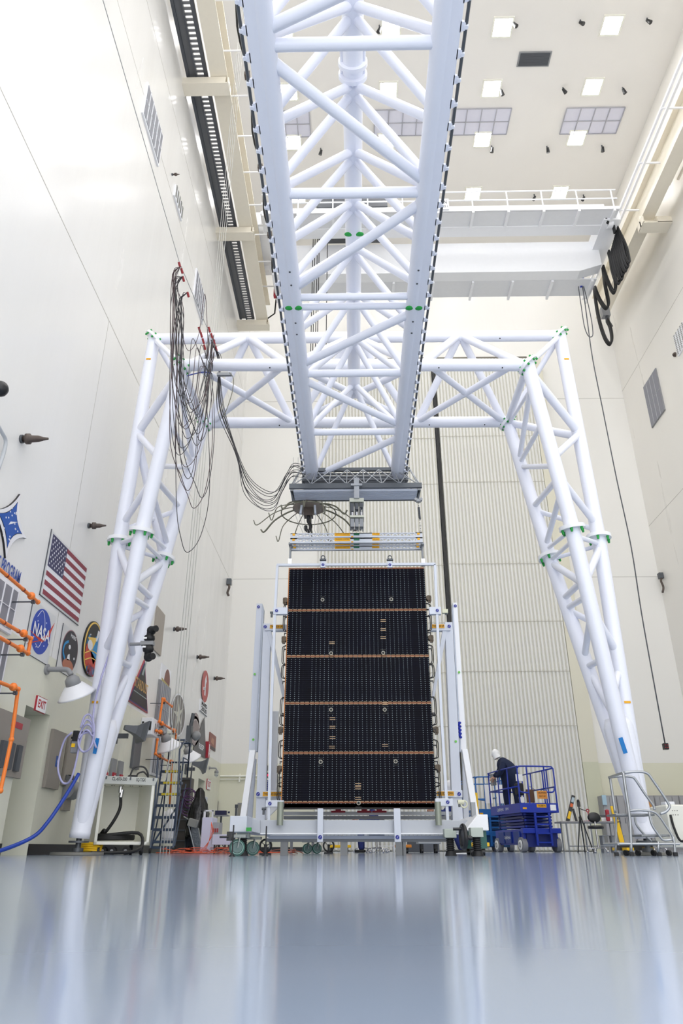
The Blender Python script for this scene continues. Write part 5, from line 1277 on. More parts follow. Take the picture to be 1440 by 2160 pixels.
for y0, y1, Y, m_ in ((1712, 1719, 14.6, ALU), (1721, 1728, 14.4, ALU2)):
    b = B(); a = at(598, y0, Y=Y).x; c = at(965, y0, Y=Y).x; b.box(a, c, Y, Y+.1, at(750, y1, Y=Y).z, at(750, y0, Y=Y).z); b.build('rear_beam', m_, st)
for px in (713, 768, 800):
    p = at(px, 1710, Y=14.2); b = B(); b.box(p.x-.13, p.x+.13, 14.2, 14.3, p.z-.03, p.z+.0); b.box(p.x-.05, p.x+.05, 14.2, 14.3, p.z, p.z+.08); b.build('red_clamp', RED, st)
b = B(); a = at(560, 1775, Y=13).x; c = at(950, 1775, Y=13).x; b.box(a, c, 13, 13.06, .2, .25); b.build('tie_bar', ALU2, st)
# casters with green treads
def caster(px, Y, r, name='caster', yaw=.25):
    x = at(px, 1780, Y=Y).x; ax = Vector((math.sin(yaw), -math.cos(yaw), 0)); c = Vector((x, Y, r))
    b = B(); b.tube(c-ax*.04, c+ax*.04, r, n=32); w_ = b.build(name, GREENW, st)
    q = B(); q.disc(c+ax*.045, ax, r*.62, .015, 28); q.build('wheel_hub', mat('hub grey green', '5f7472', .4, .3), w_)
    q = B(); q.torus(c+ax*.05, ax, r*.75, .008); q.build('wheel_ring', mat('ring pale green', '8fb0a8', .4), w_)
    q = B(); t0 = Vector((x+.03, Y, r*2+.04)); q.bar(c+ax*.065, t0+ax*.065, .012, .09, up=ax); q.bar(c-ax*.065, t0-ax*.065, .012, .09, up=ax); q.box(x-.11, x+.13, Y-.1, Y+.1, r*2+.02, r*2+.06); q.build('fork', mat('fork galvanised', '8c918f', .35, .6), w_)
caster(500, 11.5, .112); caster(533, 12.6, .105); 
for px in (648, 668): caster(px, 17.2, .1)
for px, Y in ((512, 12.2), (1006, 11.3), (950, 12.0)):
    x = at(px, 1790, Y=Y).x; z0 = .03
    b = B()
    for k in range(8): z = .05+k*.025; b.lathe((x, Y, z), (0, 0, 1), [(.05, 0), (.068, .012), (.05, .025)], 16)
    b.tube((x, Y, .0), (x, Y, .06), .09, .07); b.build('jack_bellows', BLACK, st)
    b = B(); b.box(x-.09, x+.09, Y-.09, Y+.12, .245, .37); b.build('jack_housing', mat('jack galvanised', 'a4aca4', .4, .4), st, bevel=.006)
x = at(490, 1760, Y=11.5).x; b = B(); b.box(x-.05, x+.02, 11.3, 11.4, .2, .32); b.tube((x-.15, 11.3, .25), (x-.02, 11.3, .25), .014); b.build('jack_gearbox', BLACKM, st)
b = B(); b.box(at(520, 1765, Y=11.6).x, at(530, 1765, Y=11.6).x, 11.5, 11.6, .33, .38); b.build('green_tag', mat('tag green', '2e9a40', .5), st)
for px, Y in ((490, 11.0), (560, 11.6)):
    x = at(px, 1790, Y=Y).x; b = B(); b.tube((x, Y, .01), (x, Y, .4), .01, n=8); b.tube((x, Y, 0), (x, Y, .03), .05, .02); b.build('levelling_screw', BLACKM, st)
c = at(977, 1765, Y=11.2); b = B(); b.torus(c, (1, .12, 0), .145, .03, 28, 10); b.disc(c, (1, .12, 0), .13, .02, 24); b.tube(c+Vector((-.02, 0, .1)), c+Vector((-.14, 0, .1)), .02); b.tube(c, c+Vector((.12, 0, -.02)), .03); b.build('hand_wheel', BLACKM, st)
for px in (560, 693):
    c = at(px, 1784, Y=14 if px < 600 else 17); b = B(); R_ = .1 if px < 600 else .11; b.torus(c, (0, 1, 0), R_, .018, 24, 8); b.disc(c, (0, 1, 0), .03, .03)
    for k in range(3): a = k*2.09+.4; b.bar(c, c+Vector((R_*math.cos(a), 0, R_*math.sin(a))), .012, .03, up=(0, 1, 0))
    b.bar((c.x, c.y, 0.01), c, .05, .05); b.box(c.x-.1, c.x+.1, c.y-.05, c.y+.05, 0, .03); b.build('spoked_hand_wheel', BLACKM, st)
for px, Y in ((968, 12.2), (1000, 11.7)):
    x = at(px, 1785, Y=Y).x+.1; b = B(); b.box(x-.07, x+.09, Y, Y+.12, .1, .38); b.build('green_block', GREENW, st)
# ================================================================== SCISSOR LIFTS
def scissor_lift(org, yaw, m, m2, lb, detail=True):
    org = Vector(org); R_ = Matrix.Translation(org) @ Matrix.Rotation(yaw, 4, 'Z')
    t = thing('scissor_lift', lb, 'scissor lift', tuple(org), None)
    def BB(): b = B(); b.xf = R_; return b
    W, L = 1.16, 2.4
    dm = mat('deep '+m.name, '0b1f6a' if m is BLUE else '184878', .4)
    # chassis
    b = BB(); b.box(.04, W-.04, .1, L-.1, .2, .62); b.box(-.02, W+.02, -.06, .12, .5, .64); b.build('chassis', m, t, bevel=.015)
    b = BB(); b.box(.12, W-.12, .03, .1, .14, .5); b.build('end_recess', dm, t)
    for y in (.3, .95, 1.5): b = BB(); b.box(-.005, .04, y, y+.45, .24, .56); b.build('side_door', m2, t, bevel=.01)
    b = BB(); b.text('UpRight', .13, (-.012, 1.2, .4), (0, -1, 0), (0, 0, 1), .002, fit=.5); b.build('lettering', W_GREY, t)
    for x in (.0, W):
        for y in (.22, L-.3):
            s = -1 if x == 0 else 1
            b = BB(); b.tube((x-s*.13, y, .2), (x+s*.02, y, .2), .2, n=28); w_ = b.build('wheel', mat('wheel grey rubber', '83848a', .6), t)
            b = BB(); b.disc((x+s*.025, y, .2), (1, 0, 0), .13, .02, 24); b.build('wheel_hub', PAPER, w_)
            b = BB(); b.torus((x+s*.04, y, .2), (1, 0, 0), .06, .012); b.build('hub_ring', MGREY, w_)
    # ladder on the end
    for x in (.38, .82):
        b = BB(); b.box(x-.03, x+.03, -.12, -.07, .18, 1.05); b.build('ladder_stile', m, t)
    for z in (.26, .5, .74, .95): b = BB(); b.box(.38, .82, -.12, -.07, z-.02, z+.02); b.build('ladder_rung', m, t)
    # folded scissor stack
    for k in range(5):
        z = .66+k*.085
        for x in (.16, W-.2):
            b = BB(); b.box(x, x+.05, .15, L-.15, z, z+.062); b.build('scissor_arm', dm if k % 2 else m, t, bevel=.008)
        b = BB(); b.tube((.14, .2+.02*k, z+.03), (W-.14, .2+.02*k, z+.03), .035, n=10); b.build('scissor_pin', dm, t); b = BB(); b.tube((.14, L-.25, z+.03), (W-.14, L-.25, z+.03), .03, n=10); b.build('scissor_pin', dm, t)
    # platform
    b = BB(); b.box(0, W, 0, L, 1.1, 1.17); b.box(0, W, -.02, 0, 1.06, 1.32); b.box(-.02, 0, -.02, L, 1.06, 1.32); b.box(W, W+.02, -.02, L, 1.06, 1.32); b.box(0, W, L, L+.02, 1.06, 1.32)
    b.build('platform', m, t)
    b = BB(); b.text('UpRight', .13, (-.024, 1.55, 1.2), (0, -1, 0), (0, 0, 1), .002, fit=.55); b.text('20N', .1, (-.024, 1.0, 1.2), (0, -1, 0), (0, 0, 1), .002, fit=.25); b.build('lettering', W_GREY, t)
    b = BB(); b.box(.5, .8, -.027, -.02, 1.2, 1.29); b.box(.06, .18, -.027, -.02, 1.15, 1.2); y_ = b.build('yellow_label', AMBER, t)
    b = BB(); b.text('TIGER 4', .07, (.65, -.029, 1.245), fit=.24, th=.001); b.build('print', INK, y_)
    b = BB(); b.box(.92, 1.1, -.027, -.02, 1.12, 1.28); b.build('white_label', PAPER, t)
    # guard rails
    r = .022; zt, zm = 2.35, 1.78
    def rail(pts, n='guard_rail', k=5): b = BB(); b.path(pts, r, 8); b.build(n, m, t)
    rail(smooth([(0, 0, 1.3), (0, 0, 2.2), (.03, 0, 2.31), (.14, 0, zt), (W-.14, 0, zt), (W-.03, 0, 2.31), (W, 0, 2.2), (W, 0, 1.3)], 5))
    rail(smooth([(0, .04, 2.3), (0, .14, zt), (0, L-.14, zt), (0, L-.03, 2.31), (0, L, 2.2), (0, L, 1.3)], 5))
    rail([(0, L, zt-.05), (W, L, zt-.05)]); rail([(W, .04, 2.31), (W, L, zt-.04)])
    rail([(0, .03, zm), (0, L, zm)]); rail([(W, .03, zm), (W, L, zm)]); rail([(0, L, zm), (W, L, zm)])
    for p in ((.3, 0), (.86, 0), (0, .8), (0, 1.6), (W, .5), (W, .8), (W, 1.7), (.5, L), (W, L)):
        b = BB(); b.tube((p[0], p[1], 1.3), (p[0], p[1], zt-.02), r, n=8); b.build('rail_post', m, t)
    rail(smooth([(0, 0, 2.0), (.02, 0, 1.68), (.1, 0, 1.62), (.3, 0, 1.6)], 5)); rail(smooth([(W, 0, 1.8), (W-.08, 0, 1.64), (W-.3, 0, 1.63)], 5))
    b = BB(); b.path([(.34, -.01, 1.78), (.6, -.01, 1.64), (.86, -.01, 1.72), (1.1, -.01, 1.78)], .008, 5); b.build('gate_chain', STEEL, t)
    if detail:
        b = BB(); b.box(.55, .86, -.03, -.02, 1.44, 1.66); o = b.build('amber_sign', mat('sign orange', 'd08838', .5), t)
        b = BB(); b.text('CAUTION', .06, (.705, -.033, 1.6), fit=.26, th=.001); b.text('OUT OF', .05, (.705, -.033, 1.51), fit=.2, th=.001); b.build('print', INK, o)
        b = BB(); b.box(.06, .28, .28, .3, 1.95, 2.15); b.build('white_notice', PAPER, t)
        b = BB(); b.box(.06, .3, .3, .5, 1.55, 1.9); b.build('black_bag', BLACK, t, bevel=.04)
        b = BB(); b.box(.36, .6, .3, .34, 1.35, 1.72); b.build('brown_panel', WOOD, t)
        b = BB(); b.box(.1, .26, .28, .3, 1.35, 1.5); b.build('red_notice', PAPER, t)
        b = BB(); b.box(-.06, .06, L-.5, L-.3, 1.95, 2.3); b.build('control_box', MGREY, t, bevel=.01)
    else:
        for y in (.3, 1.0): b = BB(); b.box(-.03, -.022, y, y+.4, 1.45, 2.1); b.build('white_notice', PAPER, t)
        for x in (.3, .7): b = BB(); b.box(x, x+.25, -.03, -.022, 1.5, 2.1); b.build('white_notice', PAPER, t)
    return t
LORG = (4.86, 23.0, 0); LYAW = math.radians(11)
scissor_lift(LORG, LYAW, BLUE, mat('lift side blue', '1d3a86', .45), 'royal blue scissor lift with a person standing on its platform')
scissor_lift((4.15, 26.6, 0), math.radians(6), BLUE2, mat('lift side teal', '2f5590', .45), 'lighter blue scissor lift behind the royal blue one, empty', False)

# ================================================================== PEOPLE
def skin_body(name, pts, edges, radii, m, parent, levels=2):
    me = bpy.data.meshes.new(name); off = ORG[parent.name]
    me.from_pydata([tuple(Vector(p)-off) for p in pts], edges, []); me.update()
    o = bpy.data.objects.new(name, me); COL.objects.link(o); o.parent = parent; ORG[o.name] = off
    md = o.modifiers.new('skin', 'SKIN'); md.use_smooth_shade = True
    for i, sv in enumerate(me.skin_vertices[0].data):
        rr = radii[i]; sv.radius = (rr, rr) if isinstance(rr, (int, float)) else rr
        sv.use_root = (i == 0)
    s = o.modifiers.new('sub', 'SUBSURF'); s.levels = levels; s.render_levels = levels
    me.materials.append(m); return o
def hand(parent, c, d, up, k=1.0):
    """palm, four unequal bent fingers and a thumb"""
    d = Vector(d).normalized(); up = Vector(up).normalized(); s = d.cross(up).normalized(); c = Vector(c)
    b = B(); b.bar(c, c+d*.085*k, .078*k, .028*k, up=up); h = b.build('hand', SKIN, parent, bevel=.01)
    for i, (L_, o_) in enumerate(((.065, -.028), (.075, -.009), (.07, .010), (.055, .028))):
        p = c+d*.08*k+s*o_*k; q = b = B(); b.path([p, p+d*L_*.5*k-up*.008*k, p+d*L_*.8*k-up*.03*k, p+d*L_*.85*k-up*.055*k], .009*k, 7); b.build('finger', SKIN, h)
    b = B(); p = c+d*.02*k-s*.035*k; b.path([p, p+d*.025*k-s*.03*k-up*.01*k, p+d*.055*k-s*.035*k-up*.03*k], .011*k, 7); b.build('thumb', SKIN, h)
def head(parent, c, look, tilt=0, capped=True, k=1.0):
    c = Vector(c); f = Vector(look).normalized(); side = f.cross(Vector((0, 0, 1))).normalized(); up = side.cross(f).normalized()
    M_ = Matrix((side, f, up)).transposed().to_4x4(); M_ = Matrix.Translation(c) @ M_
    b = B(); b.xf = M_
    b.sphere((0, 0, 0), .1*k, .78, .95, 1.14, 20, 14); b.sphere((0, .03*k, -.06*k), .065*k, .85, 1, .9, 14, 10)
    b.lathe((0, .085*k, .02*k), (0, .5, -1), [(0, 0), (.012*k, .01*k), (.017*k, .035*k), (0, .045*k)], 8)
    for s in (-1, 1): b.sphere((s*.08*k, -.005*k, -.005*k), .026*k, .35, .7, 1, 8, 8)
    b.box(-.022*k, .022*k, .085*k, .094*k, -.066*k, -.058*k)
    h = b.build('head', SKIN, parent)
    b = B(); b.xf = M_
    for s in (-1, 1): b.sphere((s*.03*k, .084*k, .012*k), .011*k, 1, .6, .7, 8, 6)
    b.build('eye', mat('eye dark', '2c2622', .3), h)
    b = B(); b.xf = M_
    if capped:
        b.sphere((0, -.022*k, .03*k), .118*k, .86, .98, 1.08, 20, 12); b.lathe((0, -.012*k, -.01*k), (0, .1, 1), [(.108*k, -.11*k), (.112*k, -.02*k), (.108*k, .06*k)], 20)
    b.build('bouffant_cap', CAP, h)
    return h
# person on the lift, bent forward over the far-left rail controls, back to us
LM = Matrix.Translation(Vector(LORG)) @ Matrix.Rotation(LYAW, 4, 'Z')
def lp_(x, y, z): return LM @ Vector((x, y, z))
base = at(1072, 1690, Y=24.5); fz = 1.17
hip = at(1076, 1648, Y=24.5); chest = at(1062, 1612, Y=24.55); neck = at(1049, 1599, Y=24.6); hd = at(1044, 1592, Y=24.62)
pn = thing('person', 'person in navy coveralls and white cap bending over the lift rail', 'person', (hip.x, 24.5, fz))
kn = Vector((0, 0, 0)); lf_, rf_ = Vector((hip.x-.13, 24.62, fz+.05)), Vector((hip.x+.15, 24.38, fz+.05))
lk, rk = Vector((hip.x-.12, 24.66, fz+.47)), Vector((hip.x+.16, 24.42, fz+.48))
pts = [hip, (hip+chest)/2+Vector((.06, 0, .06)), chest, neck+Vector((.03, 0, -.02)), hip+Vector((-.11, .05, -.08)), lk, lf_, hip+Vector((.12, -.05, -.08)), rk, rf_,
       chest+Vector((-.02, -.2, .02)), chest+Vector((-.14, -.24, -.25)), chest+Vector((-.3, -.1, -.4)), chest+Vector((.0, .2, .0)), chest+Vector((-.14, .24, -.25)), chest+Vector((-.32, .16, -.36))]
ed = [(0, 1), (1, 2), (2, 3), (0, 4), (4, 5), (5, 6), (0, 7), (7, 8), (8, 9), (2, 10), (10, 11), (11, 12), (2, 13), (13, 14), (14, 15)]
ra = [(.24, .26), (.27, .29), (.27, .3), .13, .17, .13, .1, .17, .13, .1, .14, .1, .07, .14, .1, .07]
skin_body('coverall_body', pts, ed, ra, CLOTH, pn)
head(pn, hd, (-.8, .35, -.3), k=1.1)
for i, j in ((12, 11), (15, 14)): d = Vector(pts[i])-Vector(pts[j]); hand(pn, Vector(pts[i])+d.normalized()*.03, d, (0, 0, 1))
for p in (lf_, rf_):
    b = B(); b.bar(p+Vector((.08, -.02, -.01)), p+Vector((-.18, .06, -.01)), .1, .08); b.build('shoe', BLACK, pn, bevel=.02)
# person behind the stand, stooping
hd2 = at(948, 1664, Y=16.4); hip2 = Vector((at(962, 1730, Y=16.5).x+.12, 16.5, .82)); ch2 = Vector((hd2.x+.08, 16.5, hd2.z-.3))
hip2.z = .66
pn = thing('person', 'person in blue with white cap stooping behind the right stand tower', 'person', (hip2.x, 16.5, 0))
k1, k2 = Vector((hip2.x-.18, 16.35, .42)), Vector((hip2.x-.05, 16.75, .44)); f1, f2 = Vector((hip2.x-.05, 16.4, .06)), Vector((hip2.x+.12, 16.7, .06))
pts = [hip2, (hip2+ch2)/2, ch2, hd2+Vector((.02, 0, -.14)), hip2+Vector((-.08, -.08, -.02)), k1, f1, hip2+Vector((-.02, .1, -.02)), k2, f2,
       ch2+Vector((-.02, -.2, .03)), ch2+Vector((-.2, -.22, -.18)), ch2+Vector((-.42, -.12, -.14)), ch2+Vector((0, .2, .03)), ch2+Vector((-.2, .2, -.18)), ch2+Vector((-.4, .14, -.12))]
skin_body('coverall_body', pts, ed, [(.16, .19), (.16, .19), (.16, .2), .075, .12, .09, .07, .12, .09, .07, .085, .065, .048, .085, .065, .048], mat('blue cloth', '24306e', .9), pn)
head(pn, hd2, (.7, -.6, -.3), k=1.1)
for i, j in ((12, 11), (15, 14)): d = Vector(pts[i])-Vector(pts[j]); hand(pn, Vector(pts[i])+d.normalized()*.03, d, (0, 0, 1))
for p in (f1, f2):
    b = B(); b.bar(p+Vector((.09, 0, -.01)), p+Vector((-.18, -.03, -.02)), .1, .07); s_ = b.build('shoe', BLACK, pn, bevel=.02); b = B(); b.bar(p+Vector((.1, 0, -.045)), p+Vector((-.19, -.03, -.052)), .105, .02); b.build('white_sole', PAPER, s_)
# person far behind, seated, glimpsed between array and base beam
c3 = at(789, 1722, Y=20.0)
pn = thing('person', 'person in blue coveralls glimpsed seated beneath the solar array', 'person', (c3.x, 20, 0))
hip3 = Vector((c3.x+.05, 20, .5)); ch3 = c3; 
pts = [hip3, (hip3+ch3)/2, ch3, ch3+Vector((-.08, 0, .22)), hip3+Vector((-.1, -.1, 0)), hip3+Vector((-.42, -.2, .02)), hip3+Vector((-.4, -.22, -.44)), hip3+Vector((-.08, .1, 0)), hip3+Vector((-.38, .2, .03)), hip3+Vector((-.36, .22, -.44)),
       ch3+Vector((0, -.2, .03)), ch3+Vector((-.18, -.24, -.16)), ch3+Vector((-.4, -.16, -.1)), ch3+Vector((0, .2, .03)), ch3+Vector((-.2, .22, -.16)), ch3+Vector((-.4, .14, -.1))]
skin_body('coverall_body', pts, ed, [(.16, .19), (.15, .18), (.16, .2), .07, .11, .085, .065, .11, .085, .065, .08, .06, .045, .08, .06, .045], mat('blue cloth', '24306e', .9), pn)
head(pn, ch3+Vector((-.12, 0, .34)), (-1, -.1, -.5), k=1.05)
for i, j in ((12, 11), (15, 14)): d = Vector(pts[i])-Vector(pts[j]); hand(pn, Vector(pts[i])+d.normalized()*.03, d, (0, 0, 1))
for i in (6, 9): p = Vector(pts[i]); b = B(); b.bar(p+Vector((.08, 0, -.02)), p+Vector((-.16, 0, -.02)), .1, .07); b.build('shoe', BLACK, pn, bevel=.02)
def stool(x, y, lb, back=True, m=BLACKM, h=.5):
    t = thing('work_stool', lb, 'stool', (x, y, 0))
    for k in range(5):
        a = k*2*math.pi/5+.3; b = B(); b.path([(x, y, .12), (x+.22*math.cos(a), y+.22*math.sin(a), .1), (x+.27*math.cos(a), y+.27*math.sin(a), .03)], .016, 6); b.sphere((x+.27*math.cos(a), y+.27*math.sin(a), .03), .03, n=8, m=6); b.build('base_leg', CHROME, t)
    b = B(); b.tube((x, y, .1), (x, y, h), .025); b.build('column', CHROME, t)
    b = B(); b.lathe((x, y, h), (0, 0, 1), [(0, 0), (.18, 0), (.2, .03), (.19, .07), (.1, .08), (0, .075)], 24); b.build('seat', m, t)
    if back:
        b = B(); b.tube((x+.05, y+.16, h+.02), (x+.05, y+.2, h+.35), .018); b.build('back_support', CHROME, t)
        b = B(); b.sphere((x+.05, y+.19, h+.27), .17, 1, .25, .75, 16, 10); b.build('backrest', m, t)
    return t
stool(c3.x+.05, 20.0, 'stool under the person glimpsed beneath the array', False, h=.38)

# ================================================================== LEFT SIDE EQUIPMENT
# white open box
x0, x1 = at(219, 1700, Y=14.0).x-.06, at(322, 1700, Y=14.0).x
zt = at(270, 1648, Y=14.0).z; zb = .16
t = thing('equipment_box', 'white open-fronted equipment box on castors beside the left leg', 'box', ((x0+x1)/2, 14.4, 0))
b = B(); th = .05
b.box(x0, x0+th, 14, 15, zb, zt); b.box(x1-th, x1, 14, 15, zb, zt); b.box(x0, x1, 14, 15, zb, zb+th); b.box(x0, x1, 14, 15, zt-th, zt); b.box(x0, x1, 14.95, 15, zb, zt)
b.build('shell', WHITEB, t, bevel=.004)
b = B(); b.prism([(x0, 13.98, zt-.07), (x1, 13.98, zt-.07), (x1+.02, 13.9, zt+.05), (x0-.02, 13.9, zt+.05)], (0, .12, 0)); o = b.build('sloped_lip', WHITEB, t)
q = B(); q.text('CL-600-200', .08, (x0+.27, 13.9, zt+.0), fit=.26, th=.06); q.text('SQ-TIGX', .08, (x1-.3, 13.9, zt-.0), fit=.17, th=.06); q.build('stencil', INK, o)
q = B()
for x in (x0+.05, (x0+x1)/2, x1-.06): q.cbox((x, 13.9, zt+.02), (.02, .03, .05))
q.build('lip_bolt', STEEL, o)
b = B()
for i in range(5):
    for j in range(2): b.disc((x0+.13+i*.17, 14.2+j*.4, zt-th-.004), (0, 0, 1), .012, .008, 8); b.disc((x0+.17+i*.17, 14.2+j*.4, zt-th-.004), (0, 0, 1), .012, .008, 8)
b.build('screw_pair', INK, t)
for x in (x0+.1, x1-.1):
    for y in (14.1, 14.9):
        b = B(); b.tube((x-.02, y, .065), (x+.02, y, .065), .065, n=16); b.box(x-.03, x+.03, y-.02, y+.02, .06, zb); b.build('castor', BLACK, t)
c_ = at(275, 1672, Y=14.35)
t = thing('power_cable', 'thick black cable plugged inside the white box and coiled on its floor', 'cable', (c_.x, 14.3, zb))
b = B(); b.tube(c_+Vector((0, 0, .1)), c_+Vector((0, 0, -.02)), .035); b.tube(c_+Vector((.03, 0, .03)), c_+Vector((.02, 0, -.1)), .04); b.build('plug', CHROME, t)
cz = zb+.09; P = [c_+Vector((.02, 0, -.08)), at(272, 1705, Y=14.3), at(258, 1730, Y=14.25), at(242, 1757, Y=14.3), Vector((x0+.2, 14.3, cz+.15))]
for k in range(34): a = k*.62; P.append(Vector(((x0+x1)/2-.05+.33*math.cos(a+2.6), 14.42+.24*math.sin(a+2.6), cz+.002*k)))
P += [Vector((x1-.2, 14.05, cz+.1)), Vector((x1-.14, 13.9, .16)), Vector((x1-.35, 13.7, .05)), Vector((x1-.9, 13.6, .035)), Vector((x0-.1, 13.6, .035))]
b = B(); b.path(smooth(P, 4), .028, 8); b.build('cable', BLACK, t)
t = thing('tube_guard', 'black tube frame with cables lying on top of the white box', 'frame', (x1-.2, 14.5, zt))
for k, (a, c, h) in enumerate(((x1-.42, x1-.06, .26), (x1-.25, x1+.02, .2))):
    b = B(); y = 14.3+.3*k; b.path(smooth([(a, y, zt), (a+.05, y, zt+h*.8), (a+.12, y, zt+h), (c-.1, y, zt+h), (c-.02, y, zt+h*.6), (c, y, zt)], 5), .016, 8); b.build('hoop', BLACKM, t)
b = B(); b.box(x1-.4, x1-.25, 14.35, 14.5, zt, zt+.12); b.build('valve_block', BLACK, t)
def spin(o, pivot, ang):
    d = o.location-Vector(pivot); d.rotate(Matrix.Rotation(ang, 3, 'Z')); o.location = Vector(pivot)+d; o.rotation_euler.z = ang
for nm in ('equipment_box', 'power_cable.001', 'tube_guard'): spin(bpy.data.objects[nm], (x1, 14, 0), .5)
# yellow hose and hand gear under the box
t = thing('yellow_hose', 'coiled yellow hose on the floor between left foot and white box', 'hose', (x0+.05, 13.5, 0))
b = B()
for k in range(4): b.torus((x0+.02, 13.75, .05+.035*k), (0, .15, 1), .17, .022, 24, 6)
b.build('coil', YELLOW, t)
for k, dx in enumerate((.22, .38, .62)):
    x = x0+dx; t = thing('floor_fitting', f'small black wheeled fitting under the white box, {ORD[k]} from the left leg', 'fitting', (x, 13.85, 0)); b = B(); b.tube((x, 13.75, .065), (x, 13.85, .065), .065, n=18); b.build('roller', BLACK, t); b = B(); b.disc((x, 13.74, .065), (0, 1, 0), .025, .02); b.build('roller_hub', MGREY, t)

# blower/controller hanging by the left leg with lilac hose
p = at(160, 1560, Y=12.6)
t = thing('air_controller', 'black and grey controller with yellow tag hanging beside left leg', 'controller', tuple(p))
b = B(); b.box(p.x-.05, p.x+.06, 12.55, 12.65, p.z-.22, p.z-.03); b.build('grey_housing', mat('housing grey', '83858a', .4), t, bevel=.01)
b = B(); b.box(p.x-.045, p.x+.05, 12.54, 12.66, p.z-.03, p.z+.14); b.tube((p.x+.05, 12.6, p.z+.12), (p.x+.16, 12.6, p.z+.12), .02); b.tube((p.x-.08, 12.6, p.z+.03), (p.x-.03, 12.6, p.z+.03), .02); b.build('valve', BLACKM, t, bevel=.006)
b = B(); b.box(p.x-.04, p.x+.02, 12.54, 12.55, p.z-.13, p.z-.07); b.build('yellow_tag', YELLOW, t)
def px_path(pts, Y, k=6): return smooth([at(x, y, Y=Y+(i % 3)*.02) for i, (x, y) in enumerate(pts)], k)
t = thing('air_hose', 'lilac air hose coiled against the left portal leg', 'hose', tuple(at(180, 1540, Y=12.55)))
for pts in ([(152, 1545), (138, 1558), (128, 1585), (122, 1620), (130, 1648), (142, 1652), (152, 1638), (162, 1600), (170, 1560), (180, 1540), (192, 1548), (203, 1578)],
            [(170, 1535), (178, 1512), (190, 1508), (198, 1530), (196, 1560), (186, 1582), (172, 1584), (165, 1565), (172, 1540), (184, 1528), (194, 1536), (197, 1556), (190, 1578), (176, 1586), (168, 1578)],
            [(196, 1545), (197, 1505), (203, 1470), (212, 1435), (220, 1410), (231, 1378)], [(174, 1530), (182, 1518), (192, 1524), (198, 1545)], [(166, 1558), (172, 1550), (186, 1545), (196, 1553)]):
    b = B(); b.path(px_path(pts, 12.45), .017, 7); b.build('hose_run', LILAC, t)
t = thing('blue_hose', 'thick blue hose trailing from the left leg to the floor', 'hose', (-4.9, 12.4, 0))
P = [at(166, 1632, Y=12.6), at(150, 1660, Y=12.5), at(128, 1695, Y=12.35), at(100, 1735, Y=12.2), at(70, 1765, Y=12.1)]
P = P+[Vector((-5.2, 11.7, .09)), Vector((-5.3, 11.2, .035)), Vector((-5.32, 9.8, .035))]
b = B(); b.path(smooth(P, 6), .03, 10); b.build('hose_run', BLUEHOSE, t)
# PTZ camera pair on the leg
p = at(312, 1356, Y=12.6)
t = thing('camera_pair', 'pair of black pan cameras clamped on the left portal leg', 'camera', tuple(p))
b = B(); b.box(p.x-.14, p.x+.09, p.y, p.y+.12, p.z-.03, p.z+.04); b.tube((p.x-.35, p.y+.1, p.z), (p.x-.1, p.y+.06, p.z), .03); b.build('mount_plate', MGREY, t)
for s in (-1, 1):
    b = B(); b.lathe(p+Vector((0, .06, .04*s)), (0, 0, s), [(0, 0), (.08, 0), (.1, .05), (.09, .1), (.06, .12), (.06, .2), (0, .22)], 16); b.sphere(p+Vector((.02, .06, .24*s)), .085); b.tube(p+Vector((.0, .06, .25*s)), p+Vector((.13, -.04, .25*s)), .06); b.build('camera_head', BLACK, t)
    b = B(); b.box(p.x-.08, p.x-.02, p.y-.045, p.y-.035, p.z+.08*s-.015, p.z+.08*s+.015); b.build('label', PAPER, t)

# blue rolling ladder
YL_ = 18.6
t = thing('rolling_ladder', 'slate blue rolling ladder with yellow edged steps at left', 'ladder', (at(345, 1790, Y=YL_).x, YL_, 0))
steps = [(1627, 340, 380, 3), (1651, 336, 382, 2), (1675, 332, 378, 2), (1699, 328, 372, 0), (1724, 325, 368, 0), (1750, 323, 366, 0), (1776, 322, 364, 0)]
S3 = []
for k, (y, a, c, yl_) in enumerate(steps):
    Yk = YL_+.1+(6-k)*.2; pa, pb = at(a, y, Y=Yk), at(c, y, Y=Yk); S3.append((pa, pb, Yk))
    b = B(); b.box(pa.x-.0, pb.x, Yk, Yk+.22, pa.z-.03, pa.z+.03); s_ = b.build('step', SLATE, t)
    if yl_: b = B(); b.box(pa.x+.1, pb.x-.05, Yk-.006, Yk, pa.z-.025, pa.z+.025); b.build('yellow_edge', mat('step yellow', 'd6c020', .5), s_)
for q in (0, 1):
    top, bt = S3[0][q], S3[-1][q]; off = Vector((-.03 if q == 0 else .03, 0, 0))
    b = B(); b.bar(Vector((bt.x, YL_+.05, .05))+off, top+off+Vector((0, .1, 0)), .04, .06); b.build('stringer', SLATE, t)
    hz = at(345, 1560, Y=S3[0][2]).z
    b = B(); b.path([Vector((bt.x, YL_, .5))+off, Vector((bt.x, YL_+.05, 1.2))+off, Vector((top.x, YL_+.9, hz-.3))+off, Vector((top.x, S3[0][2]+.1, hz))+off, Vector((top.x, S3[0][2]+.75, hz))+off, Vector((top.x, S3[0][2]+.75, .1))+off], .022, 8); b.build('handrail', SLATE, t)
    b = B(); b.path([top+off+Vector((0, .1, -.1)), top+off+Vector((0, .1, .35)), Vector((top.x, S3[0][2]+.7, top.z+.35))+off], .018, 8); b.build('mid_rail', SLATE, t)
    b = B(); b.bar(Vector((bt.x, YL_+.2, .15))+off, Vector((top.x, S3[0][2]+.75, top.z-.1))+off, .03, .03); b.build('brace', SLATE, t)
    for y in (YL_+.05, S3[0][2]+.7): b = B(); b.tube((bt.x+off.x-.02, y, .06), (bt.x+off.x+.02, y, .06), .06, n=14); b.build('castor', BLACK, t)
hx0, hx1 = S3[0][0].x-.03, S3[0][1].x+.03
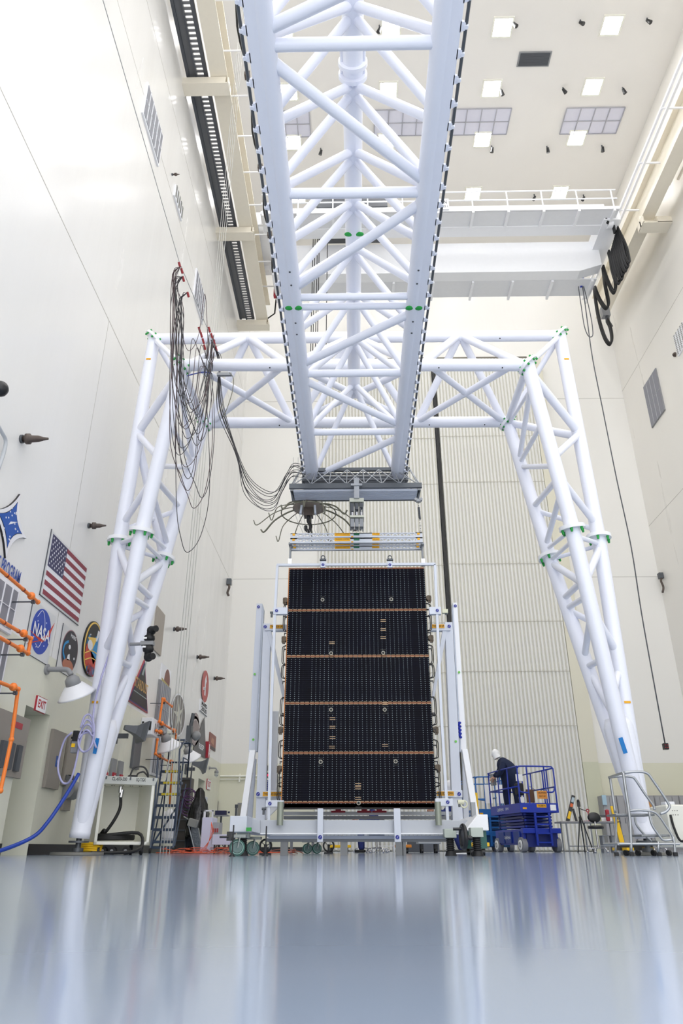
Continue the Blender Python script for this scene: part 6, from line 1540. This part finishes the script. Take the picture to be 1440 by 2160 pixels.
for y, z in ((S3[0][2]+.1, hz), (S3[0][2]+.75, hz), (S3[0][2]+.75, hz-.5)): b = B(); b.tube((hx0, y, z), (hx1, y, z), .022, n=8); b.build('cross_rail', SLATE, t)
b = B(); b.bar((S3[-1][0].x, YL_+.1, .2), (S3[3][1].x, YL_+.9, 1.1), .03, .03); b.bar((S3[-1][0].x-.03, YL_+.1, .12), (S3[-1][1].x+.03, YL_+.1, .12), .05, .05); b.build('brace', SLATE, t)
b = B(); q = at(345, 1650, Y=YL_+1.2); b.path(smooth([at(x, y, Y=YL_+1.15) for x, y in [(357, 1562), (357, 1580), (360, 1592), (354, 1610), (350, 1640), (345, 1655), (348, 1648)]], 5), .012, 6); b.build('white_cord', PAPER, t)
# helper for simple box things
def boxthing(name, lb, cat, x0p, x1p, y0p, Y, d, m, z0=0, parts=None, bevel=.01):
    a, c = at(x0p, 1760, Y=Y).x, at(x1p, 1760, Y=Y).x; z1 = at((x0p+x1p)/2, y0p, Y=Y).z
    t = thing(name, lb, cat, ((a+c)/2, Y+d/2, z0)); b = B(); b.box(a, c, Y, Y+d, z0, z1); b.build('body', m, t, bevel=bevel)
    if parts: parts(t, a, c, z0, z1)
    return t
# tall rack with gear wrapped in black behind the ladder
def rackparts(t, a, c, z0, z1):
    for k in range(7): b = B(); b.box(a-.02, c+.02, 20.4, 20.44, z0+.25+k*.25, z0+.28+k*.25); b.build('shelf_edge', STEEL, t)
    for x in (a-.02, c+.02): b = B(); b.tube((x, 20.4, 0), (x, 20.4, z1+.3), .02); b.build('upright', DGREY, t)
boxthing('instrument_rack', 'tall dark instrument rack behind the blue rolling ladder', 'rack', 370, 392, 1640, 20.45, .5, mat('rack brown', '4c4640', .5), 0.02, rackparts)
p = at(399, 1690, Y=20.0); t = thing('purple_cables', 'bundle of purple cables on the rack right of the ladder', 'cable', tuple(p))
for k in range(7):
    q = at(398, 1676, Y=20.0); b = B(); b.torus(q+Vector((.05*math.sin(k), .03*k, -.06*k)), (math.sin(k)*.5, 1, math.cos(k*2)*.4), .16+.02*(k % 3), .012, 20, 5); b.build('loop', mat('purple cable', '5c3a66', .5), t)
# draped black equipment
a = at(413, 1740, Y=19.2); t = thing('draped_equipment', 'tall equipment under glossy black film right of the ladder', 'covered equipment', (a.x, 19.4, 0))
b = B(); n = 22; prof = [(0, .0), (.24, .0), (.27, .5), (.25, .9), (.2, 1.1), (.12, 1.25), (.1, 1.4), (.05, 1.48), (0, 1.5)]
vs = []; fs = []
for r, z in prof:
    for k in range(n):
        an = 2*math.pi*k/n; rr = r*(1+.14*math.sin(an*5+z*6)+.07*math.sin(an*9-z*4)); vs.append((a.x+rr*math.cos(an), 19.4+rr*math.sin(an), z))
for i in range(len(prof)-1):
    for k in range(n): fs.append((i*n+k, i*n+(k+1) % n, (i+1)*n+(k+1) % n, (i+1)*n+k))
b.add(vs, fs, True); b.build('black_film', mat('black film', '0e0e10', .2, bump=.8, bscale=6), t)
b = B(); b.box(a.x-.3, a.x+.3, 19.15, 19.7, .0, .03)
b.build('floor_tray', BLACK, t)
p = at(407, 1736, Y=18.2); t = thing('grey_motor_box', 'tilted grey box on a slanted stand hung with clear wrapping', 'box', (p.x, 18.2, 0))
b = B(); b.xf = Matrix.Translation(p) @ Matrix.Rotation(.25, 4, 'Y'); b.box(-.1, .1, -.1, .1, -.085, .085); b.build('box', mat('box grey', '8c8c88', .45), t, bevel=.012)
b = B(); b.tube(p+Vector((-.1, 0, -.05)), (p.x+.1, 18.2, 0.02), .015); b.tube(p+Vector((-.12, 0, .08)), p+Vector((-.25, .1, .14)), .012); b.tube((p.x+.02, 18.2, .0), (p.x+.2, 18.1, .02), .012); b.build('stand_leg', ALU, t)
b = B(); b.prism([p+Vector((-.05, .02, -.08)), p+Vector((.12, .02, -.1)), p+Vector((.26, .05, -.62)), p+Vector((.05, .05, -.6))], (0, .12, 0)); b.build('wrapping', mat('smoky wrapping', '6a7076', .15, bump=.6), t)
# white vessels seen between the ladder steps
for k, (px, w_, y0p, lb) in enumerate(((337, 22, 1706, 'white plastic drum seen through ladder steps, left one'), (356, 24, 1706, 'white plastic drum seen through ladder steps, right one'))):
    p = at(px, 1740, Y=22.0); t = thing('plastic_drum', lb, 'drum', (p.x, 22, .35)); h = at(px, y0p, Y=22).z
    b = B(); b.lathe((p.x, 22, .35), (0, 0, 1), [(0, 0), (.13, 0), (.15, .03), (.15, h-.5), (.12, h-.42), (.06, h-.38), (.06, h-.35), (0, h-.35)], 20); b.build('drum_body', WHITEP, t)
t = thing('gas_cart', 'grey utility cart carrying the white drums behind the ladder', 'cart', (at(346, 1780, Y=22).x, 22, 0)); x = at(346, 1780, Y=22).x
b = B(); b.box(x-.35, x+.35, 21.75, 22.25, .31, .35); b.build('tray', W_GREY, t)
for dx in (-.3, .3):
    for dy in (-.2, .2): b = B(); b.tube((x+dx, 22+dy, 0.02), (x+dx, 22+dy, .32), .015); b.sphere((x+dx, 22+dy, .04), .04, n=8, m=6); b.build('leg', STEEL, t)
# white upright panel cart
def pc_parts(t, a, c, z0, z1):
    b = B()
    for (u0, u1, w0, w1) in ((a+.02, a+.06, z1, z1+.14), (a+.2, a+.23, z1, z1+.14), (a+.02, a+.23, z1+.12, z1+.15)): b.box(u0, u1, 17.0, 17.06, w0, w1)
    b.build('handle', WHITEP, t)
    b = B(); b.box(c, c+.14, 17.05, 17.5, .35, z1-.1); o = b.build('side_unit', mat('unit grey', 'a8a8ac', .5), t)
    for k in range(2):
        for j in range(3): q = B(); q.box(c+.01+j*.045, c+.04+j*.045, 17.04, 17.05, z1-.3-k*.12, z1-.22-k*.12); q.build('switch', RED if k == 0 else BLACKM, o)
boxthing('white_cart', 'tall white panelled cart between the ladder and the stand', 'cart', 424, 446, 1724, 17.0, .6, mat('cart lilac white', 'd8d8ee', .4), 0.01, pc_parts)
boxthing('low_white_shelf', 'long low white shelf behind the left castors of the stand', 'shelf', 448, 486, 1760, 16.6, .4, mat('cart lilac white', 'd8d8ee', .4), .17) 
for dx in (451, 470, 483):
    pass
t = thing('shelf_trestle', 'thin grey legs under the long low white shelf', 'stand', (at(466, 1790, Y=16.8).x, 16.8, 0))
for px in (452, 461, 474, 482): x = at(px, 1790, Y=16.8).x; b = B(); b.tube((x, 16.8, 0), (x, 16.8, .17), .02); b.build('leg', STEEL, t)
# instrument on tripod
x = at(464, 1760, Y=21).x; t = thing('instrument_stand', 'slim stand holding a dark blue instrument in front of back wall', 'stand', (x, 21, 0)); zt2 = at(464, 1722, Y=21).z
b = B(); b.tube((x, 21, .05), (x, 21, zt2), .025); b.build('column', STEEL, t)
for k in range(3): a_ = k*2.1+.4; b = B(); b.tube((x, 21, .3), (x+.22*math.cos(a_), 21+.22*math.sin(a_), .0), .015, n=8); b.build('leg', STEEL, t)
b = B(); b.box(x-.2, x+.2, 20.85, 21.15, zt2, zt2+.03); b.build('shelf', MGREY, t)
b = B(); b.box(x-.16, x+.14, 20.9, 21.1, zt2+.03, zt2+.14); b.sphere((x+.2, 21, zt2+.1), .03, n=8, m=6); b.build('instrument', mat('instrument navy', '26284e', .4), t, bevel=.01)
for px, y0p, lb in ((495, 1699, 'thin dark post standing left of the stand outrigger'),):
    x = at(px, 1760, Y=18).x; t = thing('barrier_post', lb, 'post', (x, 18, 0)); b = B(); b.tube((x, 18, .02), (x, 18, at(px, y0p, Y=18).z), .022); b.tube((x, 18, at(px, y0p+5, Y=18).z), (x, 18, at(px, y0p, Y=18).z+.02), .035); b.build('pole', DGREY, t); b = B(); b.disc((x, 18, .012), (0, 0, 1), .16, .024); b.build('base', BLACK, t)
# grey wall cabinets on the back wall at left
for x0p, x1p, y0p, y1p, lb in ((501, 512, 1694, 1745, 'grey cabinet door on back wall left of the stand'), (443, 450, 1688, 1740, 'grey narrow panel on left wall by far doorway')):
    a, c = at(x0p, 1700, Y=YB-.08), at(x1p, 1700, Y=YB-.08); z1, z0 = at(x0p, y0p, Y=YB).z, at(x0p, y1p, Y=YB).z
    t = thing('wall_cabinet', lb, 'cabinet', (a.x, YB-.1, z0)); b = B(); b.box(max(a.x, XL), c.x+.1, YB-.1, YB, z0, z1); b.build('cabinet_body', MGREY, t)
    b = B(); b.box(max(a.x, XL)+.03, c.x+.07, YB-.11, YB-.1, z0+.05, z1-.05); b.build('door', mat('warm door grey', '8a877e', .5), t)
y, z = wl(427, 1712); elec(427, 1712, .9, 1.0, 'wall_phone_box', 'white panel box on left wall just before the far doorway', W_GREY)
# orange-red cables over the floor
t = None
for k in range(12):
    x = at(390+rs.uniform(0, 60), 1796, Y=17.5).x; P = []
    for j in range(7): P.append(Vector((x+.45*j*(.6+.4*rs.random())-.4, 16.3+rs.uniform(-.6, .9), .02 if rs.random() < .72 else rs.uniform(.05, .13))))
    b = B(); b.path(smooth(P, 5), .006, 6); tag(b.build('floor_cable', PINKCAB), 'orange red cable of the tangle on the floor left of the stand', 'cable', 'orange red cables tangled on the floor left of the stand')
for k in range(4):
    P = [Vector((at(445, 1740, Y=16.95).x, 16.95, .62)), Vector((at(444, 1760, Y=16.8).x+.02*k, 16.8, .4)), Vector((at(436, 1785, Y=16.7).x-.02*k, 16.7, .12)), Vector((at(424, 1795, Y=16.5).x-.05*k, 16.4+.05*k, .02)), Vector((at(405-3*k, 1798, Y=16.4).x, 16.3, .02))]
    b = B(); b.path(smooth(P, 5), .0045, 6); tag(b.build('floor_cable', PINKCAB), 'orange red cable drooping from the white cart to the floor', 'cable', 'orange red cables drooping from the white cart')
for k, (a_, c_) in enumerate(((470, 520), (515, 545), (590, 612), (612, 628), (455, 500), (560, 640))):
    x0_, x1_ = at(a_, 1790, Y=15.2).x, at(c_, 1790, Y=15.2).x; b = B(); P = smooth([(x0_, 15.2, .02), (x0_+.1, 15.2, .06), ((x0_+x1_)/2, 15.2, .09), (x1_-.1, 15.2, .05), (x1_, 15.2, .015)], 5); b.path(P, .01, 6)
    tag(b.build('floor_cable', mat('dull red cable', 'a86858', .5)), 'thin dull red cable arching on the floor beneath the stand', 'cable', 'dull red cables arching under the stand')

# ================================================================== UNDER AND BEHIND THE STAND
def flatcart(px0, px1, Y, m, lb, h=.16, post=None):
    a, c = at(px0, 1790, Y=Y).x, at(px1, 1790, Y=Y).x; t = thing('platform_cart', lb, 'cart', ((a+c)/2, Y, 0))
    b = B(); b.box(a, c, Y, Y+.6, h, h+.06); b.build('deck', m, t, bevel=.01)
    for x in (a+.1, c-.1):
        for y in (Y+.08, Y+.5): b = B(); b.tube((x-.025, y, .05), (x+.025, y, .05), .05, n=14); b.box(x-.03, x+.03, y-.02, y+.02, .05, h); b.build('castor', BLACKM, t)
    if post is not None:
        x = at(post, 1760, Y=Y).x; b = B(); b.box(x-.04, x+.04, Y+.2, Y+.28, h+.06, at(post, 1762, Y=Y).z); b.build('upright', m, t)
    return t
flatcart(690, 740, 19.5, YELLOW, 'yellow low cart with upright post under the left of the stand', .12, 720)
flatcart(835, 868, 18, mat('orange cart', 'e08a28', .5), 'orange flat cart beneath the right half of the stand', .12)
flatcart(983, 1033, 13.2, YELLOW, 'yellow flat dolly beside the right screw jack', .13)
flatcart(882, 930, 19, ALU, 'aluminium flat cart under the right of the stand', .2)
stool(at(766, 1790, Y=22).x, 22, 'black work stool seen beneath the stand, left one'); stool(at(801, 1790, Y=23).x, 23, 'black work stool seen beneath the stand, right one')
x = at(812, 1790, Y=21).x; t = thing('wire_trolley', 'white wire trolley seen under the base beam', 'trolley', (x, 21, 0)); xa_, xb_ = at(787, 1780, Y=21).x, at(831, 1780, Y=21).x
for xx in (xa_, xb_):
    for y in (21, 21.5): b = B(); b.tube((xx, y, 0.02), (xx, y, at(800, 1722, Y=21).z), .02, n=8); b.build('upright', PAPER, t)
for z in (.15, .28, .55, .9): b = B(); b.box(xa_, xb_, 21, 21.5, z, z+.02); b.build('shelf', PAPER, t)
boxthing('grey_chest', 'dark grey chest on the floor beneath the right of the stand', 'chest', 860, 888, 1772, 20.5, .5, DGREY, 0.01)
boxthing('grey_chest', 'dark grey long chest between stand leg and person', 'chest', 884, 925, 1776, 21.2, .5, mat('slate grey', '5c6068', .5), 0.01)
p = at(655, 1785, Y=18.6); 
t = thing('long_white_table', 'long white table behind the array stand', 'table', (at(640, 1790, Y=18.6).x, 18.6, 0)); a, c = at(560, 1770, Y=18.6).x, at(668, 1770, Y=18.6).x
b = B(); b.box(a, c, 18.6, 19.1, .32, .46); b.build('table_top', PAPER, t)
for x in (a+.1, c-.1, (a+c)/2): b = B(); b.box(x-.03, x+.03, 18.7, 18.76, 0, .32); b.build('leg', MGREY, t)

# ================================================================== RIGHT SIDE EQUIPMENT
# aluminium step platform
YQ = 11.8
X = lambda px, Y=YQ, py=1720: at(px, py, Y=Y).x
Zp = lambda py, Y=YQ, px=1360: at(px, py, Y=Y).z
t = thing('step_platform', 'bare aluminium tube step platform with handrails at lower right', 'step platform', (X(1360), YQ, 0))
RA = .017
def rp(pts, Y, name='rail', r=RA):
    b = B(); b.path(smooth([at(x, y, Y=Y) for x, y in pts], 5) if len(pts) > 2 else [at(x, y, Y=Y) for x, y in pts], r, 10); b.build(name, ALU, t)
Yn, Yf = 11.8, 12.5
rp([(1315, 1630), (1340, 1628), (1358, 1629), (1368, 1634), (1376, 1645), (1396, 1674), (1410, 1696), (1411, 1703), (1404, 1712), (1392, 1717)], Yn, 'handrail', .02)
rp([(1284, 1640), (1310, 1637), (1332, 1639), (1340, 1645), (1358, 1672), (1378, 1700), (1380, 1708)], Yf, 'handrail', .02)
rp([(1314, 1630), (1318, 1660), (1328, 1730), (1331, 1800)], Yn, 'post', .022); rp([(1286, 1640), (1292, 1680), (1297, 1715)], Yf, 'post', .021)
b = B(); b.bar(at(1284, 1640, Y=Yf), at(1314, 1630, Y=Yn), .03, .03); b.build('cross_rail', ALU, t)
rp([(1326, 1710), (1350, 1709), (1376, 1712), (1390, 1722), (1404, 1742), (1417, 1762), (1420, 1775)], Yn, 'stair_rail'); rp([(1338, 1722), (1342, 1740), (1360, 1762), (1374, 1775)], Yf, 'stair_rail')
rp([(1298, 1715), (1299, 1740), (1298, 1800)], Yf-.1, 'post'); rp([(1420, 1765), (1422, 1785), (1423, 1800)], Yn, 'post', .02); rp([(1388, 1775), (1388, 1800)], Yn, 'post', .018)
rp([(1368, 1712), (1375, 1740), (1392, 1765), (1400, 1772), (1418, 1771)], Yn, 'stair_rail', .018)
for a_, c_, y, Y in ((1298, 1380, 1716, 11.85), (1352, 1412, 1760, 11.85)):
    b = B(); b.box(X(a_, Y, y), X(c_, Y, y), Y, Y+.45, Zp(y, Y)-.03, Zp(y, Y)); b.build('tread', mat('diamond plate', '8a8d8f', .45, .5, bump=.5, bscale=60), t, bevel=.005)
b = B(); z = Zp(1780); b.tube((X(1296), Yn, z), (X(1422), Yn, z), .019); b.tube((X(1296), Yn, z), (X(1296), Yf, z), .019); b.tube((X(1296), Yf, z), (X(1422), Yf, z), .019); b.build('base_tube', ALU, t)
for px in (1299, 1331, 1389, 1423): b = B(); b.box(X(px, Yn, 1795)-.026, X(px, Yn, 1795)+.026, Yn-.025, Yn+.03, 0, .05); b.build('rubber_foot', BLACK, t)
for px in (1320, 1345, 1378, 1410): b = B(); x = X(px, 12.2, 1795); b.tube((x-.02, 12.2, .04), (x+.02, 12.22, .04), .04, n=14); b.build('castor', BLACK, t)
# white machine with black hose at the right edge
def wm(t, a, c, z0, z1):
    b = B(); b.box(a+.02, a+.22, 16.45, 16.7, z1, z1+.06); b.build('lid', WHITEP, t, bevel=.01)
    b = B()
    for k in range(6): b.disc((a+.12+.05*(k % 3), 16.395, z1-.12-.08*(k//3)), (0, 1, 0), .008, .01, 8)
    b.build('rivet', INK, t)
    b = B(); b.path(smooth([(a+.06, 16.38, z1-.2), (a+.07, 16.34, z1-.45), (a+.15, 16.3, z1-.7), (a+.4, 16.3, .35)], 6), .025, 8); b.build('black_hose', BLACK, t)
boxthing('white_machine', 'white machine cabinet with black hose at the right edge', 'machine', 1414, 1470, 1697, 16.4, .9, WHITEB, .12, wm, .03)
# work table
YT_ = 21.5; a, c = at(1184, 1740, Y=YT_).x, at(1310, 1740, Y=YT_).x; zt3 = at(1250, 1732, Y=YT_).z
t = thing('work_table', 'grey topped work table with thin legs right of the lift', 'table', ((a+c)/2, YT_, 0))
b = B(); b.box(a, c, YT_, YT_+.75, zt3-.04, zt3); b.build('table_top', mat('table grey', '8b898a', .5), t, bevel=.006)
for x in (a+.15, c-.1, (a+c)/2):
    for y in (YT_+.08, YT_+.66): b = B(); b.tube((x, y, 0), (x, y, zt3-.04), .02, n=8); b.build('leg', ALU2, t)
b = B(); b.tube((a+.15, YT_+.1, .16), (c-.1, YT_+.1, .16), .015, n=8); b.build('stretcher', ALU2, t)
p = at(1203, 1705, Y=YT_+.2); t = thing('black_level', 'black spirit level with yellow and orange labels leaning on the work table', 'level', (at(1196, 1727, Y=YT_+.2).x, YT_+.2, zt3))
q0, q1 = Vector((at(1196, 1727, Y=YT_+.2).x, YT_+.2, zt3)), at(1209, 1678, Y=YT_+.2)
b = B(); b.bar(q0, q1, .06, .09, up=(1, 0, 0)); b.build('body', BLACKM, t)
for s0, s1, m_ in ((.1, .38, YELLOW), (.55, .68, mat('label orange', 'd8622c', .5)), (.74, .92, mat('label pale', 'a8b8c0', .4))):
    b = B(); o_ = Vector((0, -.035, 0)); b.bar(q0.lerp(q1, s0)+o_, q0.lerp(q1, s1)+o_, .012, .07, up=(1, 0, 0)); b.build('label', m_, t)
q0, q1 = Vector((at(1215, 1727, Y=YT_+.3).x, YT_+.3, zt3)), at(1208, 1706, Y=YT_+.3)
t = thing('black_scanner', 'small black hand tool leaning beside the level on the table', 'tool', tuple(q0)); b = B(); b.bar(q0, q1, .05, .06); b.tube(q0+Vector((.1, 0, .0)), q0+Vector((.1, 0, .12)), .03); b.build('tool_body', BLACKM, t)
for k, (px, w_, h_, m_, lb) in enumerate(((1262, .1, .12, mat('box olive', '9a9a70', .5), 'small olive box on the work table behind stool'), (1280, .3, .1, WHITEP, 'white folded cloth on the work table'), (1240, .14, .03, mat('paper mauve', '9a8088', .6), 'mauve papers lying on the work table'), (1276, .25, .18, DGREY, 'dark grey flat instrument at back of the work table'))):
    x = at(px, 1728, Y=YT_+.3).x; b = B(); b.box(x-w_/2, x+w_/2, YT_+.2+.12*k, YT_+.3+.12*k, zt3, zt3+h_); tag(b.build('table_item', m_, bevel=.01), lb, 'item')
# tripod
x = at(1228, 1760, Y=20.6).x; zt4 = at(1228, 1700, Y=20.6).z
t = thing('camera_tripod', 'black camera tripod with pan handle in front of the work table', 'tripod', (x, 20.6, 0))
for dx, dy in ((-.2, -.1), (.22, -.05), (.08, .25), ): b = B(); b.tube((x, 20.6, zt4-.2), (x+dx, 20.6+dy, 0), .016, n=8); b.build('leg', BLACKM, t)
b = B(); b.tube((x, 20.6, .5), (x, 20.6, zt4), .018); b.build('column', BLACKM, t)
b = B(); b.tube((x, 20.6, zt4-.06), (x+.17, 20.6, zt4-.12), .01); b.build('pan_handle', BLACKM, t)
b = B(); b.cbox((x, 20.6, zt4+.04), (.07, .07, .12)); b.sphere((x, 20.6, zt4+.12), .04, n=8, m=6); b.build('head', BLACKM, t)
stool(at(1262, 1790, Y=20).x, 20.0, 'black work stool with backrest in front of the work table', h=.55)
stool(at(1386, 1790, Y=19).x, 19.0, 'black work stool with backrest behind the step platform', h=.5)
# yellow pallet jack
x = at(1318, 1790, Y=18).x; t = thing('pallet_jack', 'yellow pallet jack standing behind the step platform', 'pallet jack', (x, 18, 0))
b = B(); b.bar((x+.02, 18.2, .2), (x-.08, 18.2, 1.0), .1, .05); b.build('mast', YELLOW, t)
b = B(); b.text('JET', .12, (x-.02, 18.14, .7), (.1, 0, -1), (1, 0, .1), .003); b.build('lettering', INK, t)
for dx in (0, .45): b = B(); b.box(x+dx-.0, x+dx+.16, 17.9, 18.9, .06, .12); b.build('fork', YELLOW, t)
b = B(); b.box(x-.05, x+.7, 18.2, 18.4, .06, .22); b.tube((x+.1, 18.3, .08), (x+.2, 18.3, .08), .08); b.tube((x+.5, 18.3, .08), (x+.6, 18.3, .08), .08); b.build('hydraulic_base', BLACKM, t)
for k, px in enumerate((1255, 1293)):
    x = at(px, 1760, Y=21.4).x
    if k == 0: 
        b = B(); z = at(px, 1712, Y=21.7).z; b.tube((x, 21.8, zt3), (x, 21.8, z), .012); b.torus((x, 21.8, z+.03), (0, 1, 0), .035, .014); tag(b.build('red_handle_tool', RED), 'red handled tool standing upright on the work table', 'tool')
    else:
        b = B(); b.box(x-.05, x+.05, 21.6, 21.7, zt3, zt3+.3); tag(b.build('red_extinguisher', RED, bevel=.03), 'small red object standing at right end of the work table', 'extinguisher')
# grey lockers along the back wall
xs = [at(px, 1700, Y=29.6).x for px in (1271, 1302, 1332, 1362, 1382, 1404, 1434, 1464)]
zl = at(1350, 1678, Y=29.6).z
for k, (a, c) in enumerate(zip(xs, xs[1:])):
    c = min(c, XR-.03)
    t = thing('grey_locker', f'grey steel locker against back wall right of hangar door, {ORD[k]} from the left', 'locker', ((a+c)/2, 29.9, 0), 'grey lockers along the back wall')
    b = B(); b.box(a+.01, c-.01, 29.6, 30.2, .0, zl); b.build('body', mat('locker grey', '9b9a9c', .5), t)
    m_ = (a+c)/2
    for u0, u1 in ((a+.03, m_-.01), (m_+.01, c-.03)):
        b = B(); b.box(u0, u1, 29.575, 29.6, .1, zl-.05); d_ = b.build('door', mat('locker door grey', 'a3a2a4', .5), t)
        b = B(); b.box(u1-.06 if u0 < m_-.1 else u0+.03, u1-.04 if u0 < m_-.1 else u0+.05, 29.56, 29.575, .95, 1.15); b.build('locker_handle', STEEL, d_)
x = at(1373, 1701, Y=29.5).x; b = B(); b.box(x-.09, x+.09, 29.56, 29.57, 1.5, 1.75); tag(b.build('orange_notice', mat('notice orange', 'c88a40', .5)), 'small orange notice stuck on a grey locker', 'notice')
b = B(); p = at(1273, 1686, Y=29.5); b.box(p.x-.05, p.x+.1, 29.5, 29.57, p.z-.2, p.z+.15); tag(b.build('pale_blue_notice', mat('notice pale blue', 'a8c4d4', .5)), 'pale blue notice on the first grey locker', 'notice')
# low grey bench and clutter behind the platform
boxthing('steel_bench', 'low brushed steel bench in front of the lockers', 'bench', 1270, 1318, 1762, 24, .5, ALU2, .45)
t = thing('bench_frame', 'steel frame carrying the low bench in front of the lockers', 'frame', (at(1294, 1790, Y=24.2).x, 24.2, 0))
for px in (1273, 1294, 1315): x = at(px, 1790, Y=24.2).x; b = B(); b.box(x-.03, x+.03, 24.1, 24.4, 0, .45); b.build('leg', ALU2, t)
p = at(1206, 1690, Y=29); 
b = B(); a, c = at(1003, 1690, Y=25).x, at(1008, 1690, Y=25).x; b.box(a, c, 25, 25.1, 0, at(1005, 1672, Y=25).z); tag(b.build('yellow_post', YELLOW), 'yellow post between the right stand tower and the lifts', 'post')
